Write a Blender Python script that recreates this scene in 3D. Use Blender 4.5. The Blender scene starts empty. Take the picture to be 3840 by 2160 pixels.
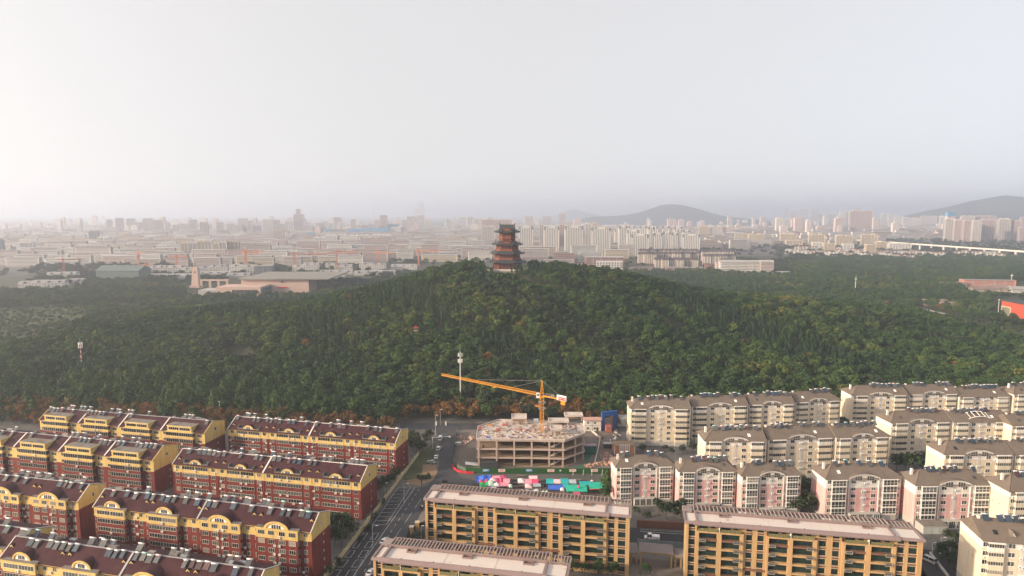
import bpy, math, random
from mathutils import Vector, Matrix
R = random.Random(7)
rad = math.radians
sc = bpy.context.scene
col = sc.collection

# ------------------------------------------------------------------ camera
FPX, YHOR, CAMZ = 2480.0, 800.0, 118.0          # focal length and horizon in photo pixels (3840 wide), drone height
PITCH = math.atan((1080 - YHOR) / FPX)
cam_data = bpy.data.cameras.new('camera')
cam = bpy.data.objects.new('camera', cam_data); col.objects.link(cam)
cam.location = (0, 0, CAMZ); cam.rotation_euler = (math.pi / 2 - PITCH, 0, 0)
cam_data.sensor_width = 36.0; cam_data.lens = FPX / 3840 * 36
cam_data.clip_start = 1.0; cam_data.clip_end = 80000
sc.camera = cam

# ------------------------------------------------------------------ world, sun, exposure
SUN_AZ, SUN_EL = -107.0, 17.0                    # degrees clockwise from +Y, above the horizon
w = bpy.data.worlds.new('World'); sc.world = w; w.use_nodes = True
nt = w.node_tree; nt.nodes.clear()
sky = nt.nodes.new('ShaderNodeTexSky'); sky.sky_type = 'NISHITA'; sky.sun_disc = False
sky.sun_elevation = rad(SUN_EL); sky.sun_rotation = rad(SUN_AZ)
sky.altitude = 100; sky.air_density = 1.0; sky.dust_density = 6.0; sky.ozone_density = 1.6
bg = nt.nodes.new('ShaderNodeBackground'); bg.inputs['Strength'].default_value = 0.15
wo = nt.nodes.new('ShaderNodeOutputWorld')
tcw = nt.nodes.new('ShaderNodeTexCoord'); sx_ = nt.nodes.new('ShaderNodeSeparateXYZ'); cx_ = nt.nodes.new('ShaderNodeCombineXYZ')
ma_ = nt.nodes.new('ShaderNodeMath'); ma_.operation = 'ABSOLUTE'; mb_ = nt.nodes.new('ShaderNodeMath'); mb_.operation = 'MULTIPLY_ADD'; mb_.inputs[1].default_value = .75; mb_.inputs[2].default_value = .25
nt.links.new(tcw.outputs['Generated'], sx_.inputs[0]); nt.links.new(sx_.outputs[0], cx_.inputs[0]); nt.links.new(sx_.outputs[1], cx_.inputs[1])
nt.links.new(sx_.outputs[2], ma_.inputs[0]); nt.links.new(ma_.outputs[0], mb_.inputs[0]); nt.links.new(mb_.outputs[0], cx_.inputs[2]); nt.links.new(cx_.outputs[0], sky.inputs[0])   # no bright band at the horizon: the haze hides it
hs = nt.nodes.new('ShaderNodeHueSaturation'); hs.inputs['Saturation'].default_value = 0.95      # thick haze whitens the whole sky
tn = nt.nodes.new('ShaderNodeMix'); tn.data_type = 'RGBA'; tn.blend_type = 'MULTIPLY'; tn.inputs[0].default_value = 1.0; tn.inputs[7].default_value = (1.0, .865, .73, 1)      # dust tint
nt.links.new(sky.outputs[0], hs.inputs['Color']); nt.links.new(hs.outputs[0], tn.inputs[6]); 
mh = nt.nodes.new('ShaderNodeMix'); mh.data_type = 'RGBA'; mh.inputs[0].default_value = .42; mh.inputs[7].default_value = (3.02, 2.68, 2.34, 1)      # even high haze over the whole sky
nt.links.new(tn.outputs[2], mh.inputs[6]); nt.links.new(mh.outputs[2], bg.inputs[0]); nt.links.new(bg.outputs[0], wo.inputs[0])
sl = bpy.data.lights.new('sun', 'SUN'); so = bpy.data.objects.new('sun', sl); col.objects.link(so)
sl.energy = 2.6; sl.angle = rad(2.5); sl.color = (1.0, 0.81, 0.60)
sd = Vector((math.sin(rad(SUN_AZ)) * math.cos(rad(SUN_EL)), math.cos(rad(SUN_AZ)) * math.cos(rad(SUN_EL)), math.sin(rad(SUN_EL))))
so.rotation_euler = sd.to_track_quat('Z', 'Y').to_euler(); so.location = sd * 600
vs = sc.view_settings
vs.view_transform = 'Standard'; vs.look = 'None'; vs.gamma = 1.0; vs.use_curve_mapping = False; vs.exposure = 1.52
sc.render.engine = 'CYCLES'
cy = sc.cycles
cy.max_bounces = 5; cy.diffuse_bounces = 2; cy.glossy_bounces = 2; cy.transmission_bounces = 2; cy.volume_bounces = 3; cy.transparent_max_bounces = 6
cy.use_denoising = True; cy.use_adaptive_sampling = True; cy.adaptive_threshold = 0.02
cy.sample_clamp_indirect = 4.0; cy.caustics_reflective = False; cy.caustics_refractive = False

# ------------------------------------------------------------------ helpers
def P(x, y, z=0.0):
    """photo pixel (3840 wide) -> the world point on the level z that it shows"""
    a = (x - 1920) / FPX; b = (1080 - y) / FPX
    dy = math.cos(PITCH) + b * math.sin(PITCH); dz = -math.sin(PITCH) + b * math.cos(PITCH)
    t = (z - CAMZ) / dz
    return Vector((a * t, dy * t, z))
def PROJ(X, Y, Z):
    fw = Y * math.cos(PITCH) - (Z - CAMZ) * math.sin(PITCH); up = Y * math.sin(PITCH) + (Z - CAMZ) * math.cos(PITCH)
    return 1920 + FPX * X / fw, 1080 - FPX * up / fw
def crop(x0, y0, s): return lambda X, Y: (x0 + X / s, y0 + Y / s)
c1 = crop(0, 1480, 2.131); c2 = crop(900, 1480, 2.131); c3 = crop(1560, 1380, 2.787); c4 = crop(2200, 1400, 2.4155)
c5 = crop(3000, 1400, 1.907); c6 = crop(1380, 1760, 2.342); c7 = crop(2400, 1800, 2.342)
cL = crop(0, 700, 2.6833); cM = crop(900, 700, 2.6833); cN = crop(1800, 700, 2.6833); cR = crop(2700, 700, 2.2596)
cS = crop(1500, 1560, 4.83)
ORD = ['first', 'second', 'third', 'fourth', 'fifth', 'sixth', 'seventh', 'eighth', 'ninth', 'tenth', 'eleventh', 'twelfth', 'thirteenth',
       'fourteenth', 'fifteenth', 'sixteenth', 'seventeenth', 'eighteenth', 'nineteenth', 'twentieth']
TENS = {2: 'twenty', 3: 'thirty', 4: 'forty', 5: 'fifty', 6: 'sixty', 7: 'seventy', 8: 'eighty', 9: 'ninety'}
def ordn(i):
    if i < 20: return ORD[i]
    t, u = divmod(i + 1, 10)
    return (TENS[t] + '-' + ORD[u - 1]) if u else TENS[t].replace('ty', 'tieth')

MATS = {}
def M(name, c=(.5, .5, .5), rough=.8, var=.12, scale=.6, metal=0.0, spec=.3, obvar=0.0, dirt=0.0, c2_=None, bump=0.0, stretch=None, objco=False, streak=0.0):
    """procedural material: base colour broken up by two noises (fine grain, broad blotches), optional second colour for stains"""
    if name in MATS: return MATS[name]
    m = bpy.data.materials.new(name); m.use_nodes = True; MATS[name] = m
    n = m.node_tree.nodes; l = m.node_tree.links; b = n['Principled BSDF']
    b.inputs['Roughness'].default_value = rough; b.inputs['Metallic'].default_value = metal
    b.inputs['Specular IOR Level'].default_value = spec
    if objco: tc = n.new('ShaderNodeTexCoord'); pos = tc.outputs['Object']
    else: g = n.new('ShaderNodeNewGeometry'); pos = g.outputs['Position']
    if stretch:
        vm = n.new('ShaderNodeVectorMath'); vm.operation = 'MULTIPLY'; vm.inputs[1].default_value = stretch
        l.new(pos, vm.inputs[0]); pos = vm.outputs[0]
    t1 = n.new('ShaderNodeTexNoise'); t1.inputs['Scale'].default_value = scale * 4; t1.inputs['Detail'].default_value = 4; l.new(pos, t1.inputs['Vector'])
    t2 = n.new('ShaderNodeTexNoise'); t2.inputs['Scale'].default_value = scale * .35; t2.inputs['Detail'].default_value = 3; l.new(pos, t2.inputs['Vector'])
    ad = n.new('ShaderNodeMath'); ad.operation = 'ADD'; l.new(t1.outputs[0], ad.inputs[0]); l.new(t2.outputs[0], ad.inputs[1])
    mr = n.new('ShaderNodeMapRange'); mr.inputs[1].default_value = .6; mr.inputs[2].default_value = 1.4
    mr.inputs[3].default_value = 1 - var; mr.inputs[4].default_value = 1 + var; l.new(ad.outputs[0], mr.inputs[0])
    fac = mr.outputs[0]
    if obvar:
        oi = n.new('ShaderNodeObjectInfo'); m2 = n.new('ShaderNodeMapRange'); m2.inputs[3].default_value = 1 - obvar; m2.inputs[4].default_value = 1 + obvar
        l.new(oi.outputs['Random'], m2.inputs[0]); mu = n.new('ShaderNodeMath'); mu.operation = 'MULTIPLY'; l.new(fac, mu.inputs[0]); l.new(m2.outputs[0], mu.inputs[1]); fac = mu.outputs[0]
    if streak:   # rain streaks down the wall
        sv = n.new('ShaderNodeVectorMath'); sv.operation = 'MULTIPLY'; sv.inputs[1].default_value = (1.6, 1.6, .07); l.new(pos, sv.inputs[0])
        ts = n.new('ShaderNodeTexNoise'); ts.inputs['Scale'].default_value = 1.0; ts.inputs['Detail'].default_value = 3; l.new(sv.outputs[0], ts.inputs['Vector'])
        ms = n.new('ShaderNodeMapRange'); ms.inputs[1].default_value = .35; ms.inputs[2].default_value = .62; ms.inputs[3].default_value = 1 - streak; ms.inputs[4].default_value = 1.0; l.new(ts.outputs[0], ms.inputs[0])
        mu2 = n.new('ShaderNodeMath'); mu2.operation = 'MULTIPLY'; l.new(fac, mu2.inputs[0]); l.new(ms.outputs[0], mu2.inputs[1]); fac = mu2.outputs[0]
    base = None
    if c2_ is not None:
        t3 = n.new('ShaderNodeTexNoise'); t3.inputs['Scale'].default_value = scale * .5; t3.inputs['Detail'].default_value = 6; t3.inputs['Roughness'].default_value = .6; l.new(pos, t3.inputs['Vector'])
        rp = n.new('ShaderNodeMapRange'); rp.inputs[1].default_value = .62 - dirt; rp.inputs[2].default_value = .74 - dirt; l.new(t3.outputs[0], rp.inputs[0])
        mx = n.new('ShaderNodeMix'); mx.data_type = 'RGBA'; mx.inputs[6].default_value = (*c, 1); mx.inputs[7].default_value = (*c2_, 1); l.new(rp.outputs[0], mx.inputs[0]); base = mx.outputs[2]
    vmul = n.new('ShaderNodeVectorMath'); vmul.operation = 'SCALE'
    if base is None: vmul.inputs[0].default_value = c
    else: l.new(base, vmul.inputs[0])
    l.new(fac, vmul.inputs['Scale']); l.new(vmul.outputs[0], b.inputs['Base Color'])
    if bump:
        bp = n.new('ShaderNodeBump'); bp.inputs['Strength'].default_value = bump; bp.inputs['Distance'].default_value = .05
        l.new(t1.outputs[0], bp.inputs['Height']); l.new(bp.outputs[0], b.inputs['Normal'])
    return m

class MB:
    """collects faces of one mesh"""
    def __init__(s): s.v = []; s.f = []; s.m = []
    def quad(s, a, b, c, d, m=0):
        i = len(s.v); s.v += [tuple(a), tuple(b), tuple(c), tuple(d)]; s.f.append((i, i + 1, i + 2, i + 3)); s.m.append(m)
    def poly(s, pts, m=0):
        i = len(s.v); s.v += [tuple(p) for p in pts]; s.f.append(tuple(range(i, i + len(pts)))); s.m.append(m)
    def box(s, x0, x1, y0, y1, z0, z1, m=0):
        i = len(s.v)
        s.v += [(x0, y0, z0), (x1, y0, z0), (x1, y1, z0), (x0, y1, z0), (x0, y0, z1), (x1, y0, z1), (x1, y1, z1), (x0, y1, z1)]
        for q in ((0, 3, 2, 1), (4, 5, 6, 7), (0, 1, 5, 4), (1, 2, 6, 5), (2, 3, 7, 6), (3, 0, 4, 7)):
            s.f.append(tuple(i + k for k in q)); s.m.append(m)
        return s
    def hexa(s, p, m=0):
        """8 corners: bottom ring then top ring, counter-clockwise from above"""
        i = len(s.v); s.v += [tuple(q) for q in p]
        for q in ((0, 3, 2, 1), (4, 5, 6, 7), (0, 1, 5, 4), (1, 2, 6, 5), (2, 3, 7, 6), (3, 0, 4, 7)):
            s.f.append(tuple(i + k for k in q)); s.m.append(m)
        return s
    def prism(s, poly, z0, z1, m=0, mt=None):
        """plan polygon (counter-clockwise) between two levels"""
        n = len(poly); i = len(s.v)
        s.v += [(p[0], p[1], z0) for p in poly] + [(p[0], p[1], z1) for p in poly]
        for k in range(n):
            s.f.append((i + k, i + (k + 1) % n, i + n + (k + 1) % n, i + n + k)); s.m.append(m)
        s.f.append(tuple(i + n + k for k in range(n))); s.m.append(m if mt is None else mt)
        s.f.append(tuple(i + k for k in reversed(range(n)))); s.m.append(m)
        return s
    def extx(s, poly, x0, x1, m=0):
        """profile of (y, z) points extruded along x"""
        n = len(poly); i = len(s.v)
        s.v += [(x0, p[0], p[1]) for p in poly] + [(x1, p[0], p[1]) for p in poly]
        for k in range(n):
            s.f.append((i + k, i + (k + 1) % n, i + n + (k + 1) % n, i + n + k)); s.m.append(m)
        s.f.append(tuple(i + n + k for k in range(n))); s.m.append(m)
        s.f.append(tuple(i + k for k in reversed(range(n)))); s.m.append(m)
        return s
    def bar(s, a, b, r, m=0, n=4, r2=None):
        a = Vector(a); b = Vector(b); d = (b - a).normalized()
        u = d.orthogonal().normalized() if abs(d.z) < .99 else Vector((1, 0, 0)); v = d.cross(u); i = len(s.v); r2 = r if r2 is None else r2
        for q, rr in ((a, r), (b, r2)):
            for k in range(n):
                t = 2 * math.pi * (k + .5) / n; s.v.append(tuple(q + u * (math.cos(t) * rr) + v * (math.sin(t) * rr)))
        for k in range(n):
            s.f.append((i + k, i + (k + 1) % n, i + n + (k + 1) % n, i + n + k)); s.m.append(m)
        s.f.append(tuple(i + n + k for k in range(n))); s.m.append(m); s.f.append(tuple(i + k for k in reversed(range(n)))); s.m.append(m)
        return s
    def mesh(s, name, mats, smooth=False):
        me = bpy.data.meshes.new(name); me.from_pydata(s.v, [], s.f)
        for mm in (mats if isinstance(mats, (list, tuple)) else [mats]): me.materials.append(mm)
        if any(s.m): me.polygons.foreach_set('material_index', s.m)
        if smooth: me.polygons.foreach_set('use_smooth', [True] * len(s.f))
        me.update(); return me
    def build(s, name, mats, parent=None, loc=(0, 0, 0), rz=0.0, smooth=False):
        return place(name, s.mesh(name, mats, smooth), parent, loc, rz)
def place(name, me, parent=None, loc=(0, 0, 0), rz=0.0):
    o = bpy.data.objects.new(name, me); col.objects.link(o); o.location = loc
    if rz: o.rotation_euler = (0, 0, rz)
    if parent is not None: o.parent = parent
    return o
def tag(o, label, cat, group=None):
    o['label'] = label; o['category'] = cat
    if group: o['group'] = group
    return o
def thing(name, label, cat, loc=(0, 0, 0), rz=0.0, group=None):
    o = bpy.data.objects.new(name, None); col.objects.link(o); o.location = loc; o.rotation_euler = (0, 0, rz); o.empty_display_size = .5
    return tag(o, label, cat, group)
def struct(o): o['kind'] = 'structure'; return o
def stuff(o): o['kind'] = 'stuff'; return o
def sheet(name, pts, z, m, parent=None):
    mb = MB(); mb.poly([(p[0], p[1], z) for p in pts]); o = mb.build(name, m, parent)
    return o if parent else struct(o)
def copy_tree(o, parent=None):
    c = o.copy(); col.objects.link(c); c.parent = parent
    for ch in o.children: copy_tree(ch, c)
    return c

# colours
m_red = M('red_render', (.185, .034, .026), .9, .16, .5, bump=.2, c2_=(.14, .03, .024), dirt=.1, streak=.3)
m_yel = M('yellow_render', (.64, .46, .165), .85, .1, .5, streak=.22)
m_trim = M('cream_trim', (.58, .45, .20), .8, .08, .8)
m_mar = M('maroon_shingle', (.056, .024, .028), .9, .34, .9, bump=.5, c2_=(.042, .020, .022), dirt=.06, spec=.1)
m_frame = M('window_frame_white', (.62, .60, .54), .6, .08, 1.0, obvar=.15)
m_white = M('white_paint', (.78, .77, .74), .6, .08, 1.0)
m_conc = M('concrete', (.28, .25, .23), .95, .2, .5, c2_=(.24, .21, .19), dirt=.08)
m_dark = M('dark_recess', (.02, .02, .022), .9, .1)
m_grey = M('grey_metal', (.33, .33, .34), .5, .1, 1.0, metal=.3)
m_asph = M('asphalt', (.048, .050, .056), .9, .28, .2, c2_=(.064, .063, .064), dirt=.08)
m_asph2 = M('dark_asphalt', (.028, .029, .033), .9, .14, .35)
m_line = M('road_paint', (.50, .50, .48), .8, .2, 2.5, c2_=(.10, .10, .10), dirt=.09)
def glass(name, c, rough=.12, obvar=.6):
    m = M(name, c, rough, .25, .25, spec=.5, obvar=obvar); return m
m_pane = glass('window_glass', (.045, .05, .048), .12, .75)
m_pane_b = glass('window_glass_lighter', (.10, .105, .10), .2, .5); m_pane_c = glass('curtained_glass', (.24, .22, .19), .35, .4)
m_pane2 = glass('green_glass', (.012, .030, .026), .08, .3)

_win = {}
def window(par, x, z, w, h, n=2, y=0.0, rz=0.0, fm=None, pm=None, t=.07, name='window', tr=0.0, d=.09):
    """frame object with its pane as a child; the local origin is the sill centre, the face looks to -y"""
    fm = fm or m_frame; pm = pm or R.choice((m_pane,) * 9 + (m_pane_b,) * 3 + (m_pane_c,))
    k = (round(w, 2), round(h, 2), n, fm.name, pm.name, t, tr, d)
    if k not in _win:
        b = MB(); hw = w / 2
        b.box(-hw, hw, -d, 0, 0, t); b.box(-hw, hw, -d, 0, h - t, h); b.box(-hw, -hw + t, -d, 0, t, h - t); b.box(hw - t, hw, -d, 0, t, h - t)
        for i in range(1, n):
            xx = -hw + w * i / n; b.box(xx - t * .4, xx + t * .4, -d, 0, t, h - t)
        if tr: b.box(-hw + t, hw - t, -d * .9, 0, h * tr - t * .4, h * tr + t * .4)
        g = MB(); g.quad((-hw + t * .5, -.025, t * .5), (hw - t * .5, -.025, t * .5), (hw - t * .5, -.025, h - t * .5), (-hw + t * .5, -.025, h - t * .5))
        _win[k] = (b.mesh('window_frame', fm), g.mesh('pane', pm))
    f, g = _win[k]
    o = place(name, f, par, (x, y, z), rz); place('pane', g, o)
    return o
_ac = None
def aircon(par, x, z, y=0.0, rz=0.0):
    global _ac
    if _ac is None:
        b = MB(); b.box(-.42, .42, -.42, -.08, 0, .6, 0)
        b.poly([(-.1 + .22 * math.cos(a * math.pi / 4), -.424, .3 + .22 * math.sin(a * math.pi / 4)) for a in range(8)], 1)
        b.box(-.36, -.30, -.40, 0, -.06, 0, 1); b.box(.30, .36, -.40, 0, -.06, 0, 1)
        _ac = b.mesh('air_conditioner', [m_white, m_dark])
    return place('air_conditioner', _ac, par, (x, y, z), rz)

# ---- solar water heaters: tank on a frame with a tilted collector, facing local -y
_sh = {}
m_coll = [M('collector_blue', (.035, .055, .085), .5, .15, 2, obvar=.3), M('collector_grey', (.085, .088, .092), .5, .15, 2, obvar=.3),
          M('collector_maroon', (.075, .042, .046), .5, .15, 2, obvar=.3), M('collector_steel', (.065, .072, .085), .5, .15, 2, obvar=.3)]
m_tank = M('tank_enamel', (.60, .595, .60), .35, .06, 2, obvar=.1); m_tank2 = M('tank_pink', (.68, .45, .45), .35, .06, 2)
m_tank3 = M('tank_teal', (.35, .58, .52), .35, .06, 2)
def heater_parts(ci, wd, tk):
    k = (ci, wd, tk)
    if k not in _sh:
        t = MB(); t.bar((-wd / 2 - .1, 1.0, 1.72), (wd / 2 + .1, 1.0, 1.72), .22, n=10)
        c = MB(); c.hexa([(-wd / 2, -.55, .12), (wd / 2, -.55, .12), (wd / 2, .92, 1.48), (-wd / 2, .92, 1.48), (-wd / 2, -.61, .20), (wd / 2, -.61, .20), (wd / 2, .86, 1.56), (-wd / 2, .86, 1.56)])
        s = MB()
        for sx in (-wd / 2 + .08, wd / 2 - .08):
            s.bar((sx, 1.2, 0), (sx, 1.0, 1.5), .03); s.bar((sx, -.5, 0), (sx, -.5, .14), .03); s.bar((sx, -.5, .04), (sx, 1.2, .04), .03)
        s.bar((-wd / 2 + .08, 1.1, .75), (wd / 2 - .08, 1.1, .75), .03)
        _sh[k] = (t.mesh('tank', [m_tank, m_tank2, m_tank3][tk], True), c.mesh('collector', m_coll[ci]), s.mesh('stand', m_grey))
    return _sh[k]
N_HEAT = 0
HEAT_DONE = []
def heater(loc, rz, label):
    """one solar water heater on a roof"""
    global N_HEAT
    N_HEAT += 1
    ci = R.choice((0, 0, 1, 1, 2, 3, 3)); wd = R.choice((1.3, 1.6, 1.9)); tk = R.choice((0,) * 12 + (1, 2))
    t = thing('solar_water_heater', label, 'solar heater', loc, rz + rad(R.uniform(-3, 3)), 'solar water heaters on the roofs')
    a, b, c = heater_parts(ci, wd, tk)
    place('tank', a, t); place('collector', b, t); place('stand', c, t)
    return t
# ------------------------------------------------------------------ ground, terrain and streets
HX, HY, HZ, SX, SY = -5.0, 630.0, 64.0, 205.0, 150.0
def hill(x, y):
    g = HZ * math.exp(-((x - HX) / (SX if x < HX else 212)) ** 2 - ((y - HY) / (SY if y < HY else 170)) ** 2)
    g += 9 * math.exp(-((x - 60) / 60) ** 2 - ((y - 640) / 60) ** 2) * .35 + 5 * math.exp(-((x + 42) / 26) ** 2 - ((y - 636) / 30) ** 2)
    g += 12 * math.exp(-((x + 330) / 120) ** 2 - ((y - 640) / 120) ** 2) + 14 * math.exp(-((x - 330) / 170) ** 2 - ((y - 660) / 130) ** 2)
    g += 5 * math.exp(-((x - 250) / 170) ** 2 - ((y - 640) / 130) ** 2)
    n = 1.2 * math.sin(x * .031 + 1) * math.sin(y * .027) + .8 * math.sin(x * .07 + y * .05)
    return max(0.0, g - 2.2 + n * min(1, g / 12))
m_ground = M('town_ground', (.10, .095, .09), .95, .3, .02, c2_=(.065, .075, .06), dirt=.06)
m_soil = M('forest_floor', (.045, .05, .028), 1.0, .35, .12, c2_=(.075, .06, .035), dirt=.04)
m_court = M('courtyard_paving', (.115, .112, .11), .95, .22, .3, c2_=(.075, .073, .07), dirt=.1)
m_dirt = M('bare_earth', (.22, .15, .09), 1.0, .22, .3, c2_=(.19, .145, .10), dirt=.1)
m_sand = M('sandy_lot', (.175, .15, .13), 1.0, .2, .25, c2_=(.12, .105, .095), dirt=.1)
m_grass = M('rough_grass', (.055, .065, .03), 1.0, .35, .4, c2_=(.10, .085, .045), dirt=.05)
m_kerb = M('kerb_stone', (.40, .39, .37), .9, .15, .5)
g = MB()
xs = [-24000, -6000, -2000, -800, -300, 0, 300, 800, 2000, 6000, 24000]; ys = [-400, 100, 300, 600, 1200, 2400, 5000, 10000, 28000]
for i in range(len(xs) - 1):
    for j in range(len(ys) - 1): g.quad((xs[i], ys[j], 0), (xs[i + 1], ys[j], 0), (xs[i + 1], ys[j + 1], 0), (xs[i], ys[j + 1], 0))
struct(g.build('ground', m_ground))
# the wooded hill: a fine grid, its rim let a little into the ground
nx, ny = 150, 120; tv = []; tf = []
for j in range(ny + 1):
    for i in range(nx + 1):
        x = -950 + 2250 * i / nx; y = 372 + 1500 * (j / ny) ** 1.25
        z = hill(x, y) + .03 if 0 < i < nx and 0 < j < ny else -.3
        tv.append((x, y, z))
for j in range(ny):
    for i in range(nx): a = j * (nx + 1) + i; tf.append((a, a + 1, a + nx + 2, a + nx + 1))
me = bpy.data.meshes.new('hillside'); me.from_pydata(tv, [], tf); me.materials.append(m_soil); me.polygons.foreach_set('use_smooth', [True] * len(tf))
struct(place('hillside', me))
def rs(*q): return [P(*cS(*p)) for p in q]
# courtyards behind the blocks
sheet('courtyard', [P(-900, 1600), P(1300, 1640), P(1571, 1705), P(1228, 2160), P(1100, 2400), P(-900, 2400)], .006, m_court)
sheet('courtyard_east', [P(2330, 1690), P(2330, 1500), P(4300, 1480), P(4300, 2400), P(3400, 2400), P(2420, 1960)], .006, m_court)
# street: cross street along the forest, the street down to the bottom edge, side street to the right
cross = [P(1500, 1606), P(1632, 1612), P(1711, 1612), P(2330, 1600), P(2330, 1580), P(1720, 1588), P(1640, 1588), P(1500, 1584)]
sheet('cross_street', cross, .012, m_asph)
street = [P(1120, 2400), P(1232, 2160), P(1479, 1848), P(1600, 1822), P(1634, 1790), P(1648, 1736), P(1649, 1657), P(1635, 1611), P(1709, 1611), P(1711, 1624), P(1699, 1726), P(1706, 1762), P(1730, 1790), P(1790, 1803), P(2330, 1806), P(2330, 1828), P(1800, 1826), P(1700, 1818), P(1650, 1810), P(1524, 2015), P(1440, 2160), P(1330, 2400)]
sheet('street', street, .020, m_asph)
sheet('parking_strip', [P(1124, 2380), P(1236, 2156), P(1486, 1838), P(1541, 1826), P(1310, 2160), P(1210, 2380)], .026, m_asph2)
sheet('market_lot', [P(1640, 1812), P(1700, 1822), P(2330, 1830), P(2330, 1990), P(1560, 1960)], .016, m_sand)
sheet('bare_verge', rs((420, 880), (640, 860), (680, 1000), (600, 1150), (380, 1260), (150, 1240), (100, 1180), (400, 1100)), .016, m_dirt)
sheet('grass_verge', rs((330, 690), (640, 480), (660, 850), (410, 880), (380, 1090), (90, 1170), (30, 1090)), .012, m_grass)
sheet('site_ground', [P(*c3(430, 690)), P(*c3(390, 960)), P(*c3(450, 1060)), P(*c3(690, 1100)), P(*c3(2040, 1100)), P(*c3(2060, 640)), P(*c3(640, 560))], .010, M('site_earth', (.15, .125, .105), 1.0, .3, .25, c2_=(.13, .11, .10), dirt=.1))
sheet('side_road', [P(2330, 2005), P(2360, 1978), P(4000, 2100), P(4000, 2190), P(2330, 2030)], .012, m_asph2)
sheet('right_lane', [P(3440, 2095), P(3520, 2070), P(3720, 2240), P(3520, 2240)], .020, m_asph2)
sheet('garden_court', [P(2300, 2030), P(3500, 2110), P(3500, 2400), P(2200, 2400)], .006, m_sand)
# painted markings
def stripe(name, a, b, wd, z=.034):
    a = Vector(a); b = Vector(b); d = (b - a).normalized(); n = Vector((-d.y, d.x, 0)) * wd / 2
    mb = MB(); mb.quad((*(a - n).xy, z), (*(a + n).xy, z), (*(b + n).xy, z), (*(b - n).xy, z)); o = mb.build(name, m_line)
    return struct(o)
A_, B_ = P(*c2(870, 1500)), P(*c2(1400, 740)); stripe('edge_line', A_, B_, .18)
A_, B_ = P(*c2(950, 1480)), P(*c2(1445, 735)); d_ = (B_ - A_)
for k in range(16): stripe('lane_dash', A_ + d_ * (k / 16), A_ + d_ * ((k + .45) / 16), .16)
A_, B_ = P(*c2(1010, 1480)), P(*c2(1470, 800)); d_ = (B_ - A_)
for k in range(5): stripe('lane_line', A_ + d_ * (k / 5), A_ + d_ * ((k + .7) / 5), .14)
# parking bays: herringbone in the upper part, kerb-side bays below
Lp0, Lp1, Rp0, Rp1 = P(*c2(1060, 1040)), P(*c2(1260, 745)), P(*c2(1170, 1040)), P(*c2(1365, 735))
for k in range(11):
    f = k / 10; a = Lp0.lerp(Lp1, f); b = Rp0.lerp(Rp1, f); stripe('bay_line', a, b, .16)
    if k < 10:
        a2 = Lp0.lerp(Lp1, f + .05); b2 = Rp0.lerp(Rp1, f + .05); stripe('bay_tick', b2 + (a2 - b2) * .1, b2 + (a2 - b2) * .35, .12)
stripe('bay_edge', Rp0, Rp1, .16); stripe('bay_edge', Lp0, Lp1, .14)
for (p0, p1, q0, q1) in ((c2(700, 1470), c2(1000, 1095), c2(760, 1470), c2(1030, 1095)), (c2(830, 1470), c2(1080, 1095), c2(900, 1470), c2(1115, 1095))):
    a0, a1, b0, b1 = P(*p0), P(*p1), P(*q0), P(*q1)
    for k in range(5):
        f0, f1 = k / 5 + .02, (k + .72) / 5 + .02
        u0, u1, v0, v1 = a0.lerp(a1, f0), a0.lerp(a1, f1), b0.lerp(b1, f0), b0.lerp(b1, f1)
        for s_, e_ in ((u0, u1), (v0, v1), (u0, v0), (u1, v1)): stripe('bay_line', s_, e_, .15)
for (a, b) in ((c7(0, 432), c7(395, 460)), (c7(0, 450), c7(395, 478))): stripe('side_road_line', P(*a), P(*b), .2)

# park clearing on the far left and the road along the right edge of the woods
m_lawn = M('park_lawn', (.058, .075, .028), 1.0, .35, .08, c2_=(.11, .095, .05), dirt=.04)
sheet('park_lawn', [P(-300, 1158), P(330, 1152), P(330, 1215), P(120, 1290), P(-300, 1340)], .12, m_lawn)
sheet('park_road', [P(-300, 1352), P(0, 1318), P(110, 1288), P(195, 1270), P(195, 1264), P(100, 1278), P(0, 1304), P(-300, 1332)], .16, m_court)
sheet('park_path', [P(-200, 1228), P(120, 1216), P(240, 1186), P(240, 1182), P(118, 1211), P(-200, 1222)], .16, m_sand)
sheet('woodland_road', [P(3455, 1160), P(3560, 1184), P(3700, 1216), P(3960, 1276), P(3960, 1268), P(3702, 1210), P(3562, 1179), P(3456, 1156)], .22, m_kerb)
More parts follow.
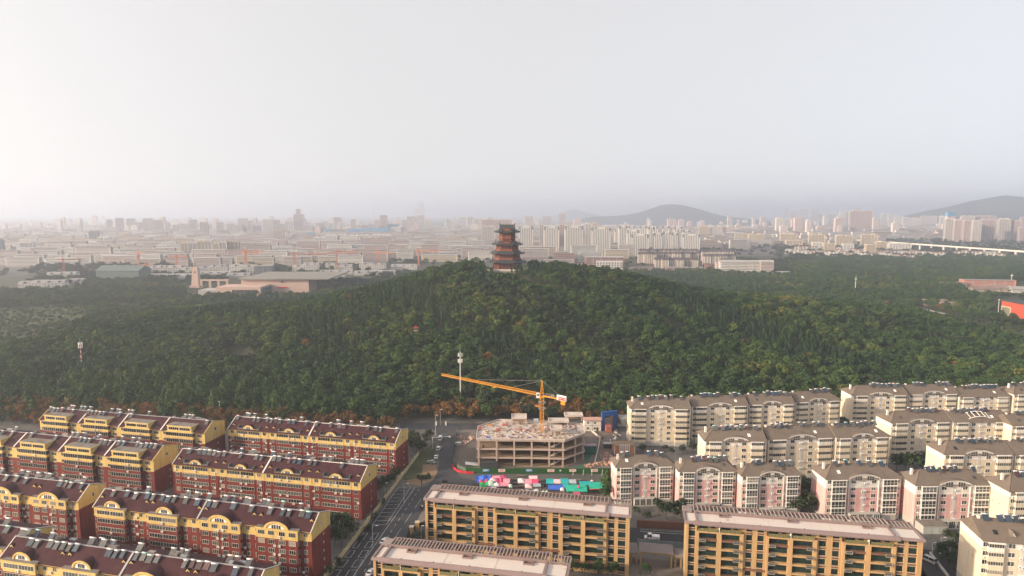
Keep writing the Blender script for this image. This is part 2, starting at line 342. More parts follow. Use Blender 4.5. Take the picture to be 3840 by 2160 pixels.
# ------------------------------------------------------------------ maroon-roofed red and yellow apartment blocks
RZ = rad(-13.0)
m_flash = M('white_flashing', (.62, .58, .56), .7, .15, 1.0)
m_strip = glass('dark_strip_glass', (.035, .036, .033), .18, .5)
m_terr = M('terrace_screed', (.19, .17, .15), .95, .25, .8, c2_=(.11, .10, .09), dirt=.1)
def arch_dormer(par, xc, yf, zb, w, h, slope, eave, flash=True, wins=True, face=True):
    """barrel dormer: yellow arched front, glazed half-round, barrel roof dying into the slope"""
    N = 14; th = [math.pi * k / N for k in range(N + 1)]
    def ell(a, s=1.0, dz=0.0): return xc + w / 2 * s * math.cos(a), zb + h * s * math.sin(a) + dz
    ro = MB(); crest = []
    for k in range(N):
        (x0, z0), (x1, z1) = ell(th[k]), ell(th[k + 1])
        y0 = max(yf + .3, (z0 - eave) / slope + .25); y1 = max(yf + .3, (z1 - eave) / slope + .25)
        ro.quad((x0, yf, z0), (x0, y0, z0), (x1, y1, z1), (x1, yf, z1)); crest.append((x0, y0, z0))
    x1, z1 = ell(math.pi); crest.append((x1, max(yf + .3, (z1 - eave) / slope + .25), z1))
    o = ro.build('dormer', m_mar, par, smooth=True)
    if face:
        f = MB(); f.poly([(ell(a)[0], yf + .02, ell(a)[1]) for a in reversed(th)]); f.build('arch_wall', m_yel, o)
        rg = MB()
        for k in range(N):
            pts = [ell(th[k], 1.04), ell(th[k + 1], 1.04), ell(th[k + 1], .84), ell(th[k], .84)]
            a = [(q[0], yf - .18, q[1]) for q in pts]; b = [(q[0], yf + .05, q[1]) for q in pts]
            rg.poly(list(reversed(a))); rg.quad(a[0], a[1], b[1], b[0]); rg.quad(a[2], a[3], b[3], b[2])
        rg.build('arch_ring', m_yel, o)
    if wins:
        wf = MB(); K = 10; a2 = [math.pi * k / K for k in range(K + 1)]
        wf.poly([(ell(a, .70)[0], yf - .02, ell(a, .70)[1]) for a in reversed(a2)]); wf.build('arch_frame', m_white, o)
        gl = MB()
        for sx in (-1, 1):
            for (f0, f1) in ((.04, .26), (.31, .55)):
                xs = [xc + sx * w / 2 * .70 * q for q in (f0, f1)]
                zt = [zb + h * .64 * math.sqrt(max(0, 1 - q * q)) for q in (f0, f1)]
                q = [(xs[0], yf - .045, zb + .14), (xs[1], yf - .045, zb + .14), (xs[1], yf - .045, zt[1]), (xs[0], yf - .045, zt[0])]
                gl.poly(q if sx > 0 else list(reversed(q)))
        gl.build('arch_pane', m_pane, o)
    if flash:
        fl = MB()
        for k in range(len(crest) - 1): fl.bar(crest[k], crest[k + 1], .11, n=4)
        fl.build('flashing', m_flash, o)
    return o
def small_dormer(par, x, y, slope, eave, flash=True):
    zb = eave + y * slope - .05; h = 1.0; w = 1.0; yb = y + h / slope
    r = MB(); r.poly([(x - w, y - .15, zb + .1), (x, y - .15, zb + h), (x, yb, zb + h + .06), ]); r.poly([(x, y - .15, zb + h), (x + w, y - .15, zb + .1), (x, yb, zb + h + .06)])
    o = r.build('eyebrow_dormer', m_mar, par)
    f = MB(); f.extx([(0, 0), (0, 0)], 0, 0) if False else None
    f.hexa([(x - w * .92, y - .1, zb - .1), (x + w * .92, y - .1, zb - .1), (x + w * .92, y + .1, zb - .1), (x - w * .92, y + .1, zb - .1),
            (x - .06, y - .1, zb + h * .88), (x + .06, y - .1, zb + h * .88), (x + .06, y + .1, zb + h * .88), (x - .06, y + .1, zb + h * .88)])
    f.build('dormer_front', m_yel, o)
    v = MB(); v.poly([(x - .35, y - .13, zb + .12), (x + .35, y - .13, zb + .12), (x, y - .13, zb + .5)]); v.build('vent', m_dark, o)
    if flash:
        g = MB(); g.bar((x - w, y - .1, zb + .08), (x - w * .45, y + .9 / slope * .5, zb + .55), .1); g.bar((x - w * .45, y + .9 / slope * .5, zb + .55), (x, yb + .2, zb + h + .15), .1)
        g.bar((x + w, y - .1, zb + .08), (x + w * .55, y + .9 / slope * .5, zb + .55), .1); g.bar((x + w * .55, y + .9 / slope * .5, zb + .55), (x, yb + .2, zb + h + .15), .1)
        g.build('flashing', m_flash, o)
def ac_row(par, spots, p=.5, y=0.0):
    for (x, z) in spots:
        if R.random() < p: aircon(par, x + R.uniform(-.25, .25), z, y)

def red_block(right_px, L, kind, units, label, where, eave, floors, nh, D=14.5, styles=None, name_px_left=None):
    B = P(*right_px, eave)
    u = Vector((math.cos(RZ), math.sin(RZ), 0)); A = B - u * L
    t = thing('apartment_block', label, 'apartment block', (A.x, A.y, 0), RZ, 'red and yellow apartment blocks')
    fh = eave / floors; yr = D * .43; rise = 3.9; back = 1.5; ridge = eave + rise; slope = rise / yr
    band = eave - fh * (1.08 if kind != 'T' else 1.62)
    MB().box(0, L, 0, D, 0, band).build('wall', m_red, t)
    up = MB(); up.extx([(0, band), (D, band), (D, eave + back - .1), (yr, ridge - .12), (0, eave - .1)], -.02, L + .02); up.build('upper_wall', m_yel, t)
    MB().box(-.05, L + .05, -.14, .0, band - .16, band + .1).build('belt_course', m_trim, t)
    ro = MB(); e0 = -.55
    ro.extx([(e0, eave + e0 * slope - .02), (yr, ridge), (yr, ridge + .16), (e0, eave + e0 * slope + .16)], .15, L - .15)
    r = ro.build('roof', m_mar, t)
    rb = MB(); sb = (back - rise) / (D - yr); rb.extx([(yr, ridge - .02), (D + .3, eave + back + sb * .3 - .02), (D + .3, eave + back + sb * .3 + .15), (yr, ridge + .15)], .15, L - .15); rb.build('rear_roof', m_mar, t)
    for xs in (-.12, L - .14):   # copings on the two gables
        cp = MB(); cp.extx([(e0, eave + e0 * slope + .1), (yr, ridge + .12), (yr, ridge + .32), (e0, eave + e0 * slope + .3)], xs, xs + .26)
        cp.extx([(yr + .002, ridge + .12), (D, eave + back + .1), (D, eave + back + .3), (yr, ridge + .32)], xs, xs + .26)
        cp.build('gable_coping', m_flash if kind != 'T' else m_trim, t)
    MB().box(.1, L - .1, yr - .2, yr + .2, ridge + .1, ridge + .3).build('ridge_cap', m_flash if kind == 'S' else m_grey, t)
    MB().box(-.1, L + .1, -.5, -.02, eave - .5, eave - .14).build('cornice', m_yel, t)
    # gable windows
    o = window(t, L + .02, eave - .9, 1.5 if kind != 'U' else .8, 1.5, 2, y=D * .52, rz=math.pi / 2)
    for i in range(floors - 1): window(t, L, i * fh + 1.2, .5, .8, 1, y=D * .62, rz=math.pi / 2)
    uw = L / units; fzs = [i * fh for i in range(floors)]
    styles = styles or ['n'] * units
    for k in range(units):
        x0 = k * uw
        for sx in (.0, .195, .80):   # drain pipes and pilasters dividing the front
            xx = x0 + sx * uw
            if kind == 'S': MB().box(xx - .13, xx + .13, -.12, 0, 0, band).build('pilaster', m_red, t); MB().box(xx - .13, xx + .13, -.12, 0, band + .1, eave - .5).build('pilaster', m_trim, t)
        if kind == 'S':
            for i, z in enumerate(fzs):
                for fx in (.10, .90): window(t, x0 + fx * uw, z + .95, 1.75, 1.55, 2)
                if i == 0: window(t, x0 + .5 * uw, z + .9, .54 * uw, 1.5, 8); continue
                for fx in (.345, .645): window(t, x0 + fx * uw, z + .95, .285 * uw, 1.5, 5)
                ac_row(t, [(x0 + fx * uw, z + .25) for fx in (.06, .35, .5, .62, .94)], .55)
            arch_dormer(t, x0 + .5 * uw, .25, eave - .05, 5.4, 2.1, slope, eave)
            for s in (-1, 1):   # small terraces beside the arch, the shade of their cut-in painted dark
                tb = MB(); xa = x0 + .5 * uw + s * 4.2
                z_ = eave + .3 * slope
                tb.box(xa - 1.4, xa + 1.4, .1, .35, eave - .1, z_ + .42); tb.box(xa + s * 1.4 - .12, xa + s * 1.4 + .12, .35, 2.2, eave, eave + 2.2 * slope + .2); tb.build('terrace_wall', m_terr, t)
                MB().hexa([(xa - 1.3, .36, z_ + .1), (xa + 1.3, .36, z_ + .1), (xa + 1.3, 1.9, z_ + .6), (xa - 1.3, 1.9, z_ + .6), (xa - 1.3, .36, z_ + .25), (xa + 1.3, .36, z_ + .25), (xa + 1.3, 1.9, eave + 1.9 * slope + .2), (xa - 1.3, 1.9, eave + 1.9 * slope + .2)]).build('terrace', m_dark, t)  # near-black wedge flush with the roof, its colour standing for a shaded hollow
            for fx in (.04, .96): small_dormer(t, x0 + fx * uw + (1.0 if fx < .5 else -1.0), 1.8, slope, eave)
        elif kind == 'U':
            bw0, bw1 = (.10, .66) if styles[k] == 'n' else (.08, .80)
            bx0, bx1 = x0 + bw0 * uw, x0 + bw1 * uw; pj = 1.3
            MB().box(bx0, bx1, -pj, -.002, 0, band).build('bay', m_red, t)
            MB().box(bx0 - .02, bx1 + .02, -pj - .02, -.003, band + .01, eave - .12).build('bay_top', m_yel, t)
            MB().box(bx0 - .3, bx1 + .3, -pj - .35, -.55, eave - .1, eave + .28).build('bay_cornice', m_yel, t)
            MB().box(bx0 - .1, bx1 + .1, -pj - .1, .3, eave + .30, eave + .36).build('bay_roof', m_terr, t)
            for i, z in enumerate(fzs):
                wz = z + .9
                if styles[k] == 'n':
                    window(t, (bx0 + bx1) / 2 - (bx1 - bx0) * .235, wz, (bx1 - bx0) * .45, 1.5, 5, y=-pj); window(t, (bx0 + bx1) / 2 + (bx1 - bx0) * .235, wz, (bx1 - bx0) * .45, 1.5, 5, y=-pj)
                    ac_row(t, [(bx0 + (bx1 - bx0) * .5, z + .15)], .6, -pj)
                else:
                    for fx, ww in ((.13, .16), (.37, .15), (.63, .15), (.87, .16)): window(t, bx0 + (bx1 - bx0) * fx, wz, (bx1 - bx0) * ww, 1.5, 3 if ww < .16 else 3, y=-pj)
                    ac_row(t, [(bx0 + (bx1 - bx0) * f_, z + .15) for f_ in (.45, .57)], .8, -pj)
                window(t, bx1, wz, .8, 1.5, 1, y=-pj * .5, rz=math.pi / 2)
                window(t, x0 + .045 * uw, wz, .9, 1.5, 2)
                for fx in ((.76, .92) if styles[k] == 'n' else (.90,)): window(t, x0 + fx * uw, wz, 1.3, 1.5, 2)
                ac_row(t, [(x0 + .84 * uw, z + .3)], .6)
            if styles[k] == 'n': arch_dormer(t, (bx0 + bx1) / 2, -.2, eave + .35, 6.2, 2.2, slope, eave, flash=False)
            else: arch_dormer(t, (bx0 + bx1) / 2, -pj - .05, eave - .1, 8.6, 2.7, slope, eave, flash=False)
            for fx in (.06, .94): small_dormer(t, x0 + fx * uw, 2.6, slope, eave, False)
        else:   # T: glazed balcony bays and a box dormer with a flat roof
            bx0, bx1 = x0 + .14 * uw, x0 + .78 * uw; pj = 1.5
            for i, z in enumerate(fzs):
                wm = m_yel if z + 1.0 > band else m_red
                MB().box(bx0, bx1, -pj, -.002, z + .0, z + 1.15).build('balcony_front', wm, t)
                MB().box(bx0 + .2, bx1 - .15, -pj + .15, -.003, z + 1.15, z + fh - .2).build('balcony_core', m_strip, t)
                MB().box(bx0, bx1, -pj + .05, -.004, z + fh - .2, z + fh).build('balcony_lintel', wm, t)
                for q in range(2): window(t, bx0 + (bx1 - bx0) * (.26 + .48 * q), z + 1.15, (bx1 - bx0) * .46, fh - 1.36, 6, y=-pj + .08, pm=m_strip, t=.05)
                window(t, x0 + .07 * uw, z + .95, 1.5, 1.5, 2, pm=m_strip); window(t, x0 + .88 * uw, z + .7, 2.4, 1.8, 3, pm=m_strip)
                ac_row(t, [(x0 + f_ * uw, z + .35) for f_ in (.45, .52)], .45, -pj)
            dx0, dx1 = bx0 + .8, bx1 - 1.2; zt = eave + 2.5; yb = 2.7 / slope
            d = MB().box(dx0, dx1, -.9, yb, eave - .1, zt).build('dormer', m_yel, t)
            MB().box(dx0 - .2, dx1 + .2, -1.15, yb + .1, zt, zt + .3).build('dormer_cornice', m_trim, d)
            MB().box(dx0 + .1, dx1 - .1, -.8, yb, zt + .302, zt + .34).build('dormer_terrace', m_terr, d)
            for q in range(2): window(t, dx0 + (dx1 - dx0) * (.27 + .46 * q), eave + .75, (dx1 - dx0) * .42, 1.35, 5, y=-.9, pm=m_strip, t=.05)
            window(t, x0 + .9 * uw, eave - 1.05, 1.6, .5, 1, pm=m_strip); window(t, x0 + .06 * uw, eave - 1.05, 1.3, .5, 1, pm=m_strip)
        if k and (kind == 'T' or k % 2 == 0):   # fire wall strip across the slope
            MB().extx([(e0, eave + e0 * slope + .12), (yr, ridge + .12), (yr, ridge + .42), (e0, eave + e0 * slope + .42)], x0 - .3, x0 + .3).build('party_wall_strip', m_flash if kind != 'U' else m_grey, t)
    # roof clutter at the ridge: low brick boxes and ducts
    for i in range(int(L / 7)):
        xx = R.uniform(2, L - 2); yy = yr + R.uniform(1.2, 4.5); zz = ridge + (yy - yr) * sb
        w_ = R.uniform(.4, 1.6); MB().box(xx - w_, xx + w_, yy - .5, yy + .5, zz - .3, zz + R.uniform(.5, 1.1)).build('roof_duct', R.choice((m_terr, m_grey, m_conc)), t)
    # solar heaters, numbered from the left end that shows
    xs = sorted(R.uniform(1.5, L - 1.5) for _ in range(nh)); px = -9; j = 0
    rows = []
    for x in xs:
        if x - px < 2.3: x = px + 2.3
        if x > L - 1.2: break
        px = x; rows.append(x)
    fr = [x for x in rows if R.random() < .55]
    c_, s_ = math.cos(RZ), math.sin(RZ)
    def wpos(x, y, z): return (A.x + x * c_ - y * s_, A.y + x * s_ + y * c_, z)
    vis = [(x, R.random() < .6) for x in rows]
    fi = bi = 0
    for x, front in vis:
        y = yr - 1.5 - R.uniform(0, .5) if front else yr + R.uniform(.6, 2.6)
        z = (eave + y * slope + .1) if front else (ridge + (y - yr) * sb + .1)
        ppx = PROJ(*wpos(x, y, z + 1))
        if ppx[0] < -20 or ppx[1] > 2170: continue
        if front: lab = 'solar heater below ridge of %s, %s from left' % (where, ordn(fi)); fi += 1
        else: lab = 'solar heater behind ridge of %s, %s from left' % (where, ordn(bi)); bi += 1
        heater(wpos(x, y, z), RZ, lab)
    return t
red_block(c1(1635, 308), 95, 'T', 4, 'red and yellow block with four boxed flat-roofed dormers, farthest left against the forest', 'the far left boxed-dormer block', 15.5, 5, 27)
red_block(c1(1225, 520), 96, 'T', 4, 'red and yellow block with boxed dormers running off the left edge, second row', 'the second-row boxed-dormer block', 15.5, 5, 30)
red_block(c2(1245, 380), 86, 'S', 4, 'red block with yellow top floor and four arched dormers, nearest the forest and street', 'the farther arched-dormer street block', 15.5, 5, 26)
red_block(c2(965, 695), 84, 'S', 4, 'red block with yellow top floor and four arched dormers, middle one along the street', 'the middle arched-dormer street block', 15.5, 5, 30)
red_block(c1(625, 850), 82, 'U', 4, 'red block with yellow bay tops and wide arched gables, cut by the left edge', 'the wide-arched block at the left edge', 17.5, 6, 30, D=12, styles=['w'] * 4)
red_block(c2(570, 1095), 83, 'U', 4, 'large red block with bays, yellow top floor and maroon roof, nearest the lower street', 'the red block nearest the lower street', 17.5, 6, 36, D=12, styles=['n', 'n', 'w', 'w'])
red_block((952, 2228), 84, 'U', 4, 'foreground red block seen mostly as maroon roof at the bottom left', 'the bottom-left foreground roof', 17.5, 6, 40, D=12, styles=['n', 'n', 'w', 'w'])
red_block((62, 2062), 40, 'U', 2, 'red block showing only its yellow gable end in the bottom left corner', 'the corner block', 17.5, 6, 5, D=12, styles=['w', 'w'])
# ------------------------------------------------------------------ new tan blocks with flat cream roofs
m_tan = M('tan_render', (.47, .305, .15), .85, .09, .5, streak=.18)
m_tan2 = M('ochre_render', (.38, .265, .12), .85, .1, .5, streak=.25)
m_brown = M('brown_panel', (.17, .085, .055), .8, .12, .8)
m_mauve = M('mauve_coping', (.215, .16, .155), .75, .1, .8)
m_roofc = M('cream_roof_screed', (.56, .50, .46), .9, .07, .4, c2_=(.40, .25, .15), dirt=.0)
m_slat = M('pergola_slat', (.33, .27, .25), .8, .1, .8)
m_louv = M('louvre_grey', (.075, .075, .085), .6, .15, 2.0)
m_balu = glass('balustrade_glass', (.16, .16, .08), .2, .2)
m_sill = M('pale_sill', (.52, .44, .30), .8, .08, 1)
m_mul = M('dark_mullion', (.035, .045, .04), .5, .1, 1)
def yellow_block(a_px, b_px, label, eave=20.5, floors=7, D=10.6, slots=46):
    A = P(*a_px, eave); B = P(*b_px, eave); L = (B - A).length; rz = math.atan2(B.y - A.y, B.x - A.x)
    t = thing('apartment_building', label, 'apartment building', (A.x, A.y, 0), rz, 'tan apartment buildings with flat cream roofs')
    fh = eave / floors; X = lambda f: (f - 500) / 1800 * L; REC = 1.0
    MB().box(.05, L - .05, REC + .25, D - 4.1, 0, eave - .2).build('core', m_tan2, t)
    def bx(name, m, *a): return MB().box(*a).build(name, m, t)
    # solid end piers and piers between the bays
    for (f0, f1, y0) in ((500, 523, 0), (577, 590, 0), (960, 982, .5), (1030, 1070, .6), (1120, 1140, .4), (1525, 1542, .5), (1597, 1645, .6), (1697, 1712, .4), (2108, 2122, .5), (2172, 2204, .6), (2266, 2300, 0)):
        bx('pier', m_tan, X(f0), X(f1), y0, REC + .2, 0, eave - .35)
    # narrow window columns: glass, brown spandrel, pale sill on every floor
    for (f0, f1) in ((523, 577), (982, 1030), (1070, 1120), (1542, 1597), (1645, 1697), (2122, 2172), (2204, 2266)):
        x0, x1 = X(f0), X(f1); xm = (x0 + x1) / 2; ww = x1 - x0 - .02
        for i in range(floors):
            z = i * fh
            bx('spandrel', m_brown, x0 + .01, x1 - .01, .55, REC + .2, z, z + .95)
            bx('sill', m_sill, x0 + .01, x1 - .01, .40, .549, z + .85, z + 1.0)
            bx('sill', m_sill, x0 + .01, x1 - .01, .42, .549, z + .02, z + .12)
            window(t, xm, z + .96, ww, fh - 1.0, 3, y=.95, fm=m_mul, pm=m_pane2, t=.05, tr=.72)
    # the three loggia frames
    for (f0, a0, a1, b0, b1, f1) in ((590, 606, 750, 786, 932, 960), (1140, 1156, 1306, 1341, 1497, 1525), (1712, 1736, 1890, 1927, 2082, 2108)):
        top = eave - fh * .98
        for (p0, p1) in ((f0, a0), (a1, b0), (b1, f1)): bx('frame_pier', m_tan, X(p0), X(p1), -.2, REC + .2, 0, top + .25)
        bx('frame_head', m_tan, X(a0) + .003, X(a1) - .003, -.198, .6, top - .35, top + .248); bx('frame_head', m_tan, X(b0) + .003, X(b1) - .003, -.198, .6, top - .35, top + .248)
        for i in range(floors - 1):
            z = i * fh; belt = i in (1, floors - 3)
            for (q0, q1, side) in ((a0, a1, -1), (b0, b1, 1)):
                x0, x1 = X(q0) + .004, X(q1) - .004
                bx('floor_beam', m_brown if i == floors - 2 or i == 1 else m_tan, x0, x1, -.15, REC, z - .02, z + .62)
                window(t, (x0 + x1) / 2, z + .64, x1 - x0 - .01, fh - .68, 4, y=REC - .1, fm=m_mul, pm=m_pane2, t=.06, tr=.42)
                xa = x0 + .05 if side < 0 else x1 - 1.95      # dark louvre box with a pale rail at the outer corner
                lv = bx('louvre_box', m_louv, xa, xa + 1.9, -.70, -.152, z - .05, z + .78)
                rl = MB(); rl.box(xa - .06, xa + 1.96, -.75, -.701, z + .76, z + .82); rl.box(xa - .06, xa + 1.96, -.75, -.701, z - .1, z - .02); rl.box(xa - .06, xa + .02, -.75, -.701, z - .02, z + .74); rl.box(xa + 1.88, xa + 1.96, -.75, -.701, z - .02, z + .74)
                stuff(rl.build('rail', m_sill, lv)) if False else rl.build('rail', m_sill, lv)
        # set-back top floor: doors, a glass balustrade with a white post
        zt = top + .25
        for (q0, q1) in ((a0, a1), (b0, b1)):
            x0, x1 = X(q0), X(q1); w_ = x1 - x0
            window(t, x0 + w_ * .27, zt + .1, w_ * .45, eave - zt - .65, 3, y=REC + .25, fm=m_mul, pm=m_pane2)
            window(t, x0 + w_ * .80, zt + .5, w_ * .24, eave - zt - 1.1, 2, y=REC + .25, fm=m_mul, pm=m_pane2)
            bl = bx('balustrade', m_balu, x0 - .2, x1 + .2, -.30, -.25, zt, zt + 1.0)
            for k in range(6): MB().box(x0 + w_ * k / 5 - .03, x0 + w_ * k / 5 + .03, -.36, -.301, zt, zt + 1.08).build('post', m_tan2, bl)
        bx('divider', m_white, X((a1 + b0) / 2) - .06, X((a1 + b0) / 2) + .06, -.3, REC + .2, zt, zt + 1.5)
    for (f0, f1) in ((960, 1140), (1525, 1712)):   # brown string courses over the recessed columns
        bx('string_course', m_brown, X(f0) + .003, X(f1) - .003, .25, .54, 2 * fh - .2, 2 * fh + .45)
    # gable side windows on the left end wall
    # roof: cream deck, wide mauve copings, sloped fascia, cross beams, hatches and the rear pergola
    bx('roof_deck', m_roofc, .4, L - .4, .3, D - 4.06, eave - .2, eave + .05)
    fa = MB(); fa.extx([(-1.15, eave - .45), (.2, eave - .45), (.2, eave + .55), (-.1, eave + .55), (-1.15, eave - .1)], X(560), X(2130)); fa.build('front_fascia', m_mauve, t)
    fa = MB(); fa.extx([(-.6, eave - .4), (.25, eave - .4), (.25, eave + .3), (.0, eave + .3), (-.6, eave - .15)], -.5, X(560) - .002); fa.build('end_fascia', m_mauve, t)
    fa = MB(); fa.extx([(-.6, eave - .4), (.25, eave - .4), (.25, eave + .3), (.0, eave + .3), (-.6, eave - .15)], X(2130) + .002, L + .5); fa.build('end_fascia', m_mauve, t)
    for xx in (-.5, L - .15): bx('end_coping', m_mauve, xx, xx + .65, .252, D - .2, eave - .3, eave + .32)
    for f in (590, 2100): bx('cross_beam', m_mauve, X(f) - .35, X(f) + .35, .252, D - 4.06, eave + .051, eave + .6)
    bx('rear_beam', m_mauve, X(575), X(2115), D - 4.05, D - 3.75, eave + .051, eave + 1.0); bx('rear_beam', m_mauve, X(575), X(2115), D + .35, D + .65, eave - .2, eave + 1.0)
    sm = MB().box(-.13, .13, D - 3.749, D + .349, eave + .72, eave + .96).mesh('slat', m_slat)
    n = slots; xa, xb = X(580), X(2110)
    for k in range(n + 1): place('slat', sm, t, (xa + (xb - xa) * k / n, 0, 0))
    sm2 = MB().box(-.13, .13, D - 3.6, D + .1, eave + .35, eave + .52).mesh('slat', m_slat)
    for (g0, g1, q) in ((-.3, X(560), 6), (X(2130), L + .3, 6)):
        bx('rear_beam', m_mauve, g0, g1, D - 3.85, D - 3.601, eave + .06, eave + .55); bx('rear_beam', m_mauve, g0, g1, D + .101, D + .35, eave - .2, eave + .55)
        for k in range(q + 1): place('slat', sm2, t, (g0 + (g1 - g0) * k / q, 0, 0))
    for f in (815, 1360, 1935):
        x = X(f); y = D - 5.1
        h = MB(); h.box(x - 1.4, x + 1.4, y - .9, y - .7, eave + .04, eave + .5); h.box(x - 1.4, x + 1.4, y + .7, y + .9, eave + .04, eave + .5); h.box(x - 1.4, x - 1.2, y - .7, y + .7, eave + .04, eave + .5); h.box(x + 1.2, x + 1.4, y - .7, y + .7, eave + .04, eave + .5)
        ho_ = h.build('roof_hatch', m_mauve, t); MB().box(x - 1.2, x + 1.2, y - .7, y + .7, eave + .052, eave + .12).build('hatch_pit', m_brown, ho_)
    for f in (1165, 1645): bx('roof_seam', m_sill, X(f) - .05, X(f) + .05, .3, D - 4.1, eave + .0505, eave + .10)
    for f in (770, 1080, 1420, 1900): bx('drain', m_dark, X(f), X(f) + .25, .05, .24, eave + .56, eave + .75)
    return t
yellow_block(c6(500, 258), c6(2300, 412), 'tan apartment building with flat cream roof, between the market and the foreground')
yellow_block(c7(405, 365), c7(2490, 530), 'tan apartment building with flat cream roof, rightmost, below the pink blocks')
yellow_block(c6(45, 780), c6(1740, 960), 'tan apartment building cut by the bottom edge, nearest of the flat cream roofs')
# ------------------------------------------------------------------ beige and pink walk-up blocks on the right
m_bge = M('beige_render', (.68, .585, .45), .85, .09, .4, streak=.16); m_ivory = M('ivory_render', (.73, .69, .64), .85, .09, .4, streak=.16)
m_pink = M('pink_render', (.66, .39, .375), .85, .1, .4, streak=.2); m_base = M('grey_base_render', (.40, .385, .36), .9, .12, .4)
m_brn = M('brown_shingle', (.155, .127, .104), .9, .16, 1.0, bump=.4, spec=.1, c2_=(.13, .10, .085), dirt=.06)
m_wall2 = M('ivory_slab', (.74, .70, .64), .8, .08, .6)
m_door = M('garage_door', (.42, .45, .43), .6, .1, .8)
def arch_gable(par, xc, yf, zb, w, h, slope, eave, wall, soffit=True):
    N = 14; th = [math.pi * (.06 + .88 * k / N) for k in range(N + 1)]
    def ell(a, s=1.0): return xc + w / 2 * s * math.cos(a), zb + h * s * math.sin(a)
    ro = MB()
    for k in range(N):
        (x0, z0), (x1, z1) = ell(th[k]), ell(th[k + 1])
        y0 = max(yf + .5, (z0 - eave) / slope + .2); y1 = max(yf + .5, (z1 - eave) / slope + .2)
        ro.quad((x0, yf - .25, z0), (x0, y0, z0), (x1, y1, z1), (x1, yf - .25, z1))
    o = ro.build('arch_roof', m_brn, par, smooth=True)
    f = MB(); f.poly([(ell(a, .95)[0], yf, ell(a, .95)[1]) for a in reversed(th)]); f.build('arch_wall', wall, o)
    rg = MB()
    for k in range(N):
        pts = [ell(th[k], 1.0), ell(th[k + 1], 1.0), ell(th[k + 1], .90), ell(th[k], .90)]
        a = [(q[0], yf - .27, q[1]) for q in pts]; b = [(q[0], yf - .1, q[1]) for q in pts]
        rg.poly(list(reversed(a))); rg.quad(a[2], a[3], b[3], b[2])
    rg.build('arch_fascia', m_ivory, o)
    for sx in (-1, 1):
        wf = MB(); gl = MB(); x0, x1 = xc + sx * w * .07, xc + sx * w * .27
        zt = [zb + h * .80 * math.sqrt(1 - (2 * abs(q - xc) / w) ** 2) for q in (x0, x1)]
        q = [(x0, yf - .04, zb + .25), (x1, yf - .04, zb + .25), (x1, yf - .04, zt[1]), (x0, yf - .04, zt[0])]
        wf.poly(q if sx > 0 else list(reversed(q)))
        for k in range(3):
            a, b = x0 + (x1 - x0) * (k / 3 + .03), x0 + (x1 - x0) * ((k + 1) / 3 - .03)
            za, zc = [zb + h * .80 * math.sqrt(1 - (2 * abs(v - xc) / w) ** 2) - .12 for v in (a, b)]
            q = [(a, yf - .07, zb + .37), (b, yf - .07, zb + .37), (b, yf - .07, zc), (a, yf - .07, za)]
            gl.poly(q if sx > 0 else list(reversed(q)))
        wf.build('arch_frame', m_white, o); gl.build('arch_pane', m_pane, o)
    return o
def hip_roof(par, L, D, eave, rise, hipl, hipr, oh=.7, mat=None):
    """brown pitched roof, hipped or gabled at either end"""
    mat = mat or m_brn
    yr = D / 2; a = yr * .85 if hipl else 0; b = yr * .85 if hipr else 0; x0, x1 = -oh if hipl else -.1, L + (oh if hipr else .1); k = rise / yr; ze = eave - oh * k * .0 - .02
    E = [(x0, -oh), (x1, -oh), (x1, D + oh), (x0, D + oh)]; rl, rr = (a, yr), (L - b, yr)
    if not hipl: rl = (x0, yr)
    if not hipr: rr = (x1, yr)
    m = MB(); zt = eave + rise
    e = [(p[0], p[1], ze + .12) for p in E]; q0, q1 = (*rl, zt), (*rr, zt)
    m.poly([e[0], e[1], q1, q0]); m.poly([e[2], e[3], q0, q1])
    if hipl: m.poly([e[3], e[0], q0])
    else: m.poly([e[3], e[0], q0])
    m.poly([e[1], e[2], q1])
    m.poly([(p[0], p[1], ze) for p in reversed(E)])
    for i in range(4):
        p, q = E[i], E[(i + 1) % 4]; m.quad((*p, ze), (*q, ze), (*q, ze + .12), (*p, ze + .12))
    o = m.build('roof', mat, par)
    rc = MB(); rc.bar(q0, q1, .16)
    for (hp, ends, qq) in ((hipl, (e[0], e[3]), q0), (hipr, (e[1], e[2]), q1)):
        if hp:
            for ee in ends: rc.bar(ee, qq, .11)
    rc.build('ridge_cap', M('ridge_tile', (.14, .10, .085), .85, .1, 1), o)
    return o, (rise - 0) / (yr + oh)
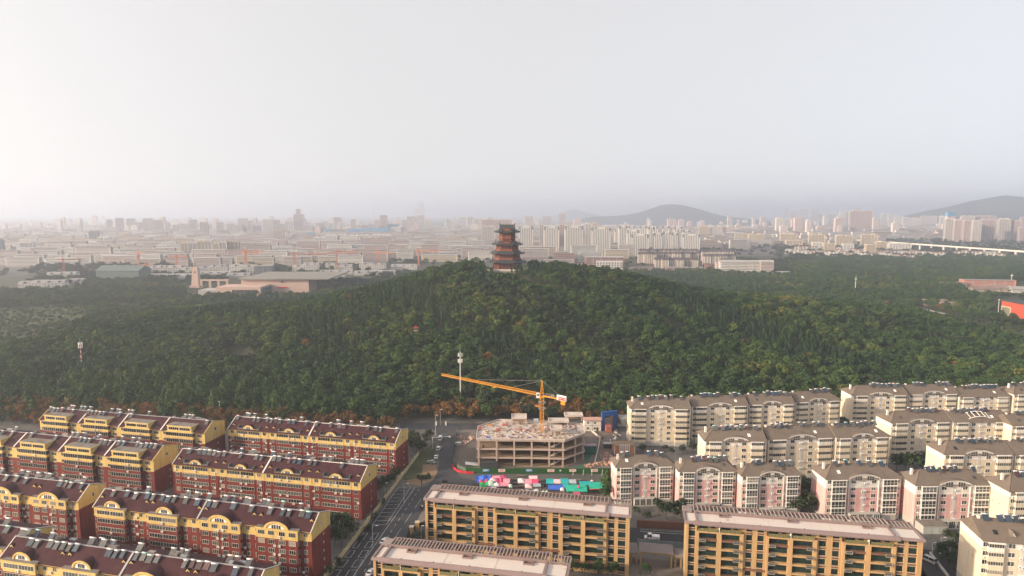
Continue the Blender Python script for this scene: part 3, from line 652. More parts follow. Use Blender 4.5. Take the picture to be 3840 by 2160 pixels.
def beige_unit(a_px, b_px, par_label, name_where, pink=False, eave=19.5, floors=6, D=12.0, hip=(True, True), nh=8, core='n', base=2.2, own=None, rz=None, arch=True):
    A = P(*a_px, eave); B = P(*b_px, eave)
    if rz is None: rz = math.atan2(B.y - A.y, B.x - A.x)
    L = (B - A).length
    t = thing('walk_up_block', par_label, 'apartment block', (A.x, A.y, 0), rz, 'beige and pink apartment blocks')
    fh = (eave - base) / floors; wallm = m_pink if pink else m_bge
    tz = base + fh * (floors - (1.25 if pink else .75)); lz = base + fh * .98
    MB().box(0, L, 0, D, 0, base).build('base_wall', m_base, t)
    MB().box(0, L, 0, D, base, tz).build('wall', wallm, t)
    MB().box(0, L, 0, D, tz, eave).build('upper_wall', m_ivory, t)
    MB().box(-.08, L + .08, -.08, D + .08, tz - .1, tz + .1).build('belt_course', m_ivory, t)
    rise = D * .33; r, slope = hip_roof(t, L, D, eave, rise, *hip)
    slope = rise / (D / 2 + .7)
    fw = m_white
    mid = .5
    cols = [(.045, 1.6, 2), (.16, L * .17, 5), (.365, 1.9, 2), (.635, 1.9, 2), (.84, L * .17, 5), (.955, 1.6, 2)]
    pj = 1.0
    for s, fx in ((-1, .16), (1, .84)):   # glazed bays
        w_ = L * .19; x0 = fx * L - w_ / 2
        for i in range(floors):
            z = base + i * fh
            wm = m_ivory if (z > tz - 1 or pink) else wallm
            if pink:   # tall glazed bay with corner posts and white slabs
                MB().box(x0, x0 + w_, -pj, -.002, z - .02, z + .32).build('bay_slab', m_wall2, t)
                MB().box(x0 + .12, x0 + w_ - .12, -pj + .12, -.003, z + .321, z + fh - .03).build('bay_core', m_pane, t)
                window(t, x0 + w_ / 2, z + .33, w_ - .1, fh - .36, 4, y=-pj + .1, t=.10, tr=.4, fm=m_white)
                window(t, x0 + .1, z + .33, pj - .2, fh - .36, 2, y=-pj / 2, rz=-math.pi / 2, t=.10, tr=.4, fm=m_white)
            else:
                MB().box(x0, x0 + w_, -pj, -.002, z - .02, z + 1.2).build('bay_apron', wm, t)
                MB().box(x0 + .1, x0 + w_ - .1, -pj + .1, -.003, z + 1.201, z + fh - .42).build('bay_core', m_pane, t)
                MB().box(x0, x0 + w_, -pj, -.004, z + fh - .42, z + fh - .021).build('bay_lintel', wm, t)
                window(t, x0 + w_ / 2, z + 1.19, w_ - .04, fh - 1.6, 6, y=-pj + .1, t=.05)
                window(t, x0 + .1, z + 1.19, pj - .2, fh - 1.6, 1, y=-pj / 2, rz=-math.pi / 2)
            if R.random() < .4: aircon(t, x0 - .5, z + .2)
        MB().box(x0 - .25, x0 + w_ + .25, -pj - .25, -.05, eave - .35, eave - .05).build('bay_cornice', m_ivory, t)
        MB().box(x0 - .05, x0 + w_ + .05, -pj + .02, -.002, 0, base - .03).build('bay_base', m_base, t)
    for i in range(floors):
        z = base + i * fh + .9
        for (fx, ww, n) in (cols[0], cols[2], cols[3], cols[5]):
            sl_ = window(t, fx * L, z, ww, 1.5, 2, fm=fw, t=.055)
            MB().box(fx * L - ww / 2 - .12, fx * L + ww / 2 + .12, -.2, 0, z - .14, z - .001).build('sill', m_ivory, t)
        for dx in (-.5, .5):
            if R.random() < .75: aircon(t, L * .5 + dx, z - .4 + R.uniform(-.1, .2))
    MB().box(L * .48, L * .52, -.06, 0, base, eave - .05).build('service_recess', M('pale_grey_render', (.52, .50, .48), .9, .1, .5), t)
    if pink:   # projecting centre piece of the ground floor and white vertical ribs
        for fx in (.30, .70): MB().box(fx * L - .18, fx * L + .18, -.35, -.061, base, eave - .3).build('rib', m_wall2, t)
        MB().box(L * .30, L * .70, -2.2, -.003, 0, base + fh * .35).build('porch', m_base, t)
        for k in range(4): window(t, L * (.345 + .103 * k), .5, L * .08, base + .5, 3, y=-2.2)
    else:
        for k in range(4):
            if R.random() < .85: window(t, L * (.2 + .2 * k), .1, 2.6, base - .3, 1, name='garage_door', pm=m_door, fm=m_ivory)
    for yy in (D * .35, D * .62):   # small windows in the left end wall
        for i in range(1, floors, 2): window(t, 0, base + i * fh + 1.0, .45, .7, 1, y=yy, rz=-math.pi / 2)
    if arch:
        yf = -.12 if not pink else -.36
        arch_gable(t, L * .5, yf, eave - 1.0, L * .47, 2.9, slope, eave - .7 * slope, m_ivory)
    for fx in (R.choice((.2, .74, .8)),):   # skylight in the slope
        y = 1.6; z = eave - .02 + (y + .7) * slope + .12
        MB().hexa([(fx * L - .6, y, z), (fx * L + .6, y, z), (fx * L + .6, y + 1.3, z + 1.3 * slope), (fx * L - .6, y + 1.3, z + 1.3 * slope), (fx * L - .6, y, z + .12), (fx * L + .6, y, z + .12), (fx * L + .6, y + 1.3, z + 1.3 * slope + .12), (fx * L - .6, y + 1.3, z + 1.3 * slope + .12)]).build('skylight', R.choice((m_pane, m_white)), t)
    ch = MB(); ch.box(1.2, 2.0, D * .5 - .5, D * .5 + .3, eave + rise * .5, eave + rise + .5); ch.build('chimney', m_ivory, t)
    c_, s_ = math.cos(rz), math.sin(rz)
    xs = sorted(R.uniform(L * .14, L * .9) for _ in range(nh)); pxx = -9; k = 0
    for x in xs:
        if x - pxx < 2.2: x = pxx + 2.2
        if x > L * .92: break
        pxx = x; y = D / 2 - R.uniform(.6, 1.6); z = eave + .1 + (y + .7) * slope
        wl = (A.x + x * c_ - y * s_, A.y + x * s_ + y * c_, z)
        if PROJ(*wl)[0] > 3850: continue
        heater(wl, rz, 'solar heater on %s, %s from left' % (name_where, ordn(k))); k += 1
    return t
T_, F_ = True, False
W = 'beige block with brown roof, '
beige_unit(c4(400, 318), c4(945, 322), W + 'leftmost unit of the row nearest the crane', 'the leftmost rear beige unit', hip=(T_, F_))
beige_unit(c4(955, 300), c4(1465, 291), W + 'second unit right of the crane in the rear row', 'the second rear beige unit', hip=(F_, F_))
beige_unit(c4(1475, 282), c4(1888, 277), W + 'third unit right of the crane in the rear row', 'the third rear beige unit', hip=(F_, F_))
beige_unit(c4(1896, 262), c5(290, 192), W + 'right end unit of the rear row beside the gap', 'the fourth rear beige unit', hip=(F_, T_))
beige_unit(c5(378, 158), c5(775, 155), W + 'left unit of the far right row by the forest', 'the far right row, left unit', hip=(T_, F_))
beige_unit(c5(780, 150), c5(1135, 145), W + 'middle unit of the far right row by the forest', 'the far right row, middle unit', hip=(F_, F_))
beige_unit(c5(1140, 170), c5(1505, 165), W + 'low-ridged right unit of the far right row', 'the far right row, right unit', hip=(F_, T_), arch=False, eave=18.0, nh=12)
beige_unit(c5(1530, 150), c5(1900, 146), W + 'cut by the right edge at the forest', 'the unit at the right edge by the forest', hip=(T_, F_), nh=5)
beige_unit(c4(1075, 612), c4(1630, 615), W + 'left unit of the middle row behind the pink blocks', 'the middle row, left unit', hip=(T_, F_))
beige_unit(c4(1645, 600), c5(250, 456), W + 'centre unit of the middle row behind the pink blocks', 'the middle row, centre unit', hip=(F_, F_))
beige_unit(c5(258, 462), c5(640, 450), W + 'right unit of the middle row behind the pink blocks', 'the middle row, right unit', hip=(F_, T_))
beige_unit(c5(655, 355), c5(1085, 346), W + 'left unit of the row right of the tall green tree', 'the right second row, left unit', hip=(T_, F_))
tu = beige_unit(c5(1095, 350), c5(1500, 345), W + 'with white arched trellis on its roof', 'the trellis-roofed unit', hip=(F_, F_), arch=False)
for yy_ in (1.2, 4.4):
    tb = MB()
    for k in range(10):
        a0, a1 = [math.pi * (.1 + .8 * q / 10) for q in (k, k + 1)]; tb.bar((14 + 7 * math.cos(a0), yy_, 18.2 + yy_ * .5 + 3.0 * math.sin(a0)), (14 + 7 * math.cos(a1), yy_, 18.2 + yy_ * .5 + 3.0 * math.sin(a1)), .16)
    tb.build('trellis_arch', m_white, tu)
for k in range(7):
    a0 = math.pi * (.16 + .68 * k / 6); MB().bar((14 + 7 * math.cos(a0), 1.0, 18.85 + 3.0 * math.sin(a0)), (14 + 7 * math.cos(a0), 4.6, 20.55 + 3.0 * math.sin(a0)), .12).build('trellis_bar', m_white, tu)
beige_unit(c5(1515, 375), c5(1900, 372), W + 'cut by the right edge beside the trellis roof', 'the unit cut off beside the trellis roof', hip=(F_, F_), nh=6)
beige_unit(c5(1035, 580), c5(1530, 580), W + 'left unit of the row above the right pink block', 'the right third row, left unit', hip=(T_, F_))
beige_unit(c5(1540, 580), c5(1980, 580), W + 'cut by the right edge above the right pink block', 'the right third row, cut unit', hip=(F_, F_), nh=6)
K = 'pink block with white bays, '
beige_unit(c4(270, 850), c4(790, 835), K + 'leftmost, beside the market', 'the leftmost pink block', True, 16.0, 5, 9.5, nh=6)
beige_unit(c4(840, 888), c4(1355, 885), K + 'second from the market', 'the second pink block', True, 16.0, 5, 9.5, nh=8)
beige_unit(c4(1410, 930), c4(1945, 918), K + 'third from the market, before the gap with trees', 'the third pink block', True, 16.0, 5, 9.5, nh=8)
beige_unit(c5(190, 757), c5(725, 748), K + 'larger one right of the tree gap', 'the fourth pink block', True, 16.5, 5, 11.5, nh=5)
beige_unit(c5(830, 800), c5(1385, 795), K + 'rightmost, above the garages', 'the rightmost pink block', True, 16.5, 5, 11.5, nh=7)
beige_unit(c5(1500, 845), c5(2050, 838), W + 'showing only its left end at the right edge', 'the end-wall unit at the right edge', nh=4, eave=18.0)
cu = beige_unit(c5(1305, 1195), c5(1900, 1240), 'cream block with brown roof and two gabled dormers in the bottom right corner', 'the bottom right corner block', eave=19.0, nh=7, D=13.5, arch=False, hip=(F_, F_))

for xd in (9.0, 13.5):
    g = MB(); sl_ = 13.5 * .33 / (13.5 / 2 + .7); y0 = 1.4; zb = 19.0 + (y0 + .7) * sl_
    g.hexa([(xd - 1.0, y0, zb - .3), (xd + 1.0, y0, zb - .3), (xd + 1.0, y0 + 2.6, zb - .3), (xd - 1.0, y0 + 2.6, zb - .3), (xd - .05, y0, zb + 1.3), (xd + .05, y0, zb + 1.3), (xd + .05, y0 + 2.6, zb + 1.3), (xd - .05, y0 + 2.6, zb + 1.3)]); dm = g.build('gabled_dormer', m_ivory, cu)
    for s_ in (-1, 1): MB().hexa([(xd + s_ * 1.25 - .02, y0 - .25, zb - .35), (xd + s_ * 1.25 + .02, y0 - .25, zb - .35), (xd + s_ * 1.25 + .02, y0 + 3.2, zb - .2), (xd + s_ * 1.25 - .02, y0 + 3.2, zb - .2), (xd + s_ * .02 - .02, y0 - .25, zb + 1.55), (xd + s_ * .02 + .02, y0 - .25, zb + 1.55), (xd + s_ * .02 + .02, y0 + 3.2, zb + 1.55), (xd + s_ * .02 - .02, y0 + 3.2, zb + 1.55)]).build('dormer_roof', m_brn, dm)
    window(cu, xd, zb - .1, .8, .7, 2, y=y0)
# ------------------------------------------------------------------ construction site
m_cx = M('raw_concrete', (.44, .35, .30), .95, .16, .35, c2_=(.34, .27, .235), dirt=.08)
m_cxl = M('pale_concrete', (.50, .44, .40), .95, .18, .35, c2_=(.42, .36, .31), dirt=.06)
m_brk = M('brown_infill', (.26, .19, .13), .95, .25, .4, c2_=(.18, .13, .10), dirt=.08)
m_crane = M('crane_yellow', (.62, .27, .02), .5, .12, .8)
m_fence = M('green_hoarding', (.018, .085, .022), .8, .18, .25, c2_=(.03, .06, .03), dirt=.04)
m_redp = M('red_barrier', (.50, .02, .04), .6, .1, .5)
m_blue = M('blue_steel', (.02, .10, .36), .6, .1, .5)
cb = thing('unfinished_building', 'unfinished concrete frame building under the yellow tower crane', 'construction')
PL = [(-16.6, 299.4), (9.8, 298.6), (24.6, 297.6), (35.0, 307.6), (35.2, 321.5), (12, 326.5), (-6.5, 328.2), (-16.8, 317.5)]
FL = [0.15, 4.5, 8.7, 12.9]
def inset(pl, d):
    cx = sum(p[0] for p in pl) / len(pl); cy_ = sum(p[1] for p in pl) / len(pl)
    return [(cx + (p[0] - cx) * (1 - d / 22), cy_ + (p[1] - cy_) * (1 - d / 15)) for p in pl]
for i, z in enumerate(FL):
    MB().prism(PL if i else inset(PL, .3), z - .35, z, 0, 1).build('floor_slab', [m_cx, m_cxl if i == 3 else m_brk], cb)
n = len(PL)
for z in FL[1:]:    # edge beams just proud of the slabs
    for k in range(n):
        a, b = Vector((*PL[k], 0)), Vector((*PL[(k + 1) % n], 0)); d = (b - a).normalized(); nn = Vector((d.y, -d.x, 0))
        q = [a + nn * .06 + d * .03, b + nn * .06 - d * .03, b - nn * .3 - d * .03, a - nn * .3 + d * .03]
        MB().hexa([(p.x, p.y, z - .75) for p in q] + [(p.x, p.y, z + .004) for p in q]).build('edge_beam', m_cx, cb)
for k in range(n):  # roof parapet
    a, b = Vector((*PL[k], 0)), Vector((*PL[(k + 1) % n], 0)); d = (b - a).normalized(); nn = Vector((d.y, -d.x, 0))
    q = [a + nn * .25, b + nn * .25, b - nn * .05, a - nn * .05]
    MB().hexa([(p.x, p.y, 12.95) for p in q] + [(p.x, p.y, 13.55) for p in q]).build('parapet', m_cxl, cb)
fx = [-15.6, -7.2, 1.0, 9.2, 17.4, 23.8]
for yy in (0, 7.5, 15, 22.5):
    for x in fx + [30.0]:
        y = 299.2 + yy + (x > 10) * -.6
        if x == 30.0: y = 303.6 + yy * .8
        if y > 325 - abs(x - 6) * .15: continue
        for i in range(3): MB().box(x - .38, x + .38, y - .38, y + .38, FL[i] + .002, FL[i + 1] - .352).build('column', m_cx, cb)
for (x, y) in ((34.2, 308.4), (34.4, 316)): 
    for i in range(3): MB().box(x - .4, x + .4, y - .4, y + .4, FL[i] + .002, FL[i + 1] - .352).build('column', m_cx, cb)
for i in range(3):  # rear infill walls close the view through the frame
    MB().box(-15, 32, 318.2, 318.5, FL[i] + .003, FL[i + 1] - .353).build('infill_wall', m_brk, cb)
    if i: MB().box(9.6, 17.0, 309, 309.3, FL[i] + .003, FL[i + 1] - .353).build('infill_wall', m_brk, cb)
for i in range(3):  # stair flights in the last bay
    s = MB(); s.hexa([(18.2, 300.6, FL[i]), (19.0, 300.6, FL[i]), (23.2, 300.6, FL[i] + 2.0), (22.4, 300.6, FL[i] + 2.0), (18.2, 302, FL[i] + .01), (19.0, 302, FL[i] + .01), (23.2, 302, FL[i] + 2.01), (22.4, 302, FL[i] + 2.01)])
    s.build('stair_flight', m_cxl, cb)
    s = MB(); s.hexa([(22.4, 302.2, FL[i] + 2.0), (23.2, 302.2, FL[i] + 2.0), (19.0, 302.2, FL[i + 1] - .36), (18.2, 302.2, FL[i + 1] - .36), (22.4, 303.6, FL[i] + 2.01), (23.2, 303.6, FL[i] + 2.01), (19.0, 303.6, FL[i + 1] - .35), (18.2, 303.6, FL[i + 1] - .35)])
    s.build('stair_flight', m_cxl, cb); MB().box(19.6, 20.0, 299.8, 300.2, FL[i] + .002, FL[i + 1] - .36).build('stair_post', m_cxl, cb)
def roof_box(x0, x1, y0, y1, h, wall=None):
    z = 12.95
    o = MB().box(x0 - .4, x1 + .4, y0 - .4, y1 + .4, z + h, z + h + .35).build('stair_head', m_cxl, cb)
    for (a, b, c, d) in ((x0 - .4, x1 + .4, y0 - .4, y0 - .15), (x0 - .4, x1 + .4, y1 + .15, y1 + .4), (x0 - .4, x0 - .15, y0 - .149, y1 + .149), (x1 + .15, x1 + .4, y0 - .149, y1 + .149)):
        MB().box(a, b, c, d, z + h + .351, z + h + .85).build('rim', m_cxl, o)
    for x in (x0, x1 - .5):
        for y in (y0, y1 - .5): MB().box(x, x + .5, y, y + .5, z, z + h - .002).build('post', m_cx, o)
    if wall: MB().box(x0 + .5, x1 - .5, y1 - .4, y1 - .1, z, z + h - .01).build('back_wall', m_brk, o)
def rp(X, Y): return P(*c3(X, Y), 13.0)
a = rp(1005, 590); b = rp(1150, 590); roof_box(a.x, b.x, a.y, a.y + 6, 2.9, True)
a = rp(1395, 600); b = rp(1590, 600); roof_box(a.x, b.x, a.y, a.y + 5, 1.5)
a = rp(1562, 560); b = rp(1738, 560); roof_box(a.x, b.x, a.y, a.y + 5, 2.6, True)
a = rp(1412, 705); b = rp(1520, 705); roof_box(a.x, b.x, a.y, a.y + 5, 2.7)
# loose building material: rubble is one mass, the bigger stacks stand by themselves
def inpoly(x, y, pl):
    c = False; j = len(pl) - 1
    for i in range(len(pl)):
        if (pl[i][1] > y) != (pl[j][1] > y) and x < (pl[j][0] - pl[i][0]) * (y - pl[i][1]) / (pl[j][1] - pl[i][1]) + pl[i][0]: c = not c
        j = i
    return c
rb = MB(); mats = [m_cxl, m_cx, M('plank', (.30, .22, .15), .9, .2, 1), M('plaster_bag', (.46, .42, .39), .9, .15, 1), M('rusty_steel', (.25, .12, .08), .8, .2, 1), m_redp, m_blue]
IN = inset(PL, 1.6); cnt = 0
while cnt < 420:
    x, y = R.uniform(-16, 34), R.uniform(299, 327)
    if not inpoly(x, y, IN): continue
    cnt += 1; a = R.uniform(0, 3.14); L_ = R.choice((.3, .5, .8, 1.6, 2.2)); w_ = R.uniform(.12, .5); h = R.uniform(.05, .4); c_, s_ = math.cos(a), math.sin(a)
    q = [(x + u * c_ - v * s_, y + u * s_ + v * c_) for u, v in ((-L_, -w_), (L_, -w_), (L_, w_), (-L_, w_))]
    rb.hexa([(*p, 12.92) for p in q] + [(*p, 12.95 + h) for p in q], R.choice((0, 0, 1, 2, 2, 3, 3, 4, 4, 5, 6) if cnt % 9 == 0 else (0, 1, 2, 3, 3, 4)))
o = stuff(rb.build('rubble', mats)); tag(o, 'rubble and loose boards strewn over the unfinished roof', 'rubble')
def stack(px, sx, sy, h, m, lab, z=12.95, nm='material_stack', n=3):
    p = P(*px, z); t = thing(nm, lab, 'stack', (p.x, p.y, z), rad(R.uniform(-8, 8)), 'stacks of building material')
    for k in range(n): MB().box(-sx / 2 + R.uniform(-.1, .1), sx / 2, -sy / 2, sy / 2 + R.uniform(-.1, .1), k * h / n + .005, (k + 1) * h / n).build('layer', m, t)
m_rst = M('red_formwork', (.36, .13, .11), .85, .15, 1); m_or = M('orange_board', (.42, .22, .12), .85, .15, 1); m_pk = M('pink_brick', (.50, .28, .25), .9, .15, 1)
for X, Y, sx, sy, h, m, lab in ((665, 645, 1.1, 2.2, 1.6, m_rst, 'pink-red wrapped stack at the roof edge, left corner of the unfinished building'), (770, 605, 3.0, 1.6, .8, m_or, 'orange board stack near the back left of the unfinished roof'),
        (930, 605, 2.6, 2.0, .9, m_rst, 'red formwork stack before the rear stair head on the unfinished roof'), (862, 655, 2.4, 1.8, 1.0, m_rst, 'red and grey stack left of centre on the unfinished roof'),
        (912, 662, 2.2, 1.6, .9, m_cx, 'grey panel stack left of centre on the unfinished roof'), (1060, 640, 3.2, 1.6, .6, m_pk, 'pale pink brick stack in the middle of the unfinished roof'),
        (1140, 655, 1.0, 1.6, 1.0, m_pk, 'small pink stack near the crane mast on the unfinished roof'), (1255, 560, 2.4, 2.4, 1.2, m_white, 'white and blue wrapped pallets behind the crane mast')):
    stack(c3(X, Y), sx, sy, h, m, lab)
# ---- tower crane
cr = thing('tower_crane', 'yellow tower crane rising through the unfinished building', 'crane', (14.4, 310.6, 0))
def lattice(mb, a, b, w0, w1=None, step=2.0, r=.10, tri=False):
    """square (or triangular) lattice boom between two points"""
    a, b = Vector(a), Vector(b); d = b - a; L_ = d.length; d.normalize(); w1 = w0 if w1 is None else w1
    up = Vector((0, 0, 1)) if abs(d.z) < .9 else Vector((0, 1, 0)); s = d.cross(up).normalized(); u = s.cross(d).normalized()
    cs = ((-1, -1), (1, -1), (0, 1.2)) if tri else ((-1, -1), (1, -1), (1, 1), (-1, 1))
    n_ = max(1, int(L_ / step)); ring = []
    for k in range(n_ + 1):
        w_ = (w0 + (w1 - w0) * k / n_) / 2; p = a + d * (L_ * k / n_); ring.append([p + s * (c[0] * w_) + u * (c[1] * w_) for c in cs])
    for j in range(len(cs)): mb.bar(ring[0][j], ring[-1][j], r * 1.3)
    for k in range(n_):
        for j in range(len(cs)):
            j2 = (j + 1) % len(cs); mb.bar(ring[k][j], ring[k + 1][j2] if k % 2 else ring[k + 1][j2], r * .75); mb.bar(ring[k + 1][j], ring[k + 1][j2], r * .7)
TZ = 31.0
mb = MB(); lattice(mb, (0, 0, 0.1), (0, 0, TZ - 1.2), 1.7, step=1.5, r=.13); mb.build('mast', m_crane, cr)
mb = MB(); mb.box(-1.1, 1.1, -1.1, 1.1, TZ - 1.2, TZ - .4); mb.build('slewing_ring', m_crane, cr)
tip = P(*c3(270, 72), TZ + .6); jd = (Vector((tip.x - 14.4, tip.y - 310.6, 0))); JL = jd.length; jd.normalize(); js = Vector((-jd.y, jd.x, 0))
mb = MB(); lattice(mb, tuple(jd * 1.0 + Vector((0, 0, TZ + .2))), tuple(jd * JL + Vector((0, 0, TZ + .8))), 1.15, .9, step=1.4, r=.075, tri=True); mb.build('jib', m_crane, cr)
mb = MB(); lattice(mb, (0, 0, TZ - .4), (0, 0, TZ + 7.2), 1.6, .3, step=1.3, r=.12); mb.build('apex', m_crane, cr)
cj = -jd * 13.0
mb = MB(); q = [-jd * 1.0 + js * .7, -jd * 1.0 - js * .7, cj - js * .7, cj + js * .7]
mb.hexa([(p.x, p.y, TZ - .35) for p in q] + [(p.x, p.y, TZ + .05) for p in q]); mb.build('counter_jib', m_crane, cr)
for s_ in (-1, 1):
    mb = MB(); mb.bar(tuple(-jd * 1 + js * .7 * s_ + Vector((0, 0, TZ + 1.0))), tuple(cj + js * .7 * s_ + Vector((0, 0, TZ + 1.0))), .04)
    for k in range(7): p = -jd * (1 + 2 * k) + js * .7 * s_; mb.bar((p.x, p.y, TZ + .05), (p.x, p.y, TZ + 1.0), .035)
    mb.build('guard_rail', m_grey, cr)
mb = MB(); p = -jd * 6.0; mb.box(p.x - .7, p.x + .7, p.y - .6, p.y + .6, TZ + .06, TZ + 1.1); mb.build('winch', m_grey, cr)
cw = -jd * 12.0
for k in range(4):
    mb = MB(); p = cw + jd * (k * .55 - .9); q = [p - jd * .22 - js * .6, p + jd * .22 - js * .6, p + jd * .22 + js * .6, p - jd * .22 + js * .6]
    mb.hexa([(v.x, v.y, TZ - 2.6) for v in reversed(q)] + [(v.x, v.y, TZ - .36) for v in reversed(q)]); mb.build('counterweight', m_crane, cr)
def sign_board(par, c, u, wd, h, m, name='sign_board', th=.12):
    nn = Vector((u.y, -u.x, 0)); mb = MB(); q = [c - u * wd / 2 + nn * th / 2, c + u * wd / 2 + nn * th / 2, c + u * wd / 2 - nn * th / 2, c - u * wd / 2 - nn * th / 2]
    mb.hexa([(p.x, p.y, c.z - h / 2) for p in q] + [(p.x, p.y, c.z + h / 2) for p in q]); return mb.build(name, m, par)
m_sred = M('sign_red', (.62, .02, .03), .6, .05, 1); m_ink = M('sign_ink', (.5, .04, .05), .7, .05, 1)
su = -jd
bw = sign_board(cr, -jd * 11.6 + js * .0 + Vector((0, 0, TZ + .7)) + Vector((su.y, -su.x, 0)) * .8, su, 5.2, 2.5, m_white, 'sign_backing')
br = sign_board(cr, -jd * 11.9 + Vector((0, 0, TZ + .4)) + Vector((su.y, -su.x, 0)) * .95, su, 4.2, 1.5, m_sred, 'sign_board')
def text_mesh(s, size, m, parent, loc, rot):
    cu = bpy.data.curves.new('lettering', 'FONT'); cu.body = s; cu.size = size; cu.align_x = 'CENTER'; cu.align_y = 'CENTER'
    o = bpy.data.objects.new('lettering_source', cu); col.objects.link(o)
    dg = bpy.context.evaluated_depsgraph_get(); me_ = bpy.data.meshes.new_from_object(o.evaluated_get(dg)); bpy.data.objects.remove(o); bpy.data.curves.remove(cu)
    me_.materials.clear(); me_.materials.append(m); q = place('lettering', me_, parent, loc); q.rotation_euler = rot; return q
nn = Vector((su.y, -su.x, 0)); tl = -jd * 11.9 + nn * 1.03 + Vector((0, 0, TZ + .4))
text_mesh('中铁十六局', .85, m_white, br, tl, (math.pi / 2, 0, math.atan2(su.y, su.x)))
mb = MB(); p = jd * 1.4 - js * .0 + Vector((su.y, -su.x, 0)) * 1.3; mb.box(p.x - .8, p.x + .8, p.y - .7, p.y + .7, TZ - 1.2, TZ + 1.1); cabo = mb.build('operator_cab', m_white, cr)
MB().box(p.x - .5, p.x + .5, p.y - .73, p.y - .702, TZ, TZ + .8).build('cab_window', m_pane, cabo)
for k, e in enumerate((jd * (JL * .62) + Vector((0, 0, TZ + 1.6)), jd * (JL * .26) + Vector((0, 0, TZ + 1.5)), cj * .92 + Vector((0, 0, TZ + .4)))):
    MB().bar((0, 0, TZ + 7.1), tuple(e), .05).build('tie_rod', m_grey, cr)
for z in (TZ - 6.5, TZ - 3.6):   # climbing platform round the mast
    mb = MB()
    for (x0, x1, y0, y1) in ((-1.6, 1.6, -1.6, -1.0), (-1.6, 1.6, 1.0, 1.6), (-1.6, -1.0, -.998, .998), (1.0, 1.6, -.998, .998)): mb.box(x0, x1, y0, y1, z, z + .1)
    for (x, y) in ((-1.6, -1.6), (1.6, -1.6), (1.6, 1.6), (-1.6, 1.6)): mb.bar((x, y, z), (x, y, z + 1.1), .04)
    mb.bar((-1.6, -1.6, z + 1.1), (1.6, -1.6, z + 1.1), .04); mb.bar((-1.6, 1.6, z + 1.1), (1.6, 1.6, z + 1.1), .04); stuff(mb.build('climbing_platform', m_grey, cr))
MB().box(-3.2, -1.1, -.4, .4, TZ - 5.6, TZ - 5.1).build('side_beam', m_crane, cr)
tp = jd * (JL * .45); MB().box(tp.x - .7, tp.x + .7, tp.y - .5, tp.y + .5, TZ - .9, TZ - .55).build('trolley', m_crane, cr)
MB().bar((tp.x, tp.y, TZ - .9), (tp.x, tp.y, TZ - 3.2), .05).build('hook_rope', m_grey, cr)
# ---- hoarding round the site with its posters
fp = [P(*c3(425, 680)), P(*c3(395, 850)), P(*c3(385, 960)), P(*c3(400, 1015)), P(*c3(440, 1058)), P(*c3(520, 1090)), P(*c3(690, 1104)), P(*c3(2050, 1104))]
hd = thing('site_hoarding', 'long dark green hoarding round the construction site', 'hoarding')
for k in range(len(fp) - 1):
    a, b = fp[k], fp[k + 1]; d = b - a; L_ = d.length; d.normalize(); nn = Vector((d.y, -d.x, 0)); q = max(1, round(L_ / 4.5))
    for j in range(q):
        s0, s1 = a + d * (L_ * j / q + .01), a + d * (L_ * (j + 1) / q - .01); w_ = [s0 + nn * .05, s1 + nn * .05, s1 - nn * .05, s0 - nn * .05]
        MB().hexa([(v.x, v.y, 0) for v in w_] + [(v.x, v.y, 2.6 if k > 4 else 2.2) for v in w_]).build('panel', m_fence if k > 4 else M('grey_green_hoarding', (.10, .13, .10), .8, .15, .3), hd)
        MB().box(s0.x - .06, s0.x + .06, s0.y + .06, s0.y + .2, 0, 2.75).build('post', m_grey, hd)
m_pb = M('poster_blue', (.09, .25, .48), .6, .25, .8); m_pw = M('poster_white', (.66, .62, .58), .6, .1, .8)
for X, m in ((730, m_pb), (897, m_pw), (1182, m_pb), (1410, m_pw), (1637, m_pw), (1864, m_pw)):
    a = P(*c3(X, 1104)); po = MB().box(a.x - 1.55, a.x + 1.55, a.y - .14, a.y - .07, .75, 2.2).build('poster', m, hd)
    for k in range(3): MB().box(a.x - 1.1, a.x + (1.1 if k < 2 else .3), a.y - .150, a.y - .141, 1.85 - k * .3, 2.0 - k * .3).build('text_line', m_ink if m is m_pw else m_white, po)
    MB().box(a.x - 1.5, a.x + 1.5, a.y - .149, a.y - .1405, .78, .98).build('poster_footer', m_ink if X in (1410, 897) else m_fence, po)
a = P(*c3(1508, 1104)); MB().box(a.x - .35, a.x + .35, a.y - .14, a.y - .07, 1.2, 1.8).build('notice', m_white, hd)
for X in (1640, 1745, 1835, 1942):
    a = P(*c3(X, 1110)); MB().bar((a.x - .15, a.y - 1.4, .02), (a.x + .25, a.y - .12, 2.2), .1).build('brace', m_cxl, hd)
rbp = [P(*cS(*q)) for q in ((948, 905), (975, 960), (1040, 1005), (1120, 1030), (1210, 1042), (1340, 1046))]
for k in range(len(rbp) - 1):
    a, b = rbp[k], rbp[k + 1]; d = (b - a); L_ = d.length; d.normalize(); nn = Vector((d.y, -d.x, 0)); w_ = [a + d * .05 + nn * .22, b - d * .05 + nn * .22, b - d * .05 - nn * .22, a + d * .05 - nn * .22]; t_ = [a + d * .05 + nn * .1, b - d * .05 + nn * .1, b - d * .05 - nn * .1, a + d * .05 - nn * .1]
    o = MB().hexa([(v.x, v.y, .02) for v in w_] + [(v.x, v.y, 1.0) for v in t_]).build('road_barrier', m_redp); tag(o, 'red water-filled road barrier at the hoarding corner, %s from the street end' % ordn(k), 'barrier', 'red barriers')
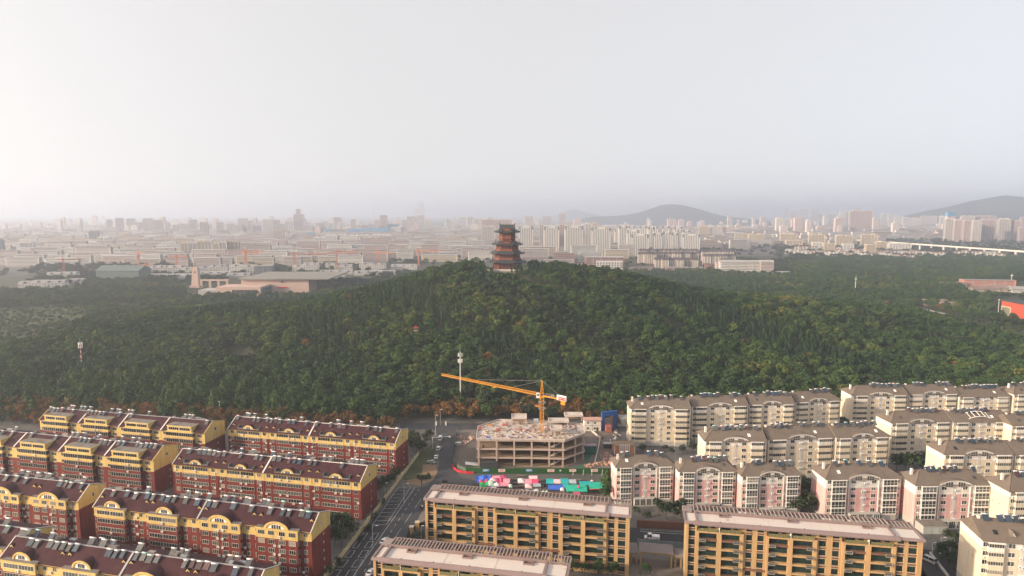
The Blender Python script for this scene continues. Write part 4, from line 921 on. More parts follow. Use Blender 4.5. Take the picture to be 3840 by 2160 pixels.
# ---- things round the frame
def container(px, sx, sy, h, m, label, rz=0, z=0, roof=None, wins=0, name='site_container'):
    p = P(*px, z); t = thing(name, label, 'container', (p.x, p.y, z), rz)
    MB().box(-sx / 2, sx / 2, -sy / 2, sy / 2, .05, h).build('body', m, t); MB().box(-sx / 2 - .15, sx / 2 + .15, -sy / 2 - .2, sy / 2 + .2, h + .002, h + .18).build('roof', roof or m, t)
    for k in range(int(sx / 1.2)): MB().box(-sx / 2 + .5 + k * 1.2, -sx / 2 + .6 + k * 1.2, -sy / 2 - .05, -sy / 2 - .001, .1, h - .1).build('rib', m, t)
    for k in range(wins): window(t, -sx / 2 + sx * (k + .5) / wins, h * .45, .9, .9, 2, y=-sy / 2 - .05)
    return t
m_gry = M('charcoal_sheet', (.05, .055, .06), .7, .1, .5); m_teal = M('green_sheet', (.03, .13, .10), .7, .15, .5)
container(c3(760, 1040), 8, 2.5, 2.7, m_gry, 'charcoal container under the left bays of the unfinished building')
container(c3(1815, 890), 6.2, 3.0, 4.2, m_teal, 'dark green shed with a mauve roof right of the unfinished building', roof=M('mauve_sheet', (.34, .24, .30), .7, .1, .5))
container(c3(440, 810), 2.6, 1.6, 1.5, M('grey_box', (.38, .38, .38), .7, .1), 'small pale grey box inside the hoarding by the street')
ph = P(*c3(1845, 660)); t = thing('site_office', 'two-storey white prefab site office with rusty roof', 'site office', (ph.x, ph.y, 0))
MB().box(-4.6, 4.6, 0, 5, 0, 6.2).build('wall', m_ivory, t); MB().box(-4.65, 4.65, -.06, 5.06, 3.0, 3.2).build('belt_course', m_grey, t)
rf = MB(); rf.extx([(-.8, 6.2), (2.5, 7.2), (5.6, 6.2)], -5, 5); rf.build('roof', M('rusty_roof', (.42, .26, .22), .8, .15, .6), t)
for z in (1.0, 4.1):
    for x in (-2.6, 1.2): window(t, x, z, 1.3, 1.2, 2)
window(t, 2.6, .05, 1.2, 2.2, 1, name='door', pm=m_gry)
MB().box(-.1, .0, -.1, 0, .1, 6.1).build('drain_pipe', m_grey, t)
bs = P(*c3(1945, 655)); be = P(*c3(2100, 640)); t = thing('portal_gate', 'tall blue steel portal frame beside the site office', 'gate', (bs.x, bs.y, 0), math.atan2(be.y - bs.y, be.x - bs.x))
wl = (be - bs).length
MB().box(0, 1.4, 0, 1.2, 0, 7.9).build('column', m_blue, t); MB().box(wl - 1.4, wl, 0, 1.2, 0, 7.9).build('column', m_blue, t); MB().box(-.2, wl + .2, -.1, 1.3, 7.902, 10.4).build('beam', m_blue, t)
MB().box(1.41, wl - 1.41, .9, 1.1, .0, 6.9).build('shutter', M('grey_shutter', (.24, .24, .25), .7, .08, .4), t)
container(c3(2145, 600), 7, 4, 5.5, m_white, 'white shed right of the blue portal gate', name='white_shed', roof=m_grey)
t = container(c3(2005, 655), 3.0, 6.5, 3.2, M('rust_red', (.38, .14, .10), .8, .2, .6), 'rusty red truck body parked before the blue portal gate', name='truck_body', roof=m_rst)
for sy in (-2, 2):
    for sx in (-1.5, 1.5): MB().bar((sx - .15, sy, .45), (sx + .15, sy, .45), .45, n=10).build('wheel', m_dark, t)
container(c3(2010, 830), 5, 2.6, 2.2, m_gry, 'grey steel bin on the site path', name='steel_bin', roof=m_grey)
hp = P(*c3(2180, 905)); t = thing('brick_shed', 'roofless brick shed with white concrete fins behind the leftmost pink block', 'shed', (hp.x, hp.y, 0), rad(2))
MB().box(-5, 5, 0, 7, 0, 4.2).build('wall', M('orange_brick', (.42, .20, .11), .9, .2, .6), t); MB().box(-5.2, 5.2, -.2, 7.2, 4.201, 4.5).build('roof', m_brk, t)
for k in range(6): MB().box(-2.6 + k * .9, -2.1 + k * .9, -.35, -.201, .8, 5.2).build('fin', m_ivory, t)
for x in (-5.1, 4.8): MB().box(x, x + .3, -.3, -.001, 0, 4.2).build('pier', m_ivory, t)
# spoil, pit wall and the heaps along the site path
def heap(name, px_list, h, m, label, cat='heap', n=70, spread=1.0):
    mb = MB(); pts = [P(*q) for q in px_list]
    for k in range(n):
        a = R.choice(pts); b = R.choice(pts); f = R.random(); x, y = a.x + (b.x - a.x) * f + R.gauss(0, .6) * spread, a.y + (b.y - a.y) * f + R.gauss(0, .6) * spread
        s = R.uniform(.3, 1.1); z = R.uniform(0, h * .6); an = R.uniform(0, 3); c_, s_ = math.cos(an), math.sin(an)
        q = [(x + u * c_ - v * s_, y + u * s_ + v * c_) for u, v in ((-s, -s * .5), (s, -s * .5), (s * .8, s * .5), (-s, s * .6))]
        mb.hexa([(*p, 0) for p in q] + [(x + (p[0] - x) * .6, y + (p[1] - y) * .6, z + R.uniform(.1, .5)) for p in q], R.randrange(len(m)))
    o = mb.build(name, m); stuff(o); tag(o, label, cat)
heap('spoil_heap', [c3(1800, 1030), c3(1900, 1010), c3(2030, 1000)], 1.6, [m_pk, m_or, m_cx, M('plank')], 'heap of orange and pink rubble behind the hoarding', n=90)
heap('scrap_heap', [c3(1930, 920), c3(2000, 900), c3(1960, 980), c3(2040, 960)], 1.2, [m_rst, m_grey, m_pk, m_brk, m_gry], 'scrap and pallets along the site path', n=90)
heap('scrap_heap', [c3(2085, 650), c3(2060, 760), c3(2100, 700)], 1.0, [m_grey, m_gry, m_white, m_brk], 'row of scrap beside the dark slope by the beige block', n=60)
heap('earth_heap', [c3(470, 720), c3(600, 730), c3(520, 780)], 1.0, [m_brk, m_pk, m_cx], 'earth and rubble inside the hoarding by the street', n=60, spread=1.6)
for k, (x0, y0) in enumerate(((0, 0), (.6, .8))):
    a = P(*c3(515, 1000 + 14 * k)); b = P(*c3(672, 1014 + 14 * k)); o = MB().bar((a.x, a.y, .5), (b.x, b.y, .5), .45, n=10).build('steel_pipe', m_white, smooth=True); tag(o, 'white pipe lying behind the hoarding corner, %s' % ('upper' if k == 0 else 'lower'), 'pipe', 'white pipes')
sheet('pit_floor', [P(*c3(1765, 1010)), P(*c3(1590, 1040)), P(*c3(1760, 1040)), P(*c3(1850, 880)), P(*c3(1770, 880))], .014, m_teal)
pw = thing('pit_wall', 'low concrete kerb wall along the site path', 'wall')
pts = [P(*c3(*q)) for q in ((1835, 665), (1925, 735), (1905, 850), (1870, 985))]
for k in range(3):
    a, b = pts[k], pts[k + 1]; d = (b - a).normalized(); nn = Vector((d.y, -d.x, 0)) * .2; q = [a + nn, b + nn, b - nn, a - nn]
    MB().hexa([(v.x, v.y, 0) for v in q] + [(v.x, v.y, 1.0) for v in q]).build('kerb_segment', m_cxl, pw)

# ------------------------------------------------------------------ market canopies
cK = crop(1740, 1760, 4.441)
CC = {}
def mc(c):
    if c not in CC: CC[c] = M('canopy_%d' % len(CC), c, .75, .12, .6, c2_=tuple(min(1, v * 1.15 + .04) for v in c), dirt=.08)
    return CC[c]
def canopy(x0, x1, y0, y1, c, shape, label, z=2.5):
    A, B, C_ = P(*cK(x0, y1), z), P(*cK(x1, y1), z), P(*cK((x0 + x1) / 2, y0), z)
    w_, d_ = B.x - A.x, max(1.2, C_.y - A.y - .2); t = thing('market_canopy', label, 'canopy', ((A.x + B.x) / 2, A.y + d_ / 2, 0), rad(R.uniform(-3, 3)), 'market stall canopies')
    mb = MB(); N, K_ = 8, 6
    def zz(u, v):
        s = .06 * math.sin(u * 9 + v * 7 + x0)
        if shape == 'peak': return 1.0 * max(0, 1 - max(abs(u), abs(v))) + s - .2
        if shape == 'gable': return .75 * (1 - abs(v)) + s - .2
        if shape == 'wave': return .32 * math.sin(u * 5 + x0) + .2 * math.sin(v * 6 + u * 3) - .12
        if shape == 'flat': return .15 * (1 - abs(v)) + s - .1
        return .55 * math.sqrt(max(0, 1 - u * u * .8 - v * v * .8)) - .2
    for i in range(N):
        for j in range(K_):
            u0, u1, v0, v1 = [-1 + 2 * k for k in (i / N, (i + 1) / N, j / K_, (j + 1) / K_)]
            mb.quad(*[(u * w_ / 2, v * d_ / 2, z + zz(u, v)) for u, v in ((u0, v0), (u1, v0), (u1, v1), (u0, v1))])
    for i in range(N):   # hanging valance front and back
        u0, u1 = -1 + 2 * i / N, -1 + 2 * (i + 1) / N
        for v in (-1, 1): mb.quad((u0 * w_ / 2, v * d_ / 2, z + zz(u0, v) - .4), (u1 * w_ / 2, v * d_ / 2, z + zz(u1, v) - .4), (u1 * w_ / 2, v * d_ / 2, z + zz(u1, v)), (u0 * w_ / 2, v * d_ / 2, z + zz(u0, v)))
    mb.build('cloth', mc(c), t, smooth=shape not in ('gable', 'peak'))
    for sx in (-1, 1):
        for sy in (-1, 1): MB().bar((sx * w_ * .47, sy * d_ * .46, 0), (sx * w_ * .47, sy * d_ * .46, z - .15), .04).build('pole', m_grey, t)
    if w_ > 2.5 and shape != 'flat':
        tb = MB(); tb.box(-w_ * .42, w_ * .42, -d_ * .4, -d_ * .4 + .9, .7, .78); tb.bar((-w_ * .4, -d_ * .35, 0), (-w_ * .4, -d_ * .35, .7), .04); tb.bar((w_ * .4, -d_ * .35, 0), (w_ * .4, -d_ * .35, .7), .04); tb.build('trestle', m_brk, t)
    return t
BL, PK, HP, LP, TE, GR, WH, GY, MI = (.04, .13, .55), (.72, .28, .34), (.62, .06, .16), (.74, .50, .52), (.02, .36, .38), (.03, .42, .14), (.72, .64, .64), (.36, .40, .44), (.50, .66, .55)
DP = (.42, .08, .16); GT = (.02, .40, .28)
for a in ((190, 440, 88, 190, BL, 'wave', 'blue rippled market tarp nearest the street'), (250, 400, 172, 215, HP, 'wave', 'crimson tarp strip in front of the blue tarp'), (425, 540, 138, 190, LP, 'peak', 'pale pink peaked canopy right of the blue tarp'),
          (470, 600, 102, 142, PK, 'gable', 'pink canopy at the back of the left group'), (600, 710, 94, 140, DP, 'peak', 'dark pink canopy at the back of the left group'), (540, 650, 140, 214, HP, 'wave', 'hot pink canopy in the middle of the left group'),
          (652, 765, 140, 212, PK, 'gable', 'pink canopy at the right of the left group'), (255, 395, 208, 275, GR, 'wave', 'bright green wavy canopy with pale edges'), (390, 490, 175, 268, MI, 'dome', 'pale mint parasol canopy beside the green one'),
          (492, 590, 222, 266, WH, 'peak', 'white and lilac peaked canopy in the left group'), (595, 750, 206, 268, PK, 'flat', 'broad salmon pink canopy at the front of the left group'), (745, 802, 240, 290, MI, 'dome', 'small mint green parasol at the right of the left group'),
          (430, 540, 284, 320, WH, 'flat', 'folded white sheet canopy at the front of the left group'), (640, 800, 322, 350, TE, 'flat', 'low teal tarp close behind the tan building roof'), (897, 1010, 142, 210, WH, 'peak', 'white peaked canopy at the left of the middle group'),
          (1015, 1128, 150, 226, PK, 'gable', 'salmon gabled canopy in the middle group'), (1130, 1240, 150, 226, HP, 'gable', 'rose red gabled canopy in the middle group'), (1080, 1222, 98, 150, LP, 'gable', 'light pink canopy behind the middle group'),
          (1015, 1135, 232, 296, LP, 'peak', 'pinkish white peaked canopy in front of the middle group'), (1150, 1280, 228, 276, GY, 'flat', 'grey blue flat canopy at the right of the middle group'), (990, 1240, 332, 388, GY, 'wave', 'sagging grey tarp close behind the tan building roof'),
          (935, 1000, 335, 372, WH, 'dome', 'white umbrella beside the sagging grey tarp'), (1265, 1390, 352, 402, MI, 'wave', 'pale green and pink sheet near the tan building roof'), (1370, 1490, 142, 222, TE, 'gable', 'leftmost teal canopy of the right group'),
          (1494, 1612, 152, 220, LP, 'gable', 'whitish pink canopy between two teal ones'), (1616, 1745, 138, 232, TE, 'gable', 'tall teal canopy second in the right group'), (1752, 1872, 155, 220, GY, 'gable', 'grey green canopy at the back of the right group'),
          (1405, 1662, 250, 326, BL, 'flat', 'long royal blue canopy in the right group'), (1655, 1705, 235, 300, TE, 'flat', 'small teal awning beside the blue canopy'), (1605, 1670, 300, 342, WH, 'dome', 'red and white umbrella by the blue canopy'),
          (1705, 2055, 240, 352, GT, 'gable', 'largest green teal gabled canopy'), (1925, 2160, 190, 252, TE, 'flat', 'long turquoise awning behind the largest canopy'), (2085, 2365, 205, 318, GT, 'flat', 'green awning with red trim at the right end of the market'),
          (1825, 1940, 362, 425, DP, 'gable', 'dark red booth in front of the largest canopy'), (2110, 2156, 178, 198, LP, 'dome', 'small pink and white umbrella behind the right end of the market')):
    canopy(*a)
tt = P(*cK(2085, 335), 2.3); te = P(*cK(2330, 325), 2.3); o = MB().bar(tuple(tt), tuple(te), .16).build('red_trim', M('orange_red_trim', (.62, .07, .02), .7, .1, 1), None); tag(o, 'orange red rolled edge hanging at the green awning', 'awning trim')
p = P(*cK(1905, 300), 3.1); t = thing('red_bundle', 'red cloth bundle tied on top of the largest canopy', 'bundle', (p.x, p.y, 3.1)); mb = MB(); mb.bar((0, 0, -.1), (0, 0, 1.2), .55, n=8, r2=.08); mb.build('cloth', mc(HP), t); MB().bar((0, 0, 1.1), (0, 0, 1.6), .06).build('knot', mc(HP), t)
# market tables and crates left uncovered at the back
m_tb = M('stall_boards', (.17, .13, .10), .9, .3, .7)
for k, (X, Y, L_) in enumerate(((820, 190, 5), (830, 245, 5), (960, 260, 4), (860, 310, 7), (1320, 200, 4), (1330, 255, 4), (1210, 300, 6), (1480, 365, 9), (1900, 200, 3), (950, 130, 4), (1640, 420, 5))):
    p = P(*cK(X, Y)); t = thing('stall_table', 'bare market stall table, %s from the left of the market' % ordn(sorted((820, 830, 960, 860, 1320, 1330, 1210, 1480, 1900, 950, 1640)).index(X)), 'stall table', (p.x, p.y, 0), rad(R.uniform(-4, 4)), 'bare stall tables')
    MB().box(-L_ / 2, L_ / 2, -.6, .6, .78, .86).build('table_top', m_tb, t)
    for sx in (-1, 1):
        for sy in (-1, 1): MB().box(sx * (L_ / 2 - .2) - .05, sx * (L_ / 2 - .2) + .05, sy * .5 - .05, sy * .5 + .05, 0, .779).build('leg', m_tb, t)
# ------------------------------------------------------------------ street furniture, walls, vehicles, people
bw_a, bw_b = P(1200, 2200), P(1571, 1705); bwall = thing('boundary_wall', 'pale yellow boundary wall between the red blocks and the street', 'wall')
d = bw_b - bw_a; L_ = d.length; d.normalize(); nn = Vector((d.y, -d.x, 0)); n_ = int(L_ / 4)
m_bwall = M('wall_yellow', (.50, .42, .25), .9, .18, .5)
for k in range(n_):
    a, b = bw_a + d * (L_ * k / n_ + .2), bw_a + d * (L_ * (k + 1) / n_ - .2); q = [a + nn * .1, b + nn * .1, b - nn * .1, a - nn * .1]
    MB().hexa([(v.x, v.y, 0) for v in q] + [(v.x, v.y, 1.7) for v in q]).build('panel', m_bwall, bwall)
    c = bw_a + d * (L_ * k / n_); q = [c + nn * .2 - d * .19, c + nn * .2 + d * .19, c - nn * .2 + d * .19, c - nn * .2 - d * .19]
    MB().hexa([(v.x, v.y, 0) for v in q] + [(v.x, v.y, 2.1) for v in q]).build('pier', m_bwall, bwall)
def wall_line(name, label, cat, px, h, m, th=.25, seg=6, top=None):
    t = thing(name, label, cat); pts = [P(*q) for q in px]
    for k in range(len(pts) - 1):
        a, b = pts[k], pts[k + 1]; d = b - a; L_ = d.length; d.normalize(); nn = Vector((d.y, -d.x, 0)) * th / 2; q_ = max(1, round(L_ / seg))
        for j in range(q_):
            s0, s1 = a + d * (L_ * j / q_ + .01), a + d * (L_ * (j + 1) / q_ - .01); q = [s0 + nn, s1 + nn, s1 - nn, s0 - nn]
            MB().hexa([(v.x, v.y, 0) for v in q] + [(v.x, v.y, h) for v in q]).build('panel', m, t)
            if top: MB().hexa([(v.x, v.y, h + .002) for v in q] + [(v.x, v.y, h + .15) for v in q]).build('coping', top, t)
    return t
wall_line('retaining_wall', 'reddish brown retaining wall between the two tan buildings', 'wall', (c7(-30, 415), c7(420, 440)), 3.0, M('red_brown_wall', (.15, .07, .05), .95, .15, .5), .5)
m_pan = glass('blue_grey_panel', (.20, .26, .30), .25, .15)
wall_line('panel_fence', 'blue grey translucent panel fence beside the dark side road', 'fence', (c7(-30, 580), c7(410, 618)), 2.6, m_pan, .08, 2.2, m_grey)
wall_line('garden_fence', 'low dark railing around the garden at the foot of the tan building', 'fence', (c2(1310, 1185), c2(1360, 1110), c2(1420, 1060), c2(1480, 1040)), 1.5, m_gry, .12, 3)
for X, Y in ((1372, 1110), (1418, 1072)):
    p = P(*c2(X, Y)); t = thing('gate_pier', 'tan gate pier at the garden corner, %s one' % ('nearer' if X == 1372 else 'farther'), 'gate pier', (p.x, p.y, 0)); MB().box(-.7, .7, -.7, .7, 0, 2.6).build('pier', m_tan, t); MB().box(-.85, .85, -.85, .85, 2.602, 2.85).build('cap', m_sill, t)
wall_line('lane_wall', 'low pale wall along the lane at the bottom right corner', 'wall', (c5(930, 1290), c5(1060, 1460)), .8, m_kerb, .5, 6)
# gate lodge between the tan buildings
gp = P(*c7(150, 760)); t = thing('gate_lodge', 'gate lodge with three grey roofs between the tan buildings', 'gate lodge', (gp.x, gp.y, 0), rad(-10))
m_lodge = M('lodge_roof', (.20, .17, .17), .8, .1, .8)
for (x0, x1, z, y0, y1) in ((-6.0, 5.2, 5.2, 0, 5), (-13, -6.2, 4.2, .6, 4.6), (5.4, 12.0, 4.2, .6, 4.6)):
    rf = MB(); rf.extx([(y0 - .8, z), ((y0 + y1) / 2, z + 1.5), (y1 + .8, z), ((y0 + y1) / 2, z - .1)], x0, x1); rf.build('roof', m_lodge, t)
    MB().box(x0 + .3, x1 - .3, y0, y1, z - .9, z - .12).build('lintel', m_tan2, t)
    for k in range(4):
        xx = x0 + .6 + (x1 - x0 - 1.2) * k / 3
        if 0 < k < 3 and z > 5: continue
        MB().box(xx - .25, xx + .25, y0 + .1, y0 + .6, 0, z - .902).build('column', m_tan2, t)
        MB().box(xx - .25, xx + .25, y1 - .6, y1 - .1, 0, z - .902).build('column', m_tan2, t)
# garages under the right pink block
gp = P(*c5(880, 1150)); t = thing('garage_row', 'pale grey garages below the rightmost pink block', 'garage', (gp.x, gp.y, 0))
MB().box(0, 9, 0, 5, 0, 3.2).build('wall', m_base, t); MB().box(-.2, 9.2, -.2, 5.2, 3.202, 3.4).build('roof', m_terr, t)
for k in range(3): window(t, 1.6 + 2.9 * k, .05, 2.5, 2.4, 1, name='garage_door', pm=m_door, fm=m_base)
# ---- lamps
m_lamp = M('lamp_grey', (.50, .50, .50), .5, .08, 1); m_lh = M('lamp_head', (.75, .75, .74), .4, .05, 1)
def street_lamp(px, h, arm, label, rz=0):
    p = P(*px); t = thing('street_lamp', label, 'street lamp', (p.x, p.y, 0), rz, 'street lamps')
    MB().bar((0, 0, 0), (0, 0, h), .11, n=8, r2=.07).build('pole', m_lamp, t)
    MB().bar((0, 0, h - .3), (arm, 0, h), .05).build('arm', m_lamp, t)
    MB().box(arm - .1, arm + .75, -.16, .16, h - .08, h + .06).build('lamp_head', m_lh, t)
    MB().box(-.2, .2, -.2, .2, 0, .25).build('foot', m_kerb, t)
street_lamp(c2(1312, 870), 8.5, 1.3, 'street lamp beside the herringbone parking bays'); street_lamp(c2(1062, 1228), 8.5, 1.3, 'street lamp beside the lower kerbside bays')
street_lamp(cS(645, 345), 11, .6, 'tall street lamp at the corner of the cross street'); street_lamp(c2(1601, 242), 9, .5, 'street lamp on the far side of the cross street')
street_lamp(c2(1160, 795), 5, .5, 'short lamp behind the boundary wall by dark trees'); street_lamp(c1(1760, 175), 9, -.6, 'thin lamp post above the far left gable')
street_lamp(c3(1082, 520), 9, .4, 'street lamp among orange trees behind the unfinished building'); street_lamp(c3(1850, 500), 9, .4, 'street lamp behind the site office')
street_lamp(c5(1002, 1290), 6, 1.0, 'garden lamp post between the rightmost tan building and the cream block'); street_lamp(c5(943, 1310), 5, .6, 'lamp by the silver van'); street_lamp(c6(468, 610), 5, .3, 'lamp beside the garden gate piers')
street_lamp(c2(1015, 170), 8, .5, 'lamp behind the farther arched-dormer block')
p = P(*cS(592, 600)); t = thing('sign_gantry', 'grey road sign gantry reaching over the street by the parked cars', 'sign gantry', (p.x, p.y, 0)); MB().bar((0, 0, 0), (0, 0, 6.2), .14, n=8).build('pole', m_lamp, t); MB().bar((0, 0, 5.9), (8.5, 1.5, 6.1), .09).build('arm', m_lamp, t); MB().box(8.0, 8.9, 1.3, 1.6, 5.7, 6.3).build('camera_box', m_lh, t)
for k, X in enumerate((655, 830)):
    p = P(*cS(X, 170)); t = thing('bollard', 'white gate post on the far side of the cross street, %s' % ('left' if k == 0 else 'right'), 'post', (p.x, p.y, 0)); MB().box(-.35, .35, -.3, .3, 0, 2.2).build('shaft', m_white, t); MB().box(-.45, .45, -.4, .4, 2.202, 2.4).build('cap', m_kerb, t)
p = P(*cS(395, 1260)); t = thing('short_post', 'dark short post at the edge of the bare earth verge', 'post', (p.x, p.y, 0)); MB().bar((0, 0, 0), (0, 0, 2.4), .18, n=8).build('shaft', m_dark, t); MB().box(-.25, .25, -.1, .1, 1.9, 2.5).build('plate', m_gry, t)
# ---- cars
m_tyre = M('tyre', (.02, .02, .02), .9, .1, 1); m_rim = M('rim', (.45, .45, .46), .4, .05, 1, metal=.6)
m_cg = glass('car_glass', (.015, .017, .02), .06, .1)
m_cw = M('car_white', (.74, .74, .73), .3, .03, 1, spec=.5); m_cs = M('car_silver', (.42, .43, .44), .3, .03, 1, metal=.4, spec=.5)
m_hl = M('headlight', (.7, .7, .72), .15, .02, 1); m_tl = M('tail_light', (.35, .02, .02), .3, .02, 1)
def car(px, rz, paint, label, kind='sedan', cat='car'):
    """front towards local +y"""
    p = P(*px); t = thing('van' if kind == 'van' else ('pickup_truck' if kind == 'truck' else 'parked_car'), label, cat, (p.x, p.y, .03), rz, 'cars and vans')
    L_, W_, H_ = {'sedan': (4.6, 1.8, 1.45), 'suv': (4.7, 1.9, 1.7), 'van': (5.0, 1.9, 2.0), 'truck': (5.4, 1.95, 2.1)}[kind]
    h = L_ / 2; w = W_ / 2; zb = .32; zs = .95 if kind != 'van' else 1.1
    prof = [(-h, .5), (-h + .05, zs), (-h + .5, zs + .04), (h - 1.2, zs + .02), (h - .25, zs - .16), (h, .62), (h - .03, zb), (-h + .05, zb)]   # (y, z) outline
    b = MB(); n = len(prof)
    ring = [[(s * w * (.93 if z > .9 else 1), y, z) for y, z in prof] for s in (-1, 1)]
    i0 = len(b.v); b.v += ring[0] + ring[1]
    for k in range(n): b.f.append((i0 + k, i0 + n + k, i0 + n + (k + 1) % n, i0 + (k + 1) % n)); b.m.append(0)
    b.f.append(tuple(i0 + k for k in range(n))); b.m.append(0); b.f.append(tuple(i0 + n + k for k in reversed(range(n)))); b.m.append(0)
    b.build('body', paint, t)
    y0, y1, y2, y3 = {'sedan': (-h + .55, -h + 1.25, h - 2.2, h - 1.25), 'suv': (-h + .1, -h + .55, h - 2.2, h - 1.3), 'van': (-h + .06, -h + .25, h - 1.3, h - .6), 'truck': (h - 2.6, h - 2.45, h - 1.35, h - .7)}[kind]
    wt = w * .78; wb = w * .92
    cab = [(-wb, y0, zs), (wb, y0, zs), (wb, y3, zs), (-wb, y3, zs), (-wt, y1, H_ - .06), (wt, y1, H_ - .06), (wt, y2, H_ - .06), (-wt, y2, H_ - .06)]
    MB().hexa(cab).build('cabin_glass', m_cg, t)
    MB().hexa([(-wt - .02, y1 - .04, H_ - .07), (wt + .02, y1 - .04, H_ - .07), (wt + .02, y2 + .05, H_ - .07), (-wt - .02, y2 + .05, H_ - .07), (-wt + .08, y1 + .1, H_), (wt - .08, y1 + .1, H_), (wt - .08, y2 - .1, H_), (-wt + .08, y2 - .1, H_)]).build('roof', paint, t)
    for f in (.0, .5, 1.0):
        pl = MB()
        yb, yt = y0 + (y3 - y0) * f, y1 + (y2 - y1) * f
        for s in (-1, 1): pl.bar((s * (wb + .005), yb, zs), (s * (wt + .02), yt, H_ - .05), .06)
        stuff(pl.build('pillar', paint, t))
    if kind == 'truck': MB().box(-w, w, -h, h - 2.7, zs + .045, zs + .5).build('cargo_bed', paint, t)
    for sx in (-1, 1):
        for yy in (-h + .85, h - .85):
            o = MB().bar((sx * (w - .2), yy, .32), (sx * (w + .02), yy, .32), .32, n=12).build('wheel', m_tyre, t); MB().bar((sx * (w + .021), yy, .32), (sx * (w + .03), yy, .32), .19, n=8).build('rim', m_rim, o)
        MB().box(sx * w * .62 - .18, sx * w * .62 + .18, h - .06, h + .01, .62, .78).build('headlight', m_hl, t)
        MB().box(sx * w * .66 - .16, sx * w * .66 + .16, -h - .01, -h + .06, .68, .85).build('tail_light', m_tl, t)
        MB().box(sx * (w + .02) - .1, sx * (w + .02) + .1, y3 - .35, y3 - .2, zs + .02, zs + .16).build('mirror', paint, t)
    return t
car(cS(702, 605), rad(-8), m_cw, 'white suv with dark sunroof, farthest of the cars parked along the street', 'suv'); car(cS(655, 762), rad(2), m_cw, 'white sedan seen from behind, middle one of the parked cars')
car(cS(565, 855), rad(60), m_cs, 'silver car with black roof slanted on the bare earth verge'); car(c2(1153, 1180), rad(-16), m_cw, 'white sedan driving down the street beside the lower parking bays')
car(c2(1045, 1432), rad(-16), m_cw, 'white car at the bottom edge by the nearest tan building'); car(cS(732, 425), rad(-4), m_cw, 'small white delivery van at the corner of the cross street', 'van', 'van')
car(c7(105, 518), rad(80), m_cw, 'white pickup on the dark side road between the tan buildings', 'truck', 'pickup'); car(c5(918, 1345), rad(28), m_cs, 'silver van parked beside the rightmost tan building', 'van', 'van'); car(c5(1402, 945), rad(75), m_cw, 'white car between the rightmost pink block and the end wall', 'sedan')
